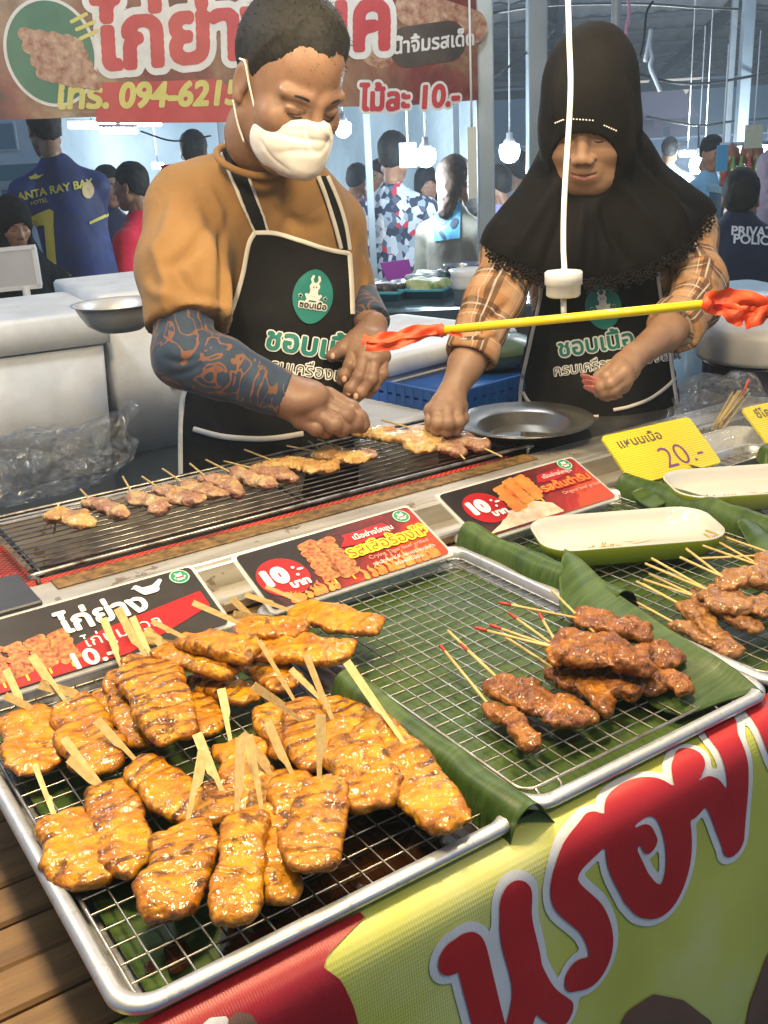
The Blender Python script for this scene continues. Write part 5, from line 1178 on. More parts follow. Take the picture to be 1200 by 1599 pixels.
# hair
g = Sdf(HC-.2, HC+.2, .0022); L_ = HL
def hair_fn(x, y, z):
    X = (np.stack(np.broadcast_arrays(x, y, z), -1)-HC) @ HA.T/HS; X = X.astype(np.float32); lx, ly, lz = X[..., 0], X[..., 1], X[..., 2]
    k0 = np.sqrt((lx/.0765)**2+((ly+.012)/.0965)**2+((lz-.042)/.0868)**2); k1 = np.sqrt((lx/.0765**2)**2+((ly+.012)/.0965**2)**2+((lz-.042)/.0868**2)**2)+1e-6
    phi = np.degrees(np.arctan2(np.abs(lx), ly)); line = np.interp(phi, [0, 25, 40, 52, 68, 78, 88, 97, 112, 135, 180], [.094, .096, .093, .074, .054, .020, -.012, .022, .016, -.035, -.062])
    line = line+.004*vnoise(X.reshape(-1, 3), 70, 2).reshape(lx.shape)
    t = np.clip((lz-line)/.045, -.25, 1); top = np.clip((lz-.06)/.07, 0, 1)
    return HS*(k0*(k0-1)/k1-(.0075*t+.0055*t*top))
g.func(hair_fn)
v, f = g.mesh(); n_ = vnormals(v, f); v = v+n_*(.0008*vnoise(v, 60, 3)+.0006*vnoise(v*[1, 1, .35], 420, 5))[:, None]
obj('hair', v, f, HAIRM, man)
# short hairs breaking the outline
b = MB(); rg = np.random.default_rng(5)
for i in rg.choice(len(v), 900, replace=False):
    if (v[i]-HC) @ HA[2] < .05: continue
    d = n_[i]*.8+HA[1]*.35+rg.normal(size=3)*.35; d /= np.linalg.norm(d); w = np.cross(d, rg.normal(size=3)); w *= .0005/np.linalg.norm(w); l = rg.uniform(.004, .010); b.add([v[i]-w, v[i]+w, v[i]+d*l], [(0, 1, 2)])
o_ = b.build('hair_tips', HAIRM, man); o_['kind'] = 'stuff'
# face mask
MASKM = cloth_mat('mask_fabric', (.66, .64, .59), (.76, .74, .70), .8, 1200, fold=.25)
g = Sdf(HC-.2, HC+.2, .002)
g.ell(L_(0, .050, -.050), np.array((.068, .066, .056))*HS, HA); g.cap(L_(0, .102, -.004), L_(0, .108, -.062), .023*HS, .025*HS, .03); g.ell(L_(0, .046, -.076), np.array((.042, .046, .030))*HS, HA, .03)
g.cap(L_(-.055, .062, -.024), L_(0, .103, -.006), .007, .009, .012); g.cap(L_(.055, .062, -.024), L_(0, .103, -.006), .007, .009, .012)
g.cut(L_(0, .03, -.03), HA[2]*.86-HA[1]*.42+HA[0]*0, .004); g.cut(L_(0, .014, -.03), -HA[1]-HA[2]*.10, .004)
v, f = g.mesh(); v = folds(v, f, .0010, 34, 8, (1, 1, 1), [([(500, 172), (507, 198), (520, 224)], .004, .0025), ([(404, 198), (455, 214), (516, 222)], .004, -.0022), ([(404, 214), (424, 246), (455, 268)], .004, -.002), ([(412, 184), (450, 196), (490, 186)], .005, .0018), ([(430, 240), (470, 236), (505, 240)], .005, -.0016)])
msk = obj('face_mask', v, f, MASKM, man)
for s in (-1, 1):
    MB().tube(spline([L_(s*.066, .034, -.026), L_(s*.077, .012, .006), L_(s*.084, -.004, .030), L_(s*.086, -.018, .028)], 6), .0016, 7).build('ear_loop', MASKM, man)
    MB().tube(spline([L_(s*.066, .030, -.082), L_(s*.074, .010, -.062), L_(s*.080, -.012, -.036)], 6), .0016, 7).build('ear_loop', MASKM, man)
# fold lines pressed into the fabric
dm = Drape(v, f)
for k in (-1, 1):
    pass
# ---- shirt
TEE = cloth_mat('brown_tee', (.26, .138, .048), (.325, .182, .068), .9, 900, fold=.45)
g = Sdf(J(405, 480, 1.85)-[.40, .42, .46], J(405, 480, 1.85)+[.40, .42, .36], .0045)
def man_trunk(g, gr=0.0):
    g.chain([J(430, 292, 1.785), J(428, 360, 1.88), J(432, 470, 1.93), J(430, 620, 1.97)], [rp(74, 1.76)+gr, rp(116, 1.88)+gr, rp(122, 1.92)+gr, rp(116, 1.95)+gr], .05, sq=(FW, .80))
    g.cap(J(402, 258, 1.74), J(308, 318, 1.77), rp(37, 1.72)+gr, rp(54, 1.75)+gr, .045); g.cap(J(450, 280, 1.79), J(520, 350, 1.94), rp(34, 1.76)+gr, rp(44, 1.93)+gr, .045)
    g.cap(J(345, 330, 1.78), J(350, 470, 1.84), rp(64, 1.76)+gr, rp(60, 1.84)+gr, .05)
man_trunk(g)
g.chain([J(293, 334, 1.76), J(285, 420, 1.71)], [rp(64, 1.76), rp(66, 1.71)], .045); g.cap(J(284, 420, 1.71), J(296, 506, 1.685), rp(67, 1.71), rp(66, 1.685), .03, flat=True)
g.cap(J(524, 356, 1.94), J(544, 440, 1.975), rp(42, 1.94), rp(38, 1.97), .04); g.cap(J(544, 440, 1.975), J(556, 487, 1.96), rp(38, 1.97), rp(35, 1.96), .02, flat=True)
nb_, nt_ = J(415, 262, 1.70), J(452, 215, 1.58)
g.cap(HL(0, -.030, -.06), HL(0, -.038, -.128), .056, .0565, .006, 'sub'); 
v, f = g.mesh()
v = folds(v, f, .0040, 13, 2, (1, 1, .45), [([(318, 285), (345, 340), (352, 400)], .010, .010), ([(352, 330), (345, 410), (348, 500)], .010, -.014), ([(300, 320), (330, 400), (322, 500)], .012, .009), ([(238, 380), (262, 440), (258, 500)], .013, .010), ([(330, 345), (290, 400), (250, 420)], .010, -.008),
   ([(355, 420), (352, 480), (345, 530)], .008, .012), ([(420, 320), (470, 350), (515, 350)], .011, -.006), ([(425, 300), (440, 330), (430, 356)], .009, .006), ([(556, 350), (548, 420), (552, 480)], .009, -.010), ([(566, 400), (572, 440), (560, 480)], .009, .008), ([(262, 410), (300, 455), (340, 470)], .011, -.009), ([(225, 440), (250, 462), (290, 470)], .010, .007), ([(372, 300), (398, 340), (402, 360)], .008, .006), ([(270, 300), (262, 350), (235, 400)], .012, .006)])
obj('t_shirt', v, f, TEE, man); TV, TF = v, f
ca = np.array([HL(0, -.038, -.160)+.0525*(math.cos(t)*HA[0]+math.sin(t)*(HA[1]*.92+HA[2]*.10)) for t in np.linspace(0, 2*math.pi, 37)[:-1]])
MB().tube(ca, .006, 8, closed=True).build('collar', TEE, man)
hem = J(296, 506, 1.685); ax = J(296, 506, 1.685)-J(284, 420, 1.71); ax /= np.linalg.norm(ax)
# ---- trousers
g = Sdf(np.array([.40, 1.55, .0]), np.array([1.25, 2.35, 1.15]), .011)
hp = J(430, 640, 1.98); 
for q in (-1, 1):
    x0 = np.array([hp[0]+q*.085, hp[1]+.0-q*.03, .88]); g.chain([x0, x0+[q*.01, 0, -.42], x0+[q*.02, .03, -.84]], [.10, .07, .055], .02)
g.ell((hp[0], hp[1], .95), (.17, .13, .16), None, .04); v, f = g.mesh(); obj('trousers', v, f, cloth_mat('dark_trousers', (.02, .022, .03), (.03, .032, .04)), man)
for q in (-1, 1):
    x0 = np.array([hp[0]+q*.105, hp[1]-q*.03, .0]); g = Sdf(x0-[.1, .2, .0], x0+[.1, .12, .12], .008); g.chain([x0+[0, .03, .045], x0+[0, -.13, .03]], [.045, .032], .01); v, f = g.mesh(); obj('shoe', v, f, DARKPLATE, man)
# ---- printed arm sleeves
AS = NT('tattoo_sleeve'); _c = AS.co(); _n1 = AS.noise(13, AS.mapping(_c, (1, 1, 1.0)), 2, .4, 2.6)
_fl = AS.math('ABSOLUTE', AS.math('SUBTRACT', _n1, .52)); _band = AS.math('LESS_THAN', _fl, .030)
_g = AS.math('GREATER_THAN', AS.noise(6, None, 2), .44)
AS.bs(Base_Color=AS.mix(AS.math('MULTIPLY', AS.math('MULTIPLY', _band, _g), .9), AS.ramp(AS.noise(30, None, 4), [(.3, (.008, .022, .05)), (.7, (.014, .038, .08))]), (.17, .065, .028)), Roughness=.7, Sheen_Weight=.2)
AS.bump(AS.noise(700), .25, .002); AS = AS.m
g = Sdf(J(350, 560, 1.66)-[.22, .2, .2], J(350, 560, 1.66)+[.24, .22, .2], .0032)
g.chain([J(286, 455, 1.69), J(287, 558, 1.662)], [rp(50, 1.69), rp(44, 1.66)], .02); g.chain([J(289, 558, 1.662), J(345, 574, 1.655), J(400, 598, 1.656)], [rp(44, 1.66), rp(44, 1.66), rp(39, 1.66)], .03); g.cap(J(400, 600, 1.656), J(446, 616, 1.662), rp(40, 1.66), rp(36.5, 1.66), .01, flat=True)
v, f = g.mesh(); v = folds(v, f, .0014, 30, 6, (1, 1, 1), [([(255, 560), (285, 566), (312, 558)], .006, -.004), ([(262, 588), (290, 582), (318, 566)], .006, -.004), ([(330, 555), (336, 590), (330, 620)], .005, -.002)]); obj('arm_sleeve', v, f, AS, man)
g = Sdf(J(575, 490, 1.93)-.12, J(575, 490, 1.93)+.12, .0032); g.cap(J(552, 452, 1.98), J(582, 505, 1.88), rp(33, 1.97), rp(29.5, 1.87), .0, flat=True); v, f = g.mesh(); obj('arm_sleeve', v, f, AS, man)
# ---- apron
g = Sdf(J(430, 560, 1.9)-[.38, .38, .45], J(430, 560, 1.9)+[.38, .34, .44], .006)
man_trunk(g, .010); g.chain([J(430, 560, 1.95), J(425, 680, 1.96), J(425, 860, 1.99)], [rp(128, 1.93), rp(150, 1.95), rp(155, 1.97)], .06, sq=(FW, .78))
av, af = g.mesh(); ap = Drape(av, af); td = Drape(TV, TF)
apoly = [(398, 361), (430, 362), (470, 374), (510, 388), (546, 394), (549, 440), (551, 500), (556, 560), (561, 640), (566, 720), (570, 800), (275, 830), (281, 745), (284, 660), (290, 610), (312, 570), (340, 530), (362, 482), (378, 430), (388, 380)]
v, f, v2 = sheet_px(ap, apoly, 5.0, .001)
n_ = np.cross(RT, UP); vv = v+(-FW)*(.0035*vnoise(v*[1, 1, .4], 16, 3)+.002*vnoise(v, 40, 4))[:, None]
apr = obj('apron', vv, f, APRON, man)
adr = Drape(vv, [q for q in f], ap); edge = lambda p, off=.003: adr(p, off)
for pth in ([(284, 750), (284, 660), (290, 612), (312, 572), (340, 532), (362, 484), (378, 432), (388, 382), (398, 362)], [(398, 363), (430, 364), (470, 376), (510, 389), (545, 396)], [(545, 396), (548, 440), (550, 490)]):
    ribbon_px(edge, pth, 3.6, .004, TRIM, 'white_trim', apr, 8)
ribbon_px(edge, [(304, 670), (345, 681), (390, 685), (430, 684), (474, 677)], 4.2, .004, TRIM, 'pocket_trim', apr)
sd = td
for (l, r_) in (([(343, 232), (360, 275), (380, 320), (398, 362)], [(368, 226), (385, 268), (402, 315), (418, 360)]), ([(494, 276), (508, 312), (520, 350), (530, 388)], [(508, 276), (524, 312), (536, 350), (543, 390)])):
    a_, c_ = spline([(*q, 0) for q in l], 8)[:, :2], spline([(*q, 0) for q in r_], 8)[:, :2]
    rows = [sd(a_*(1-k)+c_*k, .005) for k in np.linspace(0, 1, 6)]; N = len(a_)
    st_ = obj('apron_strap', np.concatenate(rows), [(i*N+j, i*N+j+1, (i+1)*N+j+1, (i+1)*N+j) for i in range(5) for j in range(N-1)], APRON, man)
    for e in (l, r_): ribbon_px(sd, e, 2.6, .0075, TRIM, 'white_trim', st_, 8)
apron_logo(edge, apr, 488, 463, 31, 43, R(9), .003)
px_words(edge, apr, 'shop_name', 'ชอบเนื้อ', 48, 413, 543, R(9), GREENP, iso=1.6, off=.003, outline=(3.6, WHITEP), h=1.1)
px_words(edge, apr, 'slogan', 'ครบเครื่องเรื่องปิ้งย่าง', 27, 406, 576, R(9), BLACKP, iso=-.2, off=.003, outline=(1.5, WHITEP), h=.75)
# ================================================================== the woman beside him
wom = thing('person', 'woman in black headscarf and plaid shirt holding raw meat over the grill end', 'person', (1.36, 1.62, 0))
WA = head_axes_at(922, 176, R(-9), R(30), R(-2)); WS = .90; WC = P(921, 182, 1.72)
g, WL = head_sdf(WC, WA, WS, .0021, female=True)
hv, hf = g.mesh(); parts = [(hv, hf, local_pat(hv, WC, WA, WS))]
b = Sdf(J(930, 520, 1.9)-[.40, .40, .48], J(930, 520, 1.9)+[.40, .42, .45], .009)
b.ell(J(938, 440, 2.06), (.08, .07, .16), None, .02); b.cap(J(936, 520, 2.12), J(935, 830, 2.24), .08, .10, .03); b.cap(WL(0, -.045, -.12), J(938, 390, 2.0), .045, .06, .02)
RA = [J(806, 398, 1.86), J(752, 520, 1.80), J(738, 556, 1.79)]; LA = [J(1070, 372, 1.96), J(1094, 455, 1.86), J(1062, 505, 1.80)]
b.chain(RA, [rp(30, 1.86), rp(28, 1.8), rp(27, 1.8)], .01); b.chain(LA, [rp(30, 1.9), rp(28, 1.86), rp(27, 1.8)], .01)
v, f = b.mesh(); parts.append((v, f, None))
# right forearm and fist resting at the grill end
g = Sdf(J(705, 610, 1.76)-.15, J(705, 610, 1.76)+.15, .0018)
g.chain([J(752, 522, 1.80), J(728, 570, 1.78), J(706, 614, 1.765)], [rp(29, 1.8), rp(26, 1.78), rp(21, 1.76)], .015)
wr = J(706, 616, 1.765); kn = [J(712, 640, 1.735), J(698, 641, 1.73), J(684, 642, 1.735), J(674, 641, 1.75)]
fing = [[J(716, 658, 1.722), J(713, 670, 1.735), J(710, 674, 1.75)], [J(700, 660, 1.715), J(698, 672, 1.73), J(696, 675, 1.745)], [J(684, 660, 1.722), J(683, 671, 1.737), J(682, 674, 1.75)], [J(673, 656, 1.74), J(673, 666, 1.752), J(673, 669, 1.76)]]
hand(g, wr, kn, (fing, [rp(10.5, 1.73)]*3+[rp(9, 1.74)]), ([J(718, 636, 1.755), J(722, 654, 1.745), J(716, 668, 1.742)], rp(10, 1.74)), rp(25, 1.75)); v, f = g.mesh(); parts.append((v, f, None))
# left forearm and hand, fingers closed round slices of meat
g = Sdf(J(1000, 560, 1.72)-.18, J(1000, 560, 1.72)+.18, .0018)
g.chain([J(1078, 488, 1.82), J(1040, 520, 1.77), J(992, 556, 1.70)], [rp(29, 1.82), rp(27, 1.77), rp(20, 1.7)], .015)
wr = J(990, 558, 1.70); kn = [J(968, 572, 1.665), J(974, 582, 1.655), J(976, 593, 1.66), J(972, 603, 1.67)]
fing = [[J(948, 588, 1.655), J(936, 596, 1.665), J(930, 600, 1.675)], [J(954, 598, 1.645), J(940, 604, 1.655), J(932, 608, 1.668)], [J(958, 608, 1.65), J(944, 612, 1.658), J(935, 614, 1.67)], [J(960, 615, 1.66), J(949, 618, 1.668), J(942, 619, 1.675)]]
hand(g, wr, kn, (fing, [rp(10, 1.66), rp(10, 1.66), rp(9.5, 1.66), rp(8.5, 1.66)]), ([J(970, 565, 1.68), J(950, 578, 1.672), J(934, 588, 1.672)], rp(10, 1.67)), rp(24, 1.69)); v, f = g.mesh(); parts.append((v, f, None))
V, F_, U = join_parts(parts); obj('body', V, F_, SKIN_W, wom, uv=U)
face_bits(wom, WC, WA, WS, .0012)
# raw slices in her hand (a thing of their own)
c = J(938, 600, 1.66); t = thing('raw_meat_slices', 'thin raw pink meat slices held in the hand of the woman', 'meat', c, group=None)
SL = meat_mat('raw_slice', [(.3, (.36, .09, .08)), (.7, (.50, .20, .16))], (.30, .07, .06), .7, .5)
for k in range(3):
    e = np.array([math.cos(.5-k*.12), -math.sin(.5-k*.12), 0]) @ CAMX; s_ = Sdf((-.045, -.018, -.006), (.045, .018, .006), .0014); s_.ell((0, 0, 0), (.034, .013, .0028), None)
    v, f = s_.mesh(); v = v+[0, 0, 1]*(.003*vnoise(v, 40, k))[:, None]; yy = np.cross(-FW, e); M3 = np.stack([e, yy*.5-FW*.5, np.cross(e, yy)], 1); obj('meat_slice', xf(v, M3)+c+RT*(-.004+.004*k)-UP*.006*k, f, SL, t)
# ---- headscarf
HIJ = cloth_mat('black_headscarf', (.0065, .0060, .0068), (.0115, .0106, .0112), .8, 800, fold=.4)
g = Sdf(J(940, 290, 1.85)-[.36, .36, .34], J(940, 290, 1.85)+[.36, .36, .36], .0042)
g.ell(WL(0, -.016, .036), np.array((.088, .116, .106))*WS, WA); g.ell(WL(0, -.050, .070), np.array((.064, .074, .062))*WS, WA, .04); g.cap(WL(0, .0, -.03), WL(0, -.02, -.10), .089*WS, .094*WS, .03)
g.ell(WL(0, .022, -.030), np.array((.088, .088, .112))*WS, WA, .02)
def scarf_body(g, gr=0.0):
    g.cap(J(935, 270, 1.83), J(940, 380, 1.90), rp(78, 1.83)+gr, rp(118, 1.90)+gr, .05, sq=(FW, .8))
    g.cap(J(900, 290, 1.83), J(816, 390, 1.86), rp(52, 1.83)+gr, rp(54, 1.86)+gr, .05); g.cap(J(960, 285, 1.86), J(1066, 350, 1.95), rp(62, 1.86)+gr, rp(54, 1.95)+gr, .05)
    g.cap(J(892, 268, 1.82), J(812, 384, 1.83), rp(40, 1.83)+gr, rp(60, 1.83)+gr, .04)
    g.cap(J(900, 370, 1.84), J(1000, 368, 1.88), rp(84, 1.84)+gr, rp(76, 1.88)+gr, .05)
scarf_body(g)
def face_gap(x, y, z):
    X = (np.stack(np.broadcast_arrays(x, y, z), -1)-WC) @ WA.T/WS; a, b_ = .055+.16*np.clip(X[..., 1]-.06, 0, .2), .070+.10*np.clip(X[..., 1]-.06, 0, .2)
    return np.maximum((np.sqrt((X[..., 0]/a)**2+((X[..., 2]+.038+.25*np.clip(X[..., 1]-.06, 0, .2))/b_)**2)-1)*.045, .012-X[..., 1])*WS
g.func(face_gap, 'sub', .006)
v, f = g.mesh()
# hem: everything below a drawn line is cut away
def side(x): return np.interp(x, [740, 768, 800, 850, 900, 950, 1000, 1040, 1075, 1100, 1130], [372, 398, 416, 434, 440, 440, 428, 408, 384, 348, 322])
q = v-EYE; dd = q @ FW; X_ = 600+FPX*(q @ RT)/dd; Y_ = 799.5-FPX*(q @ UP)/dd; v, f = keepfaces(v, f, (Y_ < side(X_)))
v = folds(v, f, .0035, 12, 12, (1, 1, .5), [([(882, 265), (845, 330), (800, 395)], .011, .014), ([(893, 300), (870, 360), (850, 425)], .011, -.014), ([(915, 308), (905, 360), (900, 430)], .012, .016), ([(940, 305), (955, 360), (985, 420)], .012, -.016), ([(962, 280), (1000, 330), (1050, 395)], .012, .015), ([(985, 200), (1020, 270), (1090, 330)], .012, -.008),
   ([(972, 120), (990, 190), (985, 260)], .010, .008), ([(868, 225), (868, 260), (880, 290)], .007, .006), ([(880, 90), (868, 150), (866, 190)], .010, .005), ([(930, 330), (940, 380), (935, 430)], .009, -.007), ([(1000, 260), (1040, 300), (1080, 350)], .010, .007)])
scf = obj('headscarf', v, f, HIJ, wom); hd = Drape(v, f); HV, HF = v, f
b = MB()
for (x0, y0, x1, y1, n) in ((868, 192, 880, 187, 5), (896, 186, 926, 188, 7), (944, 196, 962, 204, 6)):
    for k in range(n):
        c = hd([(x0+(x1-x0)*k/(n-1), y0+(y1-y0)*k/(n-1))], .0005)[0]; vv, ff = lathe([(0, -.0015), (.0013, -.0008), (.0017, 0), (.0013, .0009), (0, .0015)], 6, c); b.add(vv, ff)
o_ = b.build('bead_band', mat('white_beads', (.75, .75, .72), .2, coat=.5), scf)
# lace hem of small flowers
b = MB(); rg = np.random.default_rng(9)
for row in range(3):
    for x in np.arange(764, 1116, 6.2):
        xx = x+rg.normal()*1.5; yy = side(xx)-3+row*7+rg.normal()*2
        if row == 2 and rg.random() < .35: continue
        n = hd([(np.clip(xx, 775, 1098), min(side(np.clip(xx, 775, 1098))-8, yy))], .003+.001*row)[0]; c = P(xx, yy, (n-EYE) @ FW-.002)
        a0 = rg.random()*6; r = .0042*rg.uniform(.8, 1.2)
        for k in range(5):
            a = a0+k*2*math.pi/5; pc_ = c+r*(math.cos(a)*RT+math.sin(a)*UP)+rg.normal(size=3)*.0008; vv, ff = lathe([(0, -.0011), (.0023, -.0005), (.0026, .0005), (0, .0012)], 5, (0, 0, 0)); b.add(xf(vv, np.stack([RT, UP, -FW], 1))+pc_, ff)
o_ = b.build('lace_hem', HIJ, scf); o_['kind'] = 'stuff'
# ---- plaid shirt
PL = NT('plaid_cotton'); _u = PL.xyz(PL.n('Attribute', attribute_name='pat').outputs['Vector'])
def _band(u, per, a, w): return PL.math('LESS_THAN', PL.math('ABSOLUTE', PL.math('SUBTRACT', PL.math('FRACT', PL.math('DIVIDE', u, per)), a)), w)
_c = PL.mix(PL.noise(20), (.37, .18, .078), (.46, .245, .115))
for u in (_u[0], _u[1]):
    _c = PL.mix(PL.math('MULTIPLY', _band(u, .068, .30, .14), .72), _c, (.085, .045, .03)); _c = PL.mix(PL.math('MULTIPLY', _band(u, .068, .72, .12), .35), _c, (.50, .36, .24)); _c = PL.mix(PL.math('MULTIPLY', _band(u, .068, .30, .022), .85), _c, (.55, .49, .42)); _c = PL.mix(PL.math('MULTIPLY', _band(u, .068, .55, .018), .7), _c, (.55, .49, .42))
PL.bs(Base_Color=_c, Roughness=.85, Specular_IOR_Level=.25); PL.bump(PL.math('ADD', PL.math('MULTIPLY', PL.noise(800, None, 2), .25), PL.math('MULTIPLY', PL.noise(16, None, 4, .5, 1.2), 1.6)), .4, .006); PL = PL.m
g = Sdf(J(930, 480, 1.9)-[.42, .40, .34], J(930, 480, 1.9)+[.42, .42, .34], .0045)
g.chain([J(938, 330, 1.93), J(940, 420, 1.99), J(935, 560, 2.06), J(935, 680, 2.12)], [rp(80, 1.9), rp(104, 1.95), rp(104, 1.96), rp(112, 1.97)], .05, sq=(FW, .8))
SLV = [([J(880, 340, 1.90), J(806, 392, 1.86), J(772, 470, 1.82), J(752, 512, 1.805)], [rp(46, 1.9), rp(44, 1.86), rp(39, 1.82), rp(37, 1.80)], J(736, 556, 1.79), rp(36, 1.79)),
       ([J(1000, 330, 1.94), J(1072, 368, 1.96), J(1094, 440, 1.88), J(1086, 474, 1.835)], [rp(44, 1.94), rp(42, 1.96), rp(37, 1.88), rp(39, 1.83)], J(1052, 512, 1.785), rp(38, 1.785))]
for pts, rs, e, re in SLV: g.chain(pts, rs, .04); g.cap(pts[-1], e, rs[-1], re, .015, flat=True)
v, f = g.mesh()
v = folds(v, f, .0042, 15, 22, (1, 1, .6), [([(805, 425), (765, 450), (728, 470)], .008, .009), ([(795, 475), (760, 500), (722, 505)], .008, -.010), ([(775, 515), (745, 530), (712, 530)], .006, .009), ([(1060, 420), (1090, 440), (1120, 440)], .008, .009), ([(1055, 460), (1085, 470), (1110, 470)], .007, -.010), ([(1085, 370), (1105, 410), (1112, 440)], .009, .007)])
# pattern runs along each sleeve and round it
U = np.stack([v @ RT, v @ UP, np.zeros(len(v))], 1)
best = np.full(len(v), .15)
for pts, rs, e, re in SLV:
    ch = [np.array(q) for q in pts[1:]]+[np.array(e)]; s0 = 0
    for a, c in zip(ch[:-1], ch[1:]):
        ab = c-a; L = np.linalg.norm(ab); tt = ((v-a) @ ab)/L**2; r = v-a-np.clip(tt, 0, 1)[:, None]*ab; dist = np.linalg.norm(r, axis=1); e1 = np.cross(ab/L, FW); e1 /= np.linalg.norm(e1); e2 = np.cross(ab/L, e1)
        m = dist < np.minimum(best, .085); U[m, 0] = (s0+np.clip(tt, 0, 1.2)*L)[m]; U[m, 1] = (np.arctan2(r @ e2, r @ e1)*.05)[m]; best[m] = dist[m]; s0 += L
obj('plaid_shirt', v, f, PL, wom, uv=U); SV, SF = v, f
for pts, rs, e, re in SLV:   # rolled cuffs
    a = np.array(pts[-1]); ab = np.array(e)-a; ab /= np.linalg.norm(ab); e1 = np.cross(ab, FW); e1 /= np.linalg.norm(e1); e2 = np.cross(ab, e1); th = np.linspace(0, 2*math.pi, 41)[:-1]
    rings = []; us = []
    for dz, dr_ in ((-.030, .004), (-.028, .0065), (-.012, .007), (.002, .0068), (.005, .003), (.002, -.004)):
        rr = re+dr_+.0016*np.sin(th*5+dz*60); rings.append(np.array(e)+ab*dz+rr[:, None]*(np.cos(th)[:, None]*e1+np.sin(th)[:, None]*e2)); us.append(np.stack([np.full(40, dz*1.3), th*.05+.02, 0*th], 1))
    vv, ff = loft(rings); obj('rolled_cuff', vv, ff, PL, wom, uv=np.concatenate(us))
# ---- skirt below the counter
hp = J(935, 690, 2.14); vv, ff = lathe([(0, .95), (.14, .93), (.19, .80), (.22, .5), (.25, .06), (.24, .05), (0, .05)], 40, (hp[0], hp[1], 0)); obj('skirt', vv*[1, 1, 1], ff, cloth_mat('dark_skirt', (.015, .014, .018), (.025, .024, .03)), wom)
# ---- apron
g = Sdf(J(935, 600, 1.95)-[.36, .36, .40], J(935, 600, 1.95)+[.36, .34, .40], .006)
g.chain([J(938, 330, 1.93), J(940, 420, 1.99), J(935, 560, 2.06), J(935, 680, 2.12), J(935, 860, 2.16)], [rp(80, 1.9)+.012, rp(104, 1.95)+.014, rp(106, 1.96)+.014, rp(126, 1.97)+.01, rp(140, 1.98)], .05, sq=(FW, .8))
vv, ff = g.mesh(); wd_ = Drape(vv, ff)
wp = [(846, 425), (930, 415), (1028, 418), (1036, 450), (1040, 500), (1052, 560), (1062, 620), (1068, 700), (1068, 800), (800, 800), (803, 700), (806, 640), (815, 560), (830, 500), (842, 455)]
vv, ff, v2 = sheet_px(wd_, wp, 5.0, .002); vv = vv+(-FW)*(.003*vnoise(vv*[1, 1, .4], 16, 13)+.002*vnoise(vv, 40, 14))[:, None]
wap = obj('apron', vv, ff, APRON, wom); wdr = Drape(vv, ff, wd_)
for pth in ([(848, 440), (844, 470), (835, 510), (824, 560), (816, 600), (813, 640)], [(1026, 425), (1032, 470), (1037, 510), (1046, 560), (1053, 610), (1058, 640)]): ribbon_px(wdr, pth, 2.8, .004, TRIM, 'white_trim', wap, 8)
ribbon_px(wdr, [(818, 612), (828, 628), (850, 642), (875, 650), (900, 652), (935, 650)], 2.8, .004, TRIM, 'pocket_trim', wap); ribbon_px(wdr, [(958, 640), (985, 634), (1015, 622), (1040, 604), (1054, 590)], 2.8, .004, TRIM, 'pocket_trim', wap)
apron_logo(wdr, wap, 942, 478, 28, 36, R(-8), .003)
px_words(wdr, wap, 'shop_name', 'ชอบเนื้อ', 37, 874, 557, R(-9), GREENP, iso=.8, off=.003, outline=(3.0, WHITEP), h=1.0)
px_words(wdr, wap, 'slogan', 'ครบเครื่องเรื่องปิ้งย่าง', 23, 866, 587, R(-8), BLACKP, iso=-.2, off=.003, outline=(1.3, WHITEP), h=.65)
# ================================================================== things between and behind the two vendors
FOAM = NT('styrofoam'); _n = FOAM.noise(7, None, 5, .6); _g = FOAM.noise(3, None, 3)
FOAM.bs(Base_Color=FOAM.mix(FOAM.ramp(_g, [(.50, (0, 0, 0)), (.72, (.5,)*3)]), FOAM.ramp(_n, [(.28, (.62, .64, .65)), (.6, (.80, .82, .83))]), (.34, .30, .24)), Roughness=.6)
_v = FOAM.n('TexVoronoi'); _v.inputs['Scale'].default_value = 190; FOAM.t.links.new(FOAM.co(), _v.inputs['Vector']); FOAM.bump(FOAM.math('ADD', FOAM.math('MULTIPLY', _v.outputs['Distance'], .5), FOAM.math('MULTIPLY', _n, 1)), .25, .002); FOAM = FOAM.m
TAPE = mat('brown_tape', (.30, .20, .07), .3, col2=(.36, .26, .11), var=12, coat=.3)
CLEAR = NT('clear_film'); CLEAR.t.nodes.remove(CLEAR.b); _tr = CLEAR.n('BsdfTransparent'); _gl = CLEAR.n('BsdfGlossy'); _gl.inputs['Roughness'].default_value = .09; _df = CLEAR.n('BsdfDiffuse'); _df.inputs['Color'].default_value = (.7, .73, .76, 1)
_tr.inputs['Color'].default_value = (.93, .95, .97, 1); _bp = CLEAR.n('Bump'); _bp.inputs['Strength'].default_value = 1.0; _bp.inputs['Distance'].default_value = .03; _vo = CLEAR.n('TexVoronoi', feature='DISTANCE_TO_EDGE'); _vo.inputs['Scale'].default_value = 26; CLEAR.t.links.new(CLEAR.co(), _vo.inputs['Vector']); CLEAR.t.links.new(CLEAR.math('ADD', CLEAR.math('MULTIPLY', _vo.outputs['Distance'], 2.2), CLEAR.noise(30, None, 4, .6, 1.5)), _bp.inputs['Height'])
for _q in (_gl, _df): CLEAR.t.links.new(_bp.outputs[0], _q.inputs['Normal'])
_m1 = CLEAR.n('MixShader'); CLEAR.t.links.new(CLEAR.ramp(CLEAR.noise(20, None, 5, .65, 1.5), [(.46, (.0,)*3), (.72, (.13,)*3)]), _m1.inputs[0]); CLEAR.t.links.new(_tr.outputs[0], _m1.inputs[1]); CLEAR.t.links.new(_df.outputs[0], _m1.inputs[2])
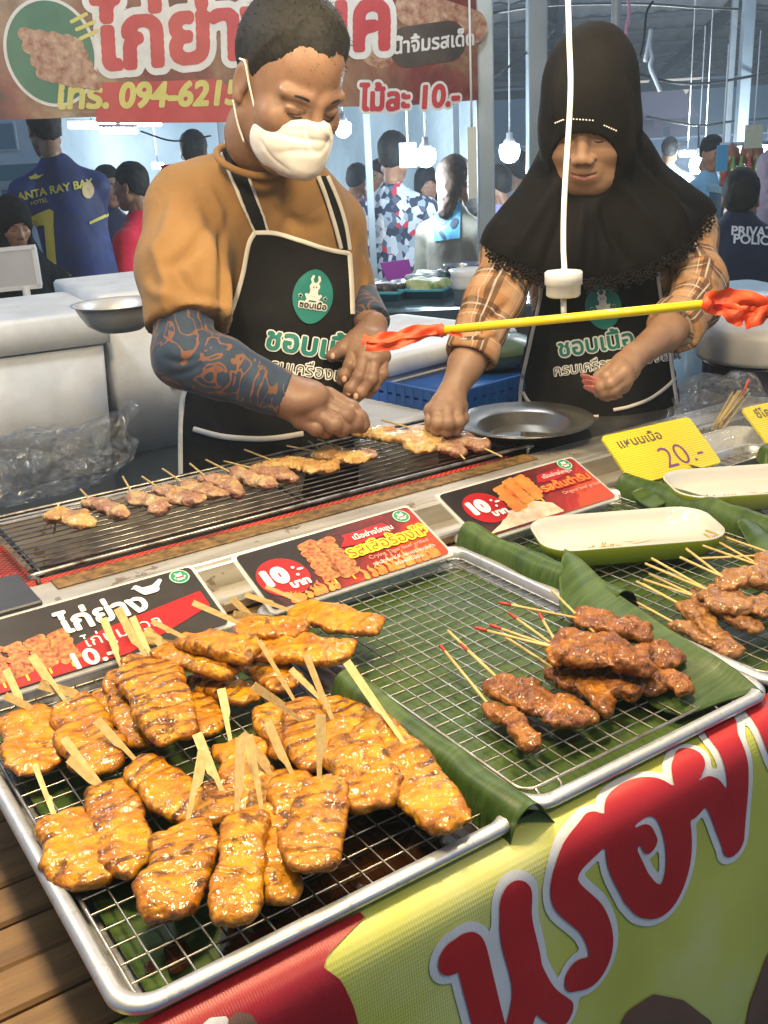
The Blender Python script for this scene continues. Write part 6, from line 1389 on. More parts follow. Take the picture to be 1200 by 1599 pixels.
_m2 = CLEAR.n('MixShader'); _m2.inputs[0].default_value = .15; CLEAR.t.links.new(_m1.outputs[0], _m2.inputs[1]); CLEAR.t.links.new(_gl.outputs[0], _m2.inputs[2]); CLEAR.t.links.new(_m2.outputs[0], CLEAR.t.nodes['Material Output'].inputs['Surface']); CLEAR = CLEAR.m
WHITEPL = mat('white_plastic', (.62, .62, .60), .35, col2=(.68, .68, .66), var=10); YELPL = mat('yellow_rod', (.75, .60, .01), .35, coat=.3)
POT = mat('pot_steel', (.50, .51, .52), .22, .9, col2=(.40, .40, .41), var=12); PANM = mat('pan_metal', (.17, .16, .15), .30, .85, col2=(.30, .29, .27), var=14, bump=(30, .15))
BLUECR = mat('blue_crate', (.012, .11, .42), .4); NAVY = mat('navy_plastic', (.008, .010, .03), .3, coat=.3); LIDG = mat('grey_lid', (.33, .32, .31), .45, col2=(.40, .39, .38), var=9)
DKCOUNTER = mat('dark_counter', (.035, .045, .055), .22, .2, col2=(.07, .08, .09), var=10)
def foam_box(label, c, w, d, h, rotz, tape=None, lidh=.07, group='styrofoam boxes', handle=False):
    t = thing('styrofoam_box', label, 'foam box', c, rotz, group)
    def rr(x, y, z, r): return rrect(-x, x, -y, y, r, z, 5)
    tp = .93; v, f = loft([rr(w/2*tp, d/2*tp, 0, .012), rr(w/2*.98, d/2*.98, h-lidh, .014)], True, True, True); obj('box_body', v, f, FOAM, t, local=True)
    v, f = loft([rr(w/2*.985, d/2*.985, h-lidh+.004, .014), rr(w/2+.009, d/2+.009, h-lidh+.007, .018), rr(w/2+.010, d/2+.010, h-.010, .018), rr(w/2+.004, d/2+.004, h-.002, .016), rr(w/2-.018, d/2-.018, h, .014), rr(w/2-.03, d/2-.03, h-.004, .02)], True, True, True); obj('box_lid', v, f, FOAM, t, local=True)
    if tape: x, z0, z1, tw = tape; MB().box((x-tw/2, -d/2-.001, z0), (x+tw/2, -d/2*.95, z1)).build('tape_patch', TAPE, t, False, True)
    if handle: MB().box((-.09, -d/2*.985-.008, h*.30), (.05, -d/2*.9, h*.33), bev=.003).build('handle_ridge', FOAM, t, False, True)
    return t
# rear work table
t = thing('rear_table', 'low dark work table behind the man carrying the foam boxes', 'table', (.9, 2.6, 0))
MB().box((-.6, 2.05, .715), (3.4, 3.05, .75), bev=.004).build('table_top', DKCOUNTER, t, False)
for x, y in ((-.5, 2.15), (3.3, 2.15), (-.5, 2.95), (3.3, 2.95)): MB().box((x-.025, y-.025, 0), (x+.025, y+.025, .714)).build('leg', DARKPLATE, t, False)
a0 = onz(190, 727, .75)
def on_px(x, y, z): return onz(x, y, z)
# big box at the left, second box with tape, boxes in the middle
p1 = onz(190, 728, .751); w1 = .66; ang = R(-6)
c = p1+np.array([-w1/2*math.cos(ang)+.20*math.sin(ang)*-1, .22, 0]); foam_box('large stained foam box at the left below the griddle', (c[0], c[1], .751), w1, .44, .40, ang, lidh=.085, handle=True)
p2 = onz(216, 716, .751); c = p2+np.array([.16, .26, 0]); foam_box('foam box with a brown tape patch under the steel bowl', (c[0], c[1], .751), .34, .46, .42, R(-4), tape=(.01, .16, .34, .055), lidh=.07)
c = P(655, 690, 2.55); foam_box('tall foam box in the middle with blue marks on its lid', (c[0], c[1]+.1, .751), .46, .40, P(640, 512, 2.6)[2]-.751, R(10), lidh=.05)
c = P(600, 700, 2.12); foam_box('low foam box between the man and the blue crate', (c[0], c[1]+.12, .751), .30, .30, P(600, 628, 2.25)[2]-.751, R(14), lidh=.045)
# blue crate with a green lidded pot on it
c = P(745, 650, 2.25); cz = .751; ch = P(745, 590, 2.25)[2]-cz
t = thing('plastic_crate', 'blue slotted plastic crate behind the arm of the woman', 'crate', (c[0]+.04, c[1]+.1, cz), R(8))
b = MB(); W_, D_, H_ = .36, .28, ch; b.box((-W_/2, -D_/2, 0), (W_/2, D_/2, .012))
for sy in (-1, 1):
    y = sy*D_/2
    for k in range(14): x = -W_/2+W_*k/13; b.box((x-.006, y-.006, .0125), (x+.006, y+.006, H_-.0005))
    for z in (.06, .13, H_*.62, H_-.035, H_-.008): b.box((-W_/2, y-.0045, z-.011), (W_/2, y+.0045, z+.011))
for sx in (-1, 1):
    x = sx*W_/2
    for k in range(11): y = -D_/2+D_*k/10; b.box((x-.0062, y-.0058, .0125), (x+.0062, y+.0058, H_-.0008))
    for z in (.06, .13, H_*.62, H_-.035, H_-.008): b.box((x-.0048, -D_/2+.006, z-.0108), (x+.0048, D_/2-.006, z+.0108))
b.build('slotted_body', BLUECR, t, False, True); v, f = loft([rrect(-W_/2+.01, W_/2-.01, -D_/2+.01, D_/2-.01, .01, H_*.5), rrect(-W_/2+.012, W_/2-.012, -D_/2+.012, D_/2-.012, .01, H_-.012)], True, True, True); obj('crate_contents', v, f, BLUECR, t, local=True)
GREENLID = mat('olive_lid', (.08, .13, .07), .2, coat=.5); c = P(798, 578, 2.32); cb = np.array([c[0]+.02, c[1]+.08, cz+ch+.001])
t = thing('cooking_pot', 'olive green lidded pot resting on the blue crate', 'pot', cb)
v, f = lathe([(0, 0), (.085, 0), (.10, .02), (.104, .03)], 32, cb); obj('pot_body', v, f, GREENLID, t); v, f = lathe([(.108, .0305), (.110, .034), (.095, .05), (.05, .066), (.02, .070), (.018, .078), (.024, .09), (.012, .096), (0, .097)], 32, cb); obj('pot_lid', v, f, GREENLID, t)
# steel bowl on the second box
bz = .751+.42+.001; c = onz(204, 524, bz); cb = np.array([c[0], c[1]+.05, bz])
t = thing('steel_bowl', 'wide steel mixing bowl on the taped foam box', 'bowl', cb); R0 = rp(66, (cb-EYE) @ FW)
v, f = lathe([(0, .004), (R0*.50, .005), (R0*.74, R0*.22), (R0*.90, R0*.48), (R0*.98, R0*.66), (R0*1.06, R0*.69), (R0*1.07, R0*.705), (R0*.96, R0*.685), (R0*.86, R0*.48), (R0*.70, R0*.25), (R0*.46, .012), (0, .012)], 48, cb); obj('bowl_shell', v, f, mat('dull_steel', (.50, .51, .52), .38, .55, col2=(.64, .65, .66), var=10), t)
# wide pan at the grill end
pz = .982; c = onz(818, 668, pz+.02); t = thing('metal_pan', 'wide worn metal pan at the end of the grill', 'pan', (c[0], c[1], pz)); R0 = .125
v, f = lathe([(0, .0), (.055, .0), (.070, .006), (.085, .024), (R0-.002, .034), (R0, .0362), (R0-.002, .0375), (.086, .0285), (.082, .0265), (.066, .010), (.052, .005), (0, .0045)], 56, (c[0], c[1], pz)); obj('pan_shell', v*[1, 1, 1], f, PANM, t)
v, f = lathe([(0, .0082), (.060, .0084)], 40, (c[0], c[1], pz)); obj('oil_film', v, f, mat('pan_oil', (.10, .085, .06), .08, .6, col2=(.20, .18, .14), var=30), t)
# ---- fly chaser
d0 = 1.30; t = thing('fly_chaser', 'white hanging fly chaser motor with yellow rod and red ribbons', 'fly chaser', P(880, 470, d0))
MB().tube(spline([P(886, -40, d0), P(889, 60, d0), P(891, 150, d0), P(882, 300, d0), P(880, 380, d0), P(882, 424, d0)], 8), rp(4.4, d0), 10).build('white_cord', mat('bright_cord', (.80, .80, .76), .45), t)
c = P(880, 464, d0); k = d0/FPX; v, f = lathe([(0, 44*k), (4*k, 44*k), (9*k, 41*k), (27*k, 40*k), (29*k, 38*k), (29*k, 20*k), (26.5*k, 18.5*k), (26.5*k, 4*k), (24*k, 1*k), (10*k, 0), (0, 0)], 40, c); obj('motor_housing', v, f, WHITEPL, t)
MB().tube([P(880, 464, d0), P(881, 494, d0)], rp(4.5, d0), 12).build('motor_shaft', WHITEPL, t)
r0, r1 = P(690, 516, 1.36), P(1104, 475, 1.22); MB().tube([r0, r1], .0058, 12).build('yellow_rod', YELPL, t)
RIB = NT('red_ribbon'); RIB.bs(Base_Color=RIB.mix(RIB.noise(30), (.72, .035, .012), (.80, .12, .02)), Roughness=.5); RIB.bump(RIB.noise(60), .3, .003); RIB = RIB.m
def ribbon(path, w0, w1, d, tw, seed, n=7):
    c = spline([P(x, y, d+dd) for x, y, dd in path], n); N = len(c); tt = np.gradient(c, axis=0); tt /= np.linalg.norm(tt, axis=1, keepdims=True); V = []
    for i in range(N):
        a = tw[0]+(tw[1]-tw[0])*i/(N-1)+.5*math.sin(i*.55+seed); s_ = np.cross(tt[i], -FW); s_ /= np.linalg.norm(s_); q = math.cos(a)*s_+math.sin(a)*np.cross(tt[i], s_); w = rp(w0+(w1-w0)*i/(N-1), d)/2
        V.append([c[i]+q*w*u-np.cross(q, tt[i])*(.35*w*math.sin(u*3+i*.4+seed)) for u in (-1, -.5, 0, .5, 1)])
    V = np.array(V).reshape(-1, 3); f = grid(N, 5); nn = np.array([np.cross(tt[i], V[i*5+4]-V[i*5]) for i in range(N)]); nn /= np.linalg.norm(nn, axis=1, keepdims=True); W = V-np.repeat(nn, 5, 0)*.0006; M_ = len(V)
    F = f+[tuple(q+M_ for q in r[::-1]) for r in f]
    for j in range(N-1):
        for e in (0, 4): F.append((j*5+e, (j+1)*5+e, (j+1)*5+e+M_, j*5+e+M_))
    return V, F if True else None
for pth, a, b_, tw, sd in (([(700, 516, 0), (665, 516, .0), (625, 525, .01), (590, 528, .01), (566, 530, .02)], 14, 20, (.2, .6), 1), ([(698, 518, 0), (660, 524, .01), (620, 538, .0), (588, 541, .01), (572, 540, .01)], 13, 16, (-.4, -.1), 2), ([(700, 515, 0), (672, 510, .01), (640, 518, .02), (610, 532, .02)], 12, 18, (.6, .2), 3), ([(694, 514, 0), (706, 520, -.01), (722, 524, -.01)], 9, 5, (0, .4), 4)):
    v, f = ribbon(pth, a, b_, 1.36, tw, sd); obj('red_ribbon', v, f, RIB, t)
for pth, a, b_, tw, sd in (([(1100, 468, 0), (1130, 462, -.01), (1165, 466, .0), (1205, 480, .0), (1240, 476, 0)], 22, 30, (.1, .5), 5), ([(1100, 476, 0), (1125, 484, .01), (1150, 496, .01), (1162, 502, .01)], 20, 26, (-.2, .1), 6), ([(1104, 474, 0), (1140, 474, .02), (1175, 488, .01), (1210, 470, 0)], 16, 26, (.5, -.2), 7), ([(1162, 503, .01), (1185, 495, .0), (1215, 478, .0)], 24, 26, (.0, .3), 8)):
    v, f = ribbon(pth, a, b_, 1.22, tw, sd); obj('red_ribbon', v, f, RIB, t)
for q in (r0, r1):
    v, f = lathe([(0, -.009), (.0068, -.006), (.0078, 0), (.0068, .006), (0, .009)], 10); obj('ribbon_knot', v+.0012*np.sin(v*900)+q, f, RIB, t)
# ---- clear bags
def film_bag(label, c, size, seed, cat='bag', spikes=()):
    s = Sdf(np.array(c)-np.array(size)*.75, np.array(c)+np.array(size)*.85, min(size)/34); s.ell(c, np.array(size)*.5)
    for a, b_, r in spikes: s.cap(a, b_, r, r*.25, .05)
    v, f = s.mesh(); n = vnormals(v, f); m = min(size); v = v+n*(m*.22*(.4-np.abs(vnoise(v, 1.5/m, seed)))+m*.16*(.4-np.abs(vnoise(v, 3.5/m, seed+1)))+m*.07*(.4-np.abs(vnoise(v, 8/m, seed+2))))[:, None]
    v[:, 2] = np.maximum(v[:, 2], c[2]-size[2]*.5); o = obj('plastic_bag', v-np.array(c), f, CLEAR); o.location = c; ROOT[o] = Matrix.Translation(Vector(c)).inverted(); tag(o, label, cat, 'clear plastic bags'); return o
c = onz(70, 800, .99); film_bag('crumpled clear plastic bag in front of the large foam box', (c[0]+.02, 1.66, .985+.042), (.34, .14, .10), 3, spikes=[((c[0]+.12, 1.66, 1.04), (c[0]+.20, 1.66, 1.09), .03)])
c = P(1128, 658, 1.84); film_bag('clear plastic bag of skewer sticks behind the yellow cards', (c[0], c[1], c[2]), (.21, .15, .12), 7, spikes=[(c+[.02, 0, .03], P(1168, 606, 1.84), .025), (c+[-.02, 0, .03], P(1080, 612, 1.84), .025)])
t = thing('skewer_bundle', 'bundle of bamboo sticks with orange tips inside the clear bag', 'sticks', c); b = MB(); rg = np.random.default_rng(4)
for k in range(14): q = rg.normal(size=2)*5; b.tube([P(1122+q[0], 666+q[1], 1.80), P(1158+q[0]*1.6, 612+q[1]*.5, 1.84)], .0016, 6)
b.build('bamboo_sticks', BAM, t); MB().tube([P(1160, 616, 1.83), P(1170, 592, 1.84)], .0022, 8).build('orange_tip', RIB, t)
c = onz(1150, 716, .975); t = thing('steel_tray', 'white enamel tray edge behind the far plate', 'tray', (c[0], c[1]+.02, .952)); v, f = loft([rrect(-.10, .10, -.05, .05, .02, .0), rrect(-.12, .12, -.07, .07, .03, .04), rrect(-.123, .123, -.073, .073, .03, .041), rrect(-.115, .115, -.065, .065, .03, .038), rrect(-.095, .095, -.045, .045, .02, .004)], True, True, True); obj('tray_shell', v, f, mat('enamel_white', (.66, .66, .64), .25, coat=.4), t, local=True)
# ---- navy drum with grey lid, blue cooler behind it
d_ = 2.15; c = P(1185, 640, d_); zb_ = .70; R0 = rp(92, d_); zt = P(1185, 548, d_)[2]
t = thing('insulated_drum', 'navy drum with a thick grey lid at the right edge', 'drum', (c[0], c[1], zb_)); cc = (c[0], c[1], 0)
v, f = lathe([(0, zb_), (R0*.84, zb_), (R0*.90, zb_+.02), (R0*.97, zt-.01), (R0*.97, zt-.003), (0, zt-.003)], 48, cc); obj('drum_body', v, f, NAVY, t)
v, f = lathe([(R0*.96, zt-.002), (R0*1.06, zt), (R0*1.08, zt+.010), (R0*1.06, zt+.050), (R0*.99, zt+.066), (R0*.86, zt+.072), (R0*.5, zt+.074), (0, zt+.074)], 48, cc); obj('drum_lid', v, f, LIDG, t)
t = thing('side_table', 'small dark side table carrying the navy drum', 'table', (c[0], c[1]+.1, 0)); MB().box((c[0]-.35, c[1]-.25, .66), (c[0]+.6, c[1]+.55, .699), bev=.004).build('table_top', DKCOUNTER, t, False)
for sx in (-.3, .55):
    for sy in (-.2, .5): MB().box((c[0]+sx-.02, c[1]+sy-.02, 0), (c[0]+sx+.02, c[1]+sy+.02, .659)).build('leg', DARKPLATE, t, False)
c = P(1120, 560, 2.6); t = thing('blue_cooler', 'pale blue plastic cooler behind the navy drum', 'cooler', (c[0], c[1], .701), R(-20)); hh = P(1120, 448, 2.6)[2]-.701; BLU = mat('pale_blue_plastic', (.22, .36, .46), .35, col2=(.30, .44, .54), var=8)
v, f = loft([rrect(-.15, .15, -.12, .12, .03, 0), rrect(-.17, .17, -.14, .14, .035, hh*.82)], True, True, True); obj('cooler_body', v, f, BLU, t, local=True); v, f = loft([rrect(-.178, .178, -.148, .148, .035, hh*.825), rrect(-.178, .178, -.148, .148, .035, hh*.96), rrect(-.165, .165, -.135, .135, .03, hh)], True, True, True); obj('cooler_lid', v, f, BLU, t, local=True)
# ================================================================== the market hall behind
COOL = (.78, .92, 1.0)
GSTEEL = mat('painted_post', (.30, .36, .40), .5, .1, col2=(.38, .44, .48), var=7, bump=(30, .2))
WIREB = mat('black_cable', (.012, .013, .016), .5)
def px_frame(A, B):
    """vertical sheet through two points: returns pixel->(u,v) and (u,v)->point"""
    A = np.array(A, float); B = np.array(B, float); u = B-A; u[2] = 0; u /= np.linalg.norm(u); z = np.array([0, 0, 1.]); n = np.cross(u, z)
    if n @ (EYE-A) < 0: n = -n
    def uv(pts): 
        o = []
        for x, y in pts: d = ray(x, y); q = EYE+d*((A-EYE) @ n/(d @ n)); o.append(((q-A) @ u, q[2]-A[2]))
        return np.array(o)
    def at(v, off=0.0): v = np.asarray(v, float).reshape(-1, 2); return A+v[:, :1]*u+v[:, 1:]*z+n*off
    return uv, at, u, n
# ---- hanging food banner
A, B = P(-60, 190, 3.05), P(748, 195, 3.45); uv, at, u_, n_ = px_frame(A, B)
BB = NT('dark_food_banner'); _c = BB.co(); _a = BB.noise(2.6, _c, 5, .6, .8); _b = BB.noise(9, _c, 6, .65); _s = BB.xyz(_c)
_col = BB.ramp(_a, [(.34, (.055, .016, .014)), (.46, (.15, .022, .026)), (.56, (.20, .10, .06)), (.68, (.34, .27, .19))])
_col = BB.mix(BB.ramp(_b, [(.5, (0, 0, 0)), (.66, (.6,)*3)]), _col, (.05, .03, .028))
BB.bs(Base_Color=_col, Roughness=.4, Specular_IOR_Level=.4); BB.bump(BB.noise(5, _c, 4), .3, .01); BB = BB.m
W_ = np.linalg.norm((B-A)[:2]); nu, nv = 60, 14
gu, gv = np.meshgrid(np.linspace(0, W_, nu), np.linspace(0, .62, nv), indexing='ij'); pts = np.c_[gu.ravel(), gv.ravel()]
wav = lambda v: .010*np.sin(v[:, 0]*6)+.006*np.sin(v[:, 0]*17+v[:, 1]*4)
sagz = lambda v: np.interp(v[:, 0]/W_, [0, .3, .6, .82, 1], [0, -.004, .0, -.012, -.004])*(1-v[:, 1]/.62)
def bat(v, off=.002):
    v = np.asarray(v, float).reshape(-1, 2); p = at(v)+n_*(wav(v)+off)[:, None]; p[:, 2] += sagz(v); return p
fb = obj('food_banner', bat(pts, 0), grid(nu, nv), BB); tag(fb, 'dark red food banner with white edged red letters above the man', 'banner')
BI = lambda nm, c1, c2: mat(nm, c1, .45, col2=c2, var=16)
I_R, I_W, I_Y, I_G = BI('banner_ink_red', (.36, .025, .035), (.44, .04, .05)), BI('banner_ink_white', (.50, .50, .50), (.62, .62, .62)), BI('banner_ink_yellow', (.46, .42, .10), (.54, .50, .16)), BI('banner_ink_green', (.01, .10, .06), (.015, .14, .085))
I_D, I_M = BI('banner_ink_dark', (.03, .022, .02), (.06, .04, .035)), mat('banner_ink_meat', (.20, .06, .035), .45, col2=(.46, .32, .22), var=45)
def bmark(nm, fld, iso, off, m): return mark(nm, fld, iso, lambda v: bat(v, off), m, fb)
c0 = uv([(80, 82)])[0]; e1 = uv([(152, 82)])[0][0]-c0[0]
bmark('white_ring', poly_field([(c0[0]+e1*math.cos(a), c0[1]+e1*1.12*math.sin(a)) for a in np.linspace(0, 6.283, 50)[:-1]], .006), 0, .002, I_W)
bmark('green_disc', poly_field([(c0[0]+e1*.93*math.cos(a), c0[1]+e1*1.05*math.sin(a)) for a in np.linspace(0, 6.283, 50)[:-1]], .006), 0, .0035, I_G)
rg = np.random.default_rng(2); st = []
for k in range(4):
    for j in range(5): q = uv([(38+k*22+j*7, 52+j*15+k*4)])[0]; st.append(([q+rg.normal(size=2)*.004, q+[.03, -.012]], .019))
bmark('meat_picture', stroke_field(st, .004), 0, .005, I_M)
bmark('stick_picture', stroke_field([(uv([(112, 34), (135, 22)]), .005), (uv([(120, 46), (148, 34)]), .005), (uv([(126, 60), (152, 48)]), .005)], .003), 0, .005, I_Y)
bmark('dark_patch', stroke_field([(uv([(635, 70), (700, 62)]), .06)], .006), 0, .002, I_D)
bmark('meat_picture', stroke_field([(uv([(560, 30), (590, 62)]), .075), (uv([(640, 10), (740, 40)]), .05)], .006), 0, .0015, I_M)
bmark('red_band', poly_field(uv([(150, 128), (345, 122), (400, 190), (150, 190)]), .006), 0, .0015, I_R)
def bwords(nm, body, size, px_, m, iso, outline=None, shear=.15, sy=1.0, rot=0.0, off=.004):
    q = uv([px_])[0]; fl = text_field(body, size, size/44, pad=size*.25, dev=max(size*.14, outline[0]*1.4 if outline else 0), shear=shear); c, s = math.cos(rot), math.sin(rot)
    fn = lambda v, o: bat(np.c_[q[0]+c*v[:, 0]-s*v[:, 1]*sy, q[1]+s*v[:, 0]+c*v[:, 1]*sy], o)
    if outline: v, f = msq(fl, outline[0]); obj(nm+'_outline', fn(v, off), f, outline[1], fb); off += .0015
    v, f = msq(fl, iso); obj(nm, fn(v, off), f, m, fb)
bwords('title', 'ไก่ย่างเบค', .235, (152, 106), I_R, .010, (.030, I_W), .12, 1.0, R(2.5))
bwords('phone', 'โทร. 094-6215', .098, (86, 168), I_Y, .004, None, .22, 1.0, R(-1))
bwords('caption', 'น้ำจิ้มรสเด็ด', .060, (612, 80), I_W, .0015, None, .1, 1.0, R(3))
bwords('price', 'ไม้ละ 10.-', .094, (560, 168), I_R, .004, (.012, I_W), .1, 1.0, R(0))
MB().tube([at([(0, .6)])[0], at([(W_, .6)])[0]], .012).build('banner_pole', GSTEEL, fb)
# ---- posts
def post(x, y0, y1, d, wpx, label, zt=3.4, tilt=0.0):
    c = P(x, (y0+y1)/2, d); w = rp(wpx, d)/2; t = thing('steel_post', label, 'post', (c[0], c[1], 0), rotz=R(-33), group='steel posts of the market hall')
    top = np.array([tilt*RT[0], tilt*RT[1]])
    v, f = loft([rrect(-w, w, -w, w, w*.25, 0), rrect(-w, w, -w, w, w*.25, zt)], True, True, True); obj('post_shaft', v, f, GSTEEL, t, local=True)
    MB().box((-w*1.7, -w*1.7, 0), (w*1.7, w*1.7, .012)).build('base_plate', GSTEEL, t, False, True); return t
post(758, 0, 430, 3.55, 27, 'broad grey blue post at the right end of the food banner')
post(838, 0, 300, 4.4, 30, 'grey post just left of the black headscarf')
post(1158, 60, 330, 7.5, 17, 'thin post behind the seated guard')
post(1136, 150, 260, 12, 9, 'slim far post right of the headscarf under the roof eave')
post(580, 195, 470, 5.4, 11, 'dark post behind the man in light blue')
post(714, 195, 300, 7.0, 9, 'thin post above the woman with brown hair')
post(349, 188, 240, 5.2, 14, 'pale post beside the man at his ear')
# ---- hall roof
rd = ray(850, 217); rd = np.array([rd[0], rd[1], 0]); rd /= np.linalg.norm(rd); rp_ = np.array([rd[1], -rd[0], 0])
base = EYE+rd*8.5; t = thing('hall_roof', 'corrugated metal hall roof on steel rafters at the upper right', 'roof', (base[0], base[1], 0))
def rf(s, x, dz=0.0): q = EYE+rd*(7.0+s)+rp_*x; q[2] = 3.30-s*.048+dz; return q
CORR = NT('corrugated_roof'); _n = CORR.noise(.9, None, 4); CORR.bs(Base_Color=CORR.ramp(_n, [(.3, (.60, .66, .70)), (.7, (.76, .80, .83))]), Roughness=.6); CORR = CORR.m
NX = 260; V = []; 
for s in (0, 9.0, 18.0):
    for i in range(NX): x = -4.5+19*i/(NX-1); V.append(rf(s, x, .025*math.sin(i*1.55)))
obj('corrugated_sheet', V, [(a*NX+i, a*NX+i+1, (a+1)*NX+i+1, (a+1)*NX+i) for a in range(2) for i in range(NX-1)], CORR, t)
def beam(a, b_, w, h, m, nm, par):
    fr, L = frame_of(a, b_); v = np.array([[x, y, z] for x in (0, L) for y in (-w, w) for z in (-h, h)]); v = v @ fr.T+np.array(a); return obj(nm, v, [(0, 1, 3, 2), (4, 6, 7, 5), (0, 4, 5, 1), (2, 3, 7, 6), (0, 2, 6, 4), (1, 5, 7, 3)], m, par, False)
RAFT = mat('rafter_paint', (.07, .095, .12), .5, .2, col2=(.10, .13, .16), var=5)
for k in range(8): x = -4+k*2.1; beam(rf(0, x, -.13), rf(18, x, -.13), .04, .075, RAFT, 'rafter', t)
for k in range(12): s = .8+k*1.5; beam(rf(s, -4.5, -.055), rf(s, 14.5, -.055), .025, .022, RAFT, 'purlin', t)
beam(rf(18, -4.5, -.16), rf(18, 14.5, -.16), .05, .09, RAFT, 'eave_beam', t)
# ---- back walls, hill, houses
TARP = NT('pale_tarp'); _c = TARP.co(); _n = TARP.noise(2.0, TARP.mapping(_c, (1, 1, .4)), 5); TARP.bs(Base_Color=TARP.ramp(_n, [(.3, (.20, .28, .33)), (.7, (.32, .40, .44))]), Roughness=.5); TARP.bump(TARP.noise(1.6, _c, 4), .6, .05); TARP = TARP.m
def wall_px(name, label, cat, pA, pB, y_top, m, thick=.03, z0=.0, parts=()):
    (xa, da), (xb, db) = pA, pB; a, b_ = P(xa, 240, da), P(xb, 240, db); zt = P((xa+xb)/2, y_top, (da+db)/2)[2]; uv2, at2, u2, n2 = px_frame([a[0], a[1], 0], [b_[0], b_[1], 0]); L = np.linalg.norm((b_-a)[:2])
    n = 30; g2 = np.array([(L*i/(n-1), z0+(zt-z0)*j/5) for i in range(n) for j in range(6)]); q = at2(g2)+n2*(.03*np.sin(g2[:, 0]*5)+.02*np.sin(g2[:, 0]*11+g2[:, 1]*3))[:, None]
    f = grid(n, 6); N = len(q); w = q-n2*thick; t = obj(name, np.concatenate([q, w]), f+[tuple(i+N for i in r[::-1]) for r in f], m); tag(t, label, cat); return t, uv2, at2
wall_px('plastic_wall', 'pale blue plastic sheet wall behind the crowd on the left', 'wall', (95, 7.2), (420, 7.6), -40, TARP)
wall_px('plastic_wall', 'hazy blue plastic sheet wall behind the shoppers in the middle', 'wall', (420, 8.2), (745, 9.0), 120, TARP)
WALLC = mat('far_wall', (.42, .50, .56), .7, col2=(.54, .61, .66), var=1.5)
def building(label, xa, xb, d, y_top, m, wins, roofm=None, z0=0.0):
    a, b_ = P(xa, 230, d), P(xb, 230, d); uv2, at2, u2, n2 = px_frame([a[0], a[1], 0], [b_[0], b_[1], 0]); L = np.linalg.norm((b_-a)[:2]); zt = P((xa+xb)/2, y_top, d)[2]; c = (a+b_)/2
    t = thing('building', label, 'building', (c[0], c[1], 0)); dep = 4.0
    q = np.concatenate([at2([(0, 0), (L, 0), (L, zt), (0, zt)]), at2([(0, 0), (L, 0), (L, zt), (0, zt)], -dep)]); obj('wall', q, [(0, 1, 2, 3), (5, 4, 7, 6), (0, 4, 5, 1), (2, 6, 7, 3), (0, 3, 7, 4), (1, 5, 6, 2)], m, t, False)
    if roofm: q = np.concatenate([at2([(-.3, zt+.01), (L+.3, zt+.01)], .35), at2([(-.3, zt+1.0), (L+.3, zt+1.0)], -dep/2), at2([(-.3, zt+.01), (L+.3, zt+.01)], -dep-.3)]); obj('roof', q, [(0, 1, 3, 2), (2, 3, 5, 4), (0, 2, 4), (1, 5, 3)], roofm, t, False)
    for (x0, y0, x1, y1, mm) in wins:
        r = uv2([(x0, y0), (x1, y1)]); lo, hi = r.min(0), r.max(0); e = .05*(hi[0]-lo[0])
        def pl(a0, b0, a1, b1, o0, o1): return np.concatenate([at2([(a0, b0), (a1, b0), (a1, b1), (a0, b1)], o1), at2([(a0, b0), (a1, b0), (a1, b1), (a0, b1)], o0)])
        F6 = [(0, 1, 2, 3), (0, 4, 5, 1), (1, 5, 6, 2), (2, 6, 7, 3), (3, 7, 4, 0)]
        fo = obj('window', pl(lo[0]-e, lo[1]-e, hi[0]+e, hi[1]+e, .001, .03), F6, mat('window_frame', (.45, .52, .56), .5), t, False); obj('pane', pl(lo[0], lo[1], hi[0], hi[1], .02, .035), F6, mm, fo, False)
    return t
GLB = mat('blue_glass', (.06, .16, .22), .1, col2=(.10, .22, .28), var=3); GLD = mat('dark_glass', (.03, .05, .07), .15); TEAL = mat('teal_panel', (.03, .14, .17), .5); PINKW = mat('pink_wall', (.40, .18, .19), .7, col2=(.46, .24, .24), var=2)
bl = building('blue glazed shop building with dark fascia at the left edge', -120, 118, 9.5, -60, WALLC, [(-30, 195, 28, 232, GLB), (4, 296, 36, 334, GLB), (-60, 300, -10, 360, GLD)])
q = px_frame(P(-60, 270, 9.4), P(112, 270, 9.4)); r = q[0]([(-50, 285), (110, 252)]); lo, hi = r.min(0), r.max(0); v = np.concatenate([q[1]([(lo[0], lo[1]), (hi[0], lo[1]), (hi[0], hi[1]), (lo[0], hi[1])], .10), q[1]([(lo[0], lo[1]), (hi[0], lo[1]), (hi[0], hi[1]), (lo[0], hi[1])], .02)])
obj('fascia', v, [(0, 1, 2, 3), (0, 4, 5, 1), (1, 5, 6, 2), (2, 6, 7, 3), (3, 7, 4, 0)], TEAL, bl, False)
r = q[0]([(-50, 296), (110, 287)]); lo, hi = r.min(0), r.max(0); v = np.concatenate([q[1]([(lo[0], lo[1]), (hi[0], lo[1]), (hi[0], hi[1]), (lo[0], hi[1])], .14), q[1]([(lo[0], lo[1]), (hi[0], lo[1]), (hi[0], hi[1]), (lo[0], hi[1])], .02)])
obj('red_strip', v, [(0, 1, 2, 3), (0, 4, 5, 1), (1, 5, 6, 2), (2, 6, 7, 3), (3, 7, 4, 0)], PINKW, bl, False)
building('small pink house seen under the far roof eave', 1020, 1072, 34, 186, PINKW, [(1036, 198, 1046, 212, GLD)], mat('pink_roof', (.34, .20, .20), .7))
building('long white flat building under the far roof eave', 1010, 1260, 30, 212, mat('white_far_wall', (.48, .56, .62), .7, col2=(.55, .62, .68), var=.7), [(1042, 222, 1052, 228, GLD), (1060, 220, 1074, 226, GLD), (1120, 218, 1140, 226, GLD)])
building('pale block behind the light bulb in the middle', 740, 900, 20, 232, WALLC, [(790, 245, 806, 262, GLD), (815, 243, 830, 260, GLD)])
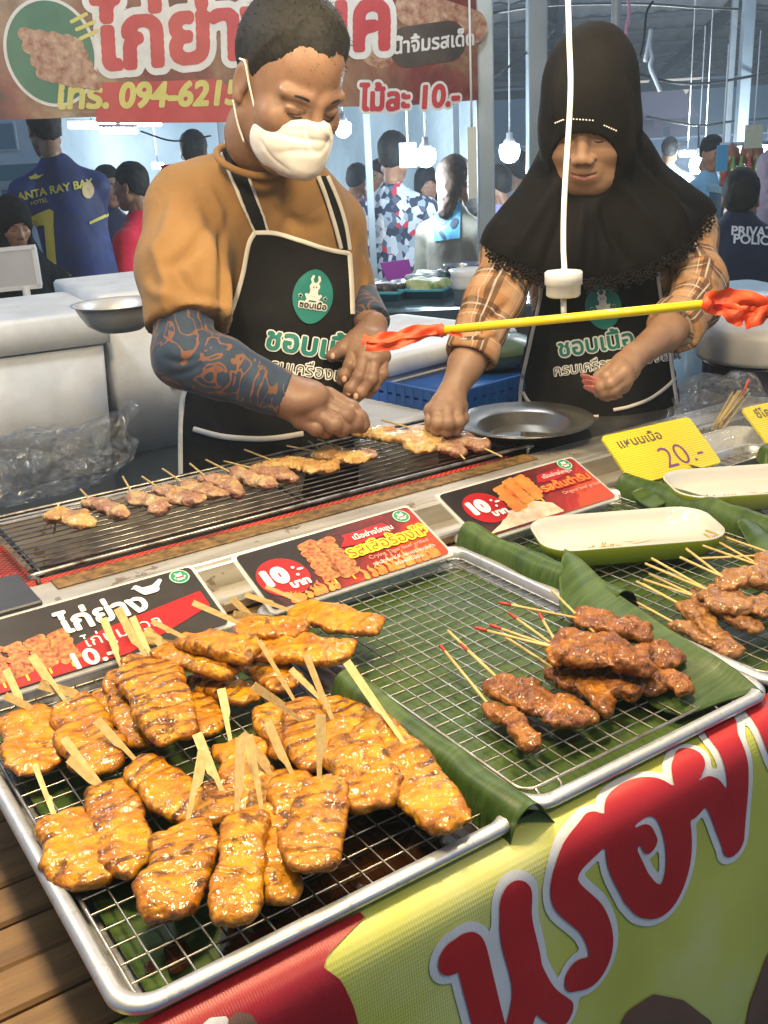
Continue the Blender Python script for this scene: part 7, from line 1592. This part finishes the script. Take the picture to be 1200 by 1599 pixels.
HILL = mat('far_hill', (.06, .12, .11), .9, col2=(.11, .18, .16), var=.25); n = 90; V = []
for i in range(n):
    a = -0.2+1.7*i/(n-1); d = 62; x, y = math.sin(a)*d, math.cos(a)*d; zt = 4.5+2.2*math.sin(i*.21)+1.2*math.sin(i*.53+1)+.5*math.sin(i*1.7)
    V += [(x*.80, y*.80, -.5), (x*.92, y*.92, zt*.6+1), (x, y, zt+1)]
h_ = obj('hills', V, [(i*3+k, (i+1)*3+k, (i+1)*3+k+1, i*3+k+1) for i in range(n-1) for k in range(2)], HILL); tag(h_, kind='structure')
# ---- lamps
G2 = 'cool bulbs hanging in the market hall'
for x, y, r, d, lab, p in ((665, 243, 16, 4.6, 'bright bulb hanging above the woman with brown hair', 22), (796, 236, 16, 5.0, 'bright bulb hanging between the two posts', 30), (536, 200, 13, 4.6, 'bright bulb half hidden beside the mask of the man', 24), (1090, 257, 13, 8.2, 'bright bulb glowing at the edge of the headscarf', 70), (1198, 237, 12, 7.0, 'bright bulb at the right photo edge', 60)):
    led_bulb(P(x, y, d), rp(r, d), p, lab, COOL, G2, drop=.9, glow=22.0)
def tube_lamp(x0, x1, y, d, hpx, label, p):
    a, b_ = P(x0, y, d), P(x1, y, d); c = (a+b_)/2; t = thing('tube_lamp', label, 'lamp', c, group='long lamps of the market hall'); r = rp(hpx, d)/2; m = BULB.get('tube') or mat('tube_glow', (.9, .9, .9), .4, emit=((.95, .97, 1.0), 22.0)); BULB['tube'] = m
    MB().tube([a, b_], r, 12).build('glow_tube', m, t); MB().box((-1, -1, 0), (1, 1, 1), None).v; e = (b_-a)/np.linalg.norm(b_-a); fr = np.stack([e, np.cross([0, 0, 1], e), [0, 0, 1]], 1); L = np.linalg.norm(b_-a)/2
    v, f = bevbox(np.array([-L*1.05, -r*1.3, r*.9]), np.array([L*1.05, r*1.3, r*1.9]), r*.2); obj('lamp_housing', xf(v, fr)+c, f, mat('lamp_white', (.7, .7, .7), .4), t, False)
    MB().tube([c+[0, 0, r*1.9], c+[0, 0, r*1.9+1.2]], .004).build('cord', mat('cord_white', (.6, .6, .6), .5), t)
    if p: l = bpy.data.lights.new('lamp_light', 'POINT'); l.energy = p; l.color = (.86, .94, 1); l.shadow_soft_size = .12; lo = bpy.data.objects.new('lamp_light', l); COL.objects.link(lo); lo.parent = t; lo.location = (0, 0, -r-.16)
tube_lamp(108, 180, 196, 6.3, 9, 'long white lamp glowing under the banner at the left', 22); tube_lamp(158, 214, 204, 6.0, 10, 'short lamp lowest under the banner', 0); tube_lamp(190, 252, 193, 6.5, 8, 'long white lamp right of the lowest one', 22)
tube_lamp(1062, 1086, 241, 9, 7, 'far tube lamp above the glowing bulb', 420); tube_lamp(1090, 1112, 240, 9.6, 6, 'farther tube lamp behind the man in blue', 0); tube_lamp(238, 256, 260, 6.2, 7, 'small far tube lamp left of the red cloth', 34)
# ---- people in the hall
SKB = skin('far_skin', (.24, .115, .065), (.32, .165, .095), (.24, .08, .05))
def cloth(n, a, b_=None, var=9): return cloth_mat(n, a, b_ or tuple(x*1.35 for x in a), .85, 500, var)
def passer(px_, py_, d, face, label, top, low, hair='short', hairm=None, size=None, arm=None, pitch=.12, h=.011, sleeve=True, up=.025, lean=0.0):
    """standing person: head centre at a pixel, facing the compass angle relative to the view (0 = away from us)"""
    Hc = P(px_, py_, d); s = size or (Hc[2]+.11)/1.70; vy = math.atan2(*(ray(px_, py_)[:2])); A_ = world_axes(vy+face, 0); Hd = world_axes(vy+face, pitch)
    t = thing('person', label, 'person', (Hc[0], Hc[1], 0)); L = lambda x, y, z: Hc+RT*[1, 1, 0]*lean*max(-z, 0)*s+s*(x*A_[0]+y*A_[1]+(z+(up if z > fl*.6 else 0))*A_[2]); fl = -(Hc[2])/s
    g, HL_ = head_sdf(Hc, Hd, s*.97, .006 if d < 6 else .008); hv, hf = g.mesh(); parts = [(hv, hf, local_pat(hv, Hc, Hd, s*.97))]
    arms = arm or [((-.19, -.02, -.32), (-.24, .0, -.60), (-.20, .14, -.82)), ((.19, -.02, -.32), (.24, .0, -.60), (.20, .14, -.82))]
    b = Sdf(Hc+s*np.array([-.55, -.55, -1.05]), Hc+s*np.array([.55, .55, .12]), h)
    b.cap(Hc-A_[1]*.02*s-A_[2]*.05*s, L(0, -.03, -.24), .05*s, .058*s, .02)
    for q in arms: b.chain([L(*k) for k in q], [.046*s, .040*s, .030*s], .015*s); e = L(*q[2])-L(*q[1]); e /= np.linalg.norm(e); b.ell(L(*q[2])+e*.05*s, np.array((.035, .06, .035))*s, None, .02); b.chain([L(*q[2])+e*.08*s, L(*q[2])+e*.15*s], [.018*s, .012*s], .01)
    b.cap(L(0, -.03, -.30), L(0, -.03, -.78), .09*s, .09*s, .02); v, f = b.mesh(); parts.append((v, f, None))
    V, F_, U = join_parts(parts); obj('body', V, F_, SKB, t, uv=U)
    b = Sdf(Hc+s*np.array([-.5, -.5, -1.0]), Hc+s*np.array([.5, .5, .0]), h*.8)
    b.chain([L(0, -.03, -.20), L(0, -.03, -.34), L(0, -.02, -.62), L(0, -.02, -.84)], np.array([.075, .115, .125, .13])*s, .05*s); 
    for sx in (-1, 1): b.cap(L(sx*.03, -.03, -.22), L(sx*.17, -.03, -.30), .055*s, .065*s, .04*s); b.cap(L(sx*.09, -.03, -.36), L(sx*.08, -.02, -.82), .085*s, .095*s, .04*s)
    if sleeve:
        for q in arms: m_ = tuple(np.array(q[0])*.15+np.array(q[1])*.85); b.cap(L(*q[0]), L(*m_), .068*s, .066*s, .03*s, flat=True)
    else:
        for q in arms: b.chain([L(*k) for k in q], [.066*s, .058*s, .046*s], .03*s)
    v, f = b.mesh(); v = folds(v, f, .006*s, 9/s, int(px_), (1, 1, .4)); obj('shirt', v, f, top, t); dr = Drape(v, f)
    b = Sdf([Hc[0]-.4*s, Hc[1]-.4*s, -.02], [Hc[0]+.4*s, Hc[1]+.4*s, Hc[2]-.7*s], h*1.3)
    for sx in (-1, 1): b.chain([L(sx*.08, -.02, -.84), L(sx*.09, .0, fl+.45), L(sx*.10, -.02, fl+.05)], np.array([.10, .075, .06])*s, .03*s); b.cap(L(sx*.10, -.04, fl+.045), L(sx*.11, .12, fl+.035), .045*s, .035*s, .02)
    b.ell(L(0, -.02, -.85), np.array((.15, .13, .12))*s, A_, .03*s); v, f = b.mesh(); obj('trousers', v, f, low, t)
    if hair:
        b = Sdf(Hc-.32*s, Hc+.20*s, .007); E = lambda p, r, k=0.0: b.ell(HL_(*p), np.array(r)*s, Hd, k*s)
        E((0, -.016, .048), (.083, .103, .094))
        if hair == 'short': E((0, -.045, .0), (.070, .062, .072), .02)
        if hair == 'short': b.cut(HL_(0, .060, .055), -(Hd[2]*.75-Hd[1]*.66), .006)
        if hair == 'long': b.cap(HL_(0, -.05, .02), HL_(0, -.075, -.17), .082*s, .050*s, .03*s); b.ell(HL_(0, .10, -.03), np.array((.060, .075, .085))*s, Hd, .01, 'sub')
        if hair == 'scarf':
            b = Sdf(Hc-.46*s, Hc+.22*s, .008); b.ell(HL_(0, -.012, .04), np.array((.092, .115, .105))*s, Hd); b.cap(HL_(0, .0, -.04), L(0, -.02, -.20), .088*s, .11*s, .04*s)
            for sx in (-1, 1): b.cap(L(0, -.02, -.18), L(sx*.16, -.02, -.32), .085*s, .08*s, .05*s)
            b.cap(L(0, .02, -.24), L(0, .03, -.40), .11*s, .10*s, .04*s); b.ell(HL_(0, .10, -.03), np.array((.058, .075, .078))*s, Hd, .008, 'sub')
        v, f = b.mesh(); n_2 = vnormals(v, f); v = v+n_2*(.003*vnoise(v, 70, 4))[:, None]
        obj('headscarf' if hair == 'scarf' else 'hair', v, f, hairm or HAIRM, t)
    if abs(math.cos(face)) < .999 or math.cos(face) < 0: face_bits(t, Hc, Hd, s*.97)
    return t, dr
BKH = cloth('black_scarf', (.008, .008, .009)); DKT = cloth('dark_cloth', (.016, .018, .026)); JEAN = cloth('grey_jeans', (.06, .065, .07))
JER = NT('jersey_blue'); _n = JER.noise(5, None, 5, .6, 1.0); JER.bs(Base_Color=JER.ramp(_n, [(.3, (.006, .010, .045)), (.55, (.008, .022, .12)), (.75, (.012, .045, .20))]), Roughness=.7); JER.bump(JER.noise(12, None, 4), .4, .008); JER = JER.m
YJ = mat('jersey_yellow', (.46, .40, .05), .7, col2=(.56, .50, .09), var=20); OJ = mat('jersey_badge', (.45, .28, .12), .7, col2=(.60, .50, .25), var=40)
t, dr = passer(70, 203, 4.5, R(-14), 'man seen from behind in a dark blue football shirt with number 7', JER, JEAN, arm=[((-.17, -.02, -.31), (-.15, .12, -.54), (-.08, .30, -.60)), ((.20, -.03, -.31), (.30, .02, -.56), (.52, .16, -.56))], size=.88, lean=.12)
shirt = [c for c in t.children if c.name.startswith('shirt')][0]
px_words(dr, shirt, 'back_text', 'ANTA RAY BAY', 17, 29, 313, R(-11), YJ, iso=.5, off=.004, h=.4); px_words(dr, shirt, 'back_text_small', 'HOTEL', 9, 48, 320, R(-10), YJ, iso=.1, off=.004, h=.25)
px_mark(dr, shirt, 'back_number', poly_field([(48, 338), (78, 326), (84, 330), (84, 352), (88, 400), (90, 420), (78, 422), (74, 396), (70, 352), (62, 352), (56, 360), (49, 356)], .9), 0, .004, YJ)
px_mark(dr, shirt, 'back_crest', poly_field([(45, 277), (52, 275), (56, 271), (60, 275), (70, 272), (60, 279), (48, 281)], .5), 0, .004, YJ)
px_words(dr, shirt, 'hem_text', 'LUNAR', 12, 80, 452, R(-35), YJ, iso=.3, off=.004, h=.4)
px_mark(dr, shirt, 'sleeve_badge', poly_field(disc_pts(137, 297, 9.5, 13), .7), 0, .005, OJ); px_mark(dr, shirt, 'sleeve_band', stroke_field([([(141, 348), (160, 339), (176, 331)], 2.2)], .7), 0, .005, YJ)
px_mark(dr, shirt, 'collar', stroke_field([([(49, 256), (56, 247), (72, 243), (86, 242)], 3.2)], .8), 0, .005, YJ)
passer(20, 351, 4.15, R(160), 'woman in black headscarf looking down behind the white sign board', BKH, DKT, 'scarf', BKH, size=.82, pitch=.35)
passer(170, 292, 5.6, R(150), 'dark haired person in a striped dark top behind the sleeve of the football shirt', cloth('navy_stripe', (.02, .025, .05)), DKT)
passer(205, 292, 5.0, R(-60), 'person in bright red shirt with short dark hair turned to the left', cloth('red_shirt', (.45, .012, .03)), DKT, pitch=.1)
passer(304, 240, 5.8, R(10), 'dark haired head showing above the shoulder of the masked man', cloth('grey_top', (.10, .12, .14)), DKT)
passer(560, 284, 6.4, R(40), 'man in light blue shirt with his head bowed between the posts', cloth('pale_blue_shirt', (.14, .26, .40)), cloth('brown_trousers', (.07, .055, .04)), pitch=.3)
passer(594, 278, 6.2, R(-130), 'person behind the patterned shirt with face just showing', cloth('dark_red_top', (.10, .02, .03)), DKT)
FLO = NT('patterned_shirt'); _v = FLO.n('TexVoronoi'); _v.inputs['Scale'].default_value = 36; FLO.t.links.new(FLO.mapping(FLO.co(), (1, 1, .8)), _v.inputs['Vector']); _x = FLO.xyz(_v.outputs['Color'])
FLO.bs(Base_Color=FLO.mix(FLO.math('GREATER_THAN', _x[1], .94), FLO.ramp(_x[0], [(.0, (.02, .03, .06)), (.30, (.07, .09, .14)), (.42, (.25, .30, .36)), (.6, (.42, .47, .52)), (.85, (.60, .62, .64))], 'CONSTANT'), (.40, .03, .05)), Roughness=.8); FLO = FLO.m
passer(615, 246, 5.6, R(15), 'tall man from behind in a loose patterned shirt', FLO, DKT, size=1.0)
passer(667, 290, 6.0, R(165), 'woman in black headscarf facing us under the bright bulb', BKH, DKT, 'scarf', BKH)
BRH = mat('brown_hair', (.05, .028, .02), .6, col2=(.09, .055, .038), var=60, bump=(150, .6, .003)); BEI = cloth('beige_tee', (.20, .195, .16))
t, dr = passer(712, 282, 4.7, R(35), 'person with brown hair in a beige shirt with a blue picture on the back', BEI, cloth('white_shorts', (.42, .46, .50)), 'long', BRH)
shirt = [c for c in t.children if c.name.startswith('shirt')][0]; px_mark(dr, shirt, 'blue_picture', poly_field([(677, 318), (720, 316), (719, 372), (680, 377)], 1.2), 0, .006, mat('print_blue', (.05, .25, .45), .6, col2=(.10, .36, .55), var=14))
px_mark(dr, shirt, 'dark_blots', stroke_field([([(690, 338), (693, 346)], 6), ([(712, 346), (708, 352)], 5), ([(702, 330)], 3.5), ([(690, 364), (694, 370)], 3)], .9), 0, .008, mat('print_navy', (.02, .04, .09), .6))
passer(742, 330, 5.2, R(60), 'person in lilac shirt half hidden by the broad post', cloth('lilac_shirt', (.30, .24, .48)), DKT, size=.86)
passer(776, 290, 5.9, R(-60), 'small person in lilac top under the bulb between posts', cloth('lilac_top', (.28, .26, .50)), DKT, size=.84)
passer(808, 268, 6.4, R(-40), 'person in pale striped shirt bending near the second post', cloth('pale_stripe', (.30, .34, .36)), DKT, size=.9)
passer(1046, 236, 8.5, R(0), 'dark haired head far behind the shoulder of the headscarf', cloth('far_blue', (.16, .26, .34)), DKT)
passer(1112, 240, 6.6, R(140), 'man in pale blue shirt looking down near the stall of bottles', cloth('sky_shirt', (.16, .32, .46)), DKT, pitch=.35)
t, dr = passer(1157, 312, 4.3, R(4), 'guard from behind in a navy vest with white words', cloth('guard_navy', (.010, .016, .04)), DKT, size=.92, up=.10)
shirt = [c for c in t.children if c.name.startswith('shirt')][0]; px_words(dr, shirt, 'vest_text', 'PRIVATE', 20, 1142, 367, R(3), mat('vest_white', (.55, .60, .66), .6), iso=.6, off=.006, h=.5); px_words(dr, shirt, 'vest_text', 'POLICE', 20, 1145, 380, R(3), mat('vest_white', (.55, .60, .66), .6), iso=.6, off=.006, h=.5)
passer(1206, 268, 5.4, R(30), 'person in grey mauve clothes cut by the right photo edge', cloth('mauve_top', (.16, .13, .17)), DKT, 'scarf', cloth('mauve_scarf', (.20, .16, .20)))
# ---- rear counter with food
d_ = 3.05; zc = P(650, 478, d_)[2]; a, b_ = P(470, 478, d_), P(800, 478, d_); fr, L = frame_of([a[0], a[1], 0], [b_[0], b_[1], 0]); c = np.array([(a[0]+b_[0])/2, (a[1]+b_[1])/2, 0])
dv = np.array([-fr[1, 0], fr[0, 0], 0]); t = thing('food_counter', 'dark wet steel counter behind the pair with trays of food', 'counter', c, mat3=np.stack([fr[:, 0], fr[:, 1], [0, 0, 1]], 1)); zt_ = zc+.01
WETC = mat('wet_counter', (.04, .06, .08), .15, .4, col2=(.12, .15, .18), var=9)
MB().box((-1.1, -.06, zc-.045), (.9, .70, zc), bev=.006).build('counter_top', WETC, t, False, True); MB().box((-1.06, -.02, .0), (.86, .66, zc-.046)).build('counter_base', DKPL if 'DKPL' in globals() else DARKPLATE, t, False, True)
def on_c(x, y): return onz(x, y, zc+.001)
def item(name, label, cat, c): return thing(name, label, cat, c)
c = on_c(722, 446); t = item('steel_pot', 'shiny steel pot on the food counter by the broad post', 'pot', c); r = rp(27, 3.3); hh = r*1.15; v, f = lathe([(0, 0), (r*.97, 0), (r, .01), (r, hh), (r*1.08, hh+.004), (r*1.08, hh+.009), (r*.97, hh), (r*.95, .02), (0, .015)], 36, c); obj('pot_shell', v, f, POT, t); MB().tube(spline([c+[-r, 0, hh*.8], c+[-r*1.3, 0, hh*.82], c+[-r*1.3, .03, hh*.82], c+[-r*.98, .03, hh*.8]], 5), .006).build('handle', POT, t)
VEG = mat('green_food', (.22, .30, .08), .5, col2=(.42, .44, .22), var=40); rg = np.random.default_rng(6)
for x0, x1, y, m, lab in ((632, 706, 458, VEG, 'tray of pale sliced greens on the food counter'), (584, 640, 462, mat('dark_food', (.025, .022, .022), .4, col2=(.08, .06, .05), var=40), 'tray of dark food beside the pink sign'), (640, 690, 446, mat('pale_food', (.30, .36, .38), .5, col2=(.42, .48, .48), var=30), 'tray of pale food at the back of the counter')):
    a, b_ = on_c(x0, y), on_c(x1, y); c = (a+b_)/2; L = np.linalg.norm(b_-a)/2; t = thing('food_tray', lab, 'food tray', c, rotz=math.atan2(b_[1]-a[1], b_[0]-a[0]), group='trays on the food counter')
    v, f = loft([rrect(-L, L, -.10, .10, .01, 0), rrect(-L*1.05, L*1.05, -.115, .115, .012, .03), rrect(-L*1.07, L*1.07, -.12, .12, .012, .03), rrect(-L*.98, L*.98, -.095, .095, .01, .006)], True, True, True); obj('tray_shell', v, f, mat('cyan_tray', (.05, .30, .38), .35), t, local=True); s_ = Sdf((-L, -.10, .0), (L, .10, .08), .008)
    for k in range(40): s_.cap((rg.uniform(-L*.85, L*.85), rg.uniform(-.07, .07), .02), (rg.uniform(-L*.85, L*.85), rg.uniform(-.07, .07), .035), .010, .010, .008)
    v, f = s_.mesh(); o = obj('food_heap', v, f, m, t, local=True); o['kind'] = 'stuff'
a, b_ = on_c(606, 440), on_c(646, 434); fr, L = frame_of(a, b_); up_ = np.array([-.15*fr[1, 0]*0, 0, 1.]); c = a; t = thing('pink_sign', 'bright purple pink handwritten card on the food counter', 'sign', c); h_ = rp(34, 3.2); n2 = np.cross(fr[:, 0], [0, 0, 1]); tl = a-fr[:, 0]*rp(14, 3.2)+np.array([0, 0, h_]); tr = b_-fr[:, 0]*rp(9, 3.2)+np.array([0, 0, h_])
q = np.array([a, b_, tr, tl]); obj('card', np.concatenate([q, q-n2*.004]), [(0, 1, 2, 3), (7, 6, 5, 4), (0, 4, 5, 1), (1, 5, 6, 2), (2, 6, 7, 3), (3, 7, 4, 0)], mat('pink_card', (.42, .08, .48), .5), t, False)
c = P(738, 420, 3.0); t = thing('bowl_stack', 'small stack of white bowls by the broad post', 'bowls', (c[0], c[1], zc+.001)); v, f = lathe([(0, 0), (.05, 0), (.06, .05), (.065, .05), (.06, .06), (.067, .075), (.062, .085), (.07, .10), (.05, .095), (0, .05)], 28, (c[0], c[1], zc+.001)); obj('bowls_shell', v, f, WHITEPL, t)
# ---- griddle stall at the left
d_ = 2.95; c = P(20, 500, d_); zg = c[2]; t = thing('griddle_table', 'small table carrying the round griddle at the left edge', 'table', (c[0], c[1]+.2, 0)); MB().box((c[0]-.7, c[1]-.12, zg-.10), (c[0]+.42, c[1]+.5, zg-.06), bev=.004).build('table_top', DKCOUNTER, t, False)
for sx in (-.65, .37):
    for sy in (-.08, .45): MB().box((c[0]+sx-.02, c[1]+sy-.02, 0), (c[0]+sx+.02, c[1]+sy+.02, zg-.101)).build('leg', DARKPLATE, t, False)
BLKG = mat('black_gloss', (.02, .02, .022), .22, coat=.4); r = rp(58, d_)
t = thing('round_griddle', 'black round griddle with shiny domed lids at the left edge', 'griddle', (c[0], c[1]+.1, zg-.059)); cc = (c[0], c[1]+.1, zg-.059)
v, f = lathe([(0, 0), (r, 0), (r*1.02, .06), (r*1.08, .062), (r*1.1, .072), (r*.9, .085), (r*.5, .10), (0, .105)], 40, cc); obj('griddle_body', v, f, BLKG, t); cl = (c[0]-.10, c[1]+.05, zg+.047); v, f = lathe([(r*.8, 0), (r*.82, .006), (r*.6, .03), (r*.3, .045), (0, .05)], 40, cl); obj('domed_lid', v, f, BLKG, t)
a, b_ = P(-30, 455, 3.2), P(64, 446, 3.2); hh = P(30, 388, 3.2)[2]-P(30, 450, 3.2)[2]; fr, L = frame_of(a, b_); n2 = np.cross(fr[:, 0], [0, 0, 1]); t = thing('white_board', 'plain white sign board seen from behind at the left', 'sign', a)
def slabq(o, w, h, th): q = np.array([o, o+fr[:, 0]*w, o+fr[:, 0]*w+[0, 0, h], o+[0, 0, h]]); return np.concatenate([q, q-n2*th]), [(0, 1, 2, 3), (7, 6, 5, 4), (0, 4, 5, 1), (1, 5, 6, 2), (2, 6, 7, 3), (3, 7, 4, 0)]
v, f = slabq(a, L, hh, .012); obj('board', v, f, mat('board_back', (.44, .42, .42), .6, col2=(.52, .50, .50), var=8), t, False)
b = MB()
for o, w, h in ((a-n2*-.003-np.array([0, 0, .008]), L, .012), (a+[0, 0, hh-.004]-n2*-.003, L, .012), (a+fr[:, 0]*(L-.01)-n2*-.003, .012, hh)): v, f = slabq(o, w, h, .018); b.add(v, f)
b.build('board_frame', WHITEPL, t, False); MB().tube([a+fr[:, 0]*L*.75, a+fr[:, 0]*L*.75-[0, 0, .12]], .012).build('board_stand', WHITEPL, t)
c = P(265, 262, 5.6); t = thing('red_cloth', 'bright red cloth hanging beyond the shoulder of the man', 'cloth', c); q = px_frame(P(254, 285, 5.6), P(292, 285, 5.6)); r_ = q[0]([(254, 285), (298, 255)]); g2 = np.array([(r_[0][0]+(r_[1][0]-r_[0][0])*i/11, r_[0][1]+(r_[1][1]-r_[0][1])*j/7) for i in range(12) for j in range(8)]); v = q[1](g2); v = v+q[3]*(.015*np.sin(g2[:, 0]*40))[:, None]; f = grid(12, 8); obj('cloth_sheet', np.concatenate([v, v-q[3]*.004]), f+[tuple(i+96 for i in s_[::-1]) for s_ in f], cloth('red_cloth', (.50, .015, .02)), t)
# ---- hanging cards, cables, strips
def hang_card(x0, y0, x1, y1, d, m, label, clip=True):
    q = px_frame(P(x0, y1, d), P(x1, y1, d)); r = q[0]([(x0, y1), (x1, y0)]); t = thing('hanging_card', label, 'card', P((x0+x1)/2, (y0+y1)/2, d), group='cards hanging in the hall'); a0, a1 = r[0], r[1]; w = [(a0[0], a0[1]), (a1[0], a0[1]), (a1[0], a1[1]), (a0[0], a1[1])]
    obj('card', np.concatenate([q[1](w, .003), q[1](w, -.003)]), [(0, 1, 2, 3), (7, 6, 5, 4), (0, 4, 5, 1), (1, 5, 6, 2), (2, 6, 7, 3), (3, 7, 4, 0)], m, t, False); top = q[1]([((a0[0]+a1[0])/2, a1[1])])[0]; MB().tube([top, top+[0, 0, .5]], .004).build('string', mat('cord_white', (.6, .6, .6), .5), t)
hang_card(625, 222, 650, 262, 4.8, mat('pale_card', (.36, .50, .56), .5), 'pale blue card hanging left of the bright bulb'); hang_card(1118, 226, 1138, 268, 5.6, mat('mid_blue_card', (.06, .26, .42), .5), 'blue card on a red clip by the man in pale blue'); hang_card(1162, 194, 1192, 232, 6.0, mat('cream_card', (.42, .42, .30), .5, col2=(.50, .50, .36), var=60), 'cream card hanging on the thin post'); hang_card(732, 198, 744, 310, 3.5, mat('white_card_stack', (.48, .50, .46), .5), 'tall cream board fixed at the end of the banner')
def cable(pts, label, r=.010, m=None): 
    c = spline([P(*p) for p in pts], 10); o = MB().tube(c, r, 6).build('cable', m or WIREB); tag(o, label, 'cable', 'cables strung under the hall roof')
cable([(770, 20, 6), (860, 8, 6.5), (1000, 6, 7), (1100, 12, 7.4), (1210, 16, 8)], 'black cable running level across the top right'); cable([(1000, 116, 7), (1060, 130, 7), (1120, 128, 7.2), (1210, 112, 7.4)], 'sagging black cable across the roof'); cable([(1010, 182, 8), (1060, 192, 8), (1100, 196, 8), (1140, 190, 8), (1210, 184, 8)], 'black cable under the far eave'); cable([(700, 165, 3.5), (745, 142, 3.5), (800, 100, 4.2), (866, 48, 4.6)], 'thin black wire crossing the two posts', .005); cable([(1020, 2, 5), (1010, 20, 5), (1006, 60, 5), (1000, 90, 5)], 'black wire dropping beside the white strip', .006); cable([(220, 205, 5.4), (272, 220, 5.4), (330, 212, 5.4)], 'thin wire sagging above the red shirt', .005); cable([(1092, 195, 8), (1091, 232, 8)], 'short wire hanging over the glowing bulb', .008)
STR = mat('white_strip', (.60, .64, .66), .5)
for pts, lab in (([(1017, 46, 5), (1014, 70, 5), (1018, 90, 5), (1016, 105, 5), (1024, 125, 5), (1031, 142, 5)], 'long white plastic strip hanging from the roof'), ([(1017, 46, 5), (1012, 72, 5), (1008, 96, 5)], 'short white plastic strip hanging from the roof')): o = MB().tube(spline([P(*p) for p in pts], 6), .011, 6).build('plastic_strip', STR); tag(o, lab, 'strip', 'white strips tied under the roof')
o = MB().tube(spline([P(980, -5, 6), P(983, 20, 6), P(978, 50, 6), P(984, 75, 6)], 6), .010, 6).build('pink_string', mat('pink_string', (.45, .18, .24), .6)); tag(o, 'faded pink string hanging from the roof by the headscarf', 'string')
# ---- bottle stall far right
c = P(1160, 290, 6.2); zt_ = P(1160, 268+22, 6.2)[2]; t = thing('bottle_stall', 'far stall shelf lined with bottles behind the guard', 'shelf', (c[0], c[1], 0)); fr, L = frame_of(P(1125, 290, 6.2)*[1, 1, 0], P(1215, 290, 6.2)*[1, 1, 0]); q0 = P(1125, 290, 6.2)*[1, 1, 0]; M3 = np.stack([fr[:, 0], fr[:, 1], [0, 0, 1]], 1)
v, f = bevbox(np.array([0, -.02, zt_-.04]), np.array([L, .30, zt_]), .004); obj('shelf_board', xf(v, M3)+q0, f, mat('shelf_blue', (.16, .26, .32), .5), t, False); v, f = bevbox(np.array([.02, .02, 0]), np.array([L-.02, .28, zt_-.041]), .004); obj('shelf_base', xf(v, M3)+q0, f, DKCOUNTER, t, False)
BG = [mat('bottle_%s' % n_, c_, .2, coat=.5) for n_, c_ in (('green', (.16, .26, .05)), ('yellow', (.45, .42, .10)), ('white', (.55, .58, .58)), ('red', (.40, .06, .04)))]
rg = np.random.default_rng(3)
for k in range(12):
    cc = q0+M3 @ np.array([.04+k*(L-.08)/11, .06+.1*(k % 2), zt_+.001]); v, f = lathe([(0, 0), (.022, 0), (.023, .10), (.010, .14), (.009, .17), (0, .17)], 12, cc); o = obj('bottle', v-cc, f, BG[rg.integers(0, 4)]); o.location = cc; ROOT[o] = Matrix.Translation(Vector(cc)).inverted(); tag(o, 'small coloured bottle in the row on the far shelf', 'bottle', 'bottles on the far shelf')
RST = mat('roast_meat', (.22, .06, .03), .4, col2=(.40, .18, .09), var=20)
for x, y in ((1142, 244), (1170, 240), (1180, 243)):
    c = P(x, y, 6.3); v, f = lathe([(0, -.075), (.03, -.06), (.045, -.01), (.03, .04), (.008, .075), (0, .09)], 12); v = v+.01*np.sin(v*60); o = obj('roast_piece', v, f, RST); o.location = c; ROOT[o] = Matrix.Translation(Vector(c)).inverted(); tag(o, 'brown roast piece hanging over the far bottles', 'meat', 'roast pieces at the bottle stall')
b = P(1160, 228, 6.3); o = MB().tube([P(1125, 226, 6.3), P(1210, 222, 6.3)], .012).build('hanging_rail', GSTEEL); tag(o, 'steel rail carrying the roast pieces at the far stall', 'rail')
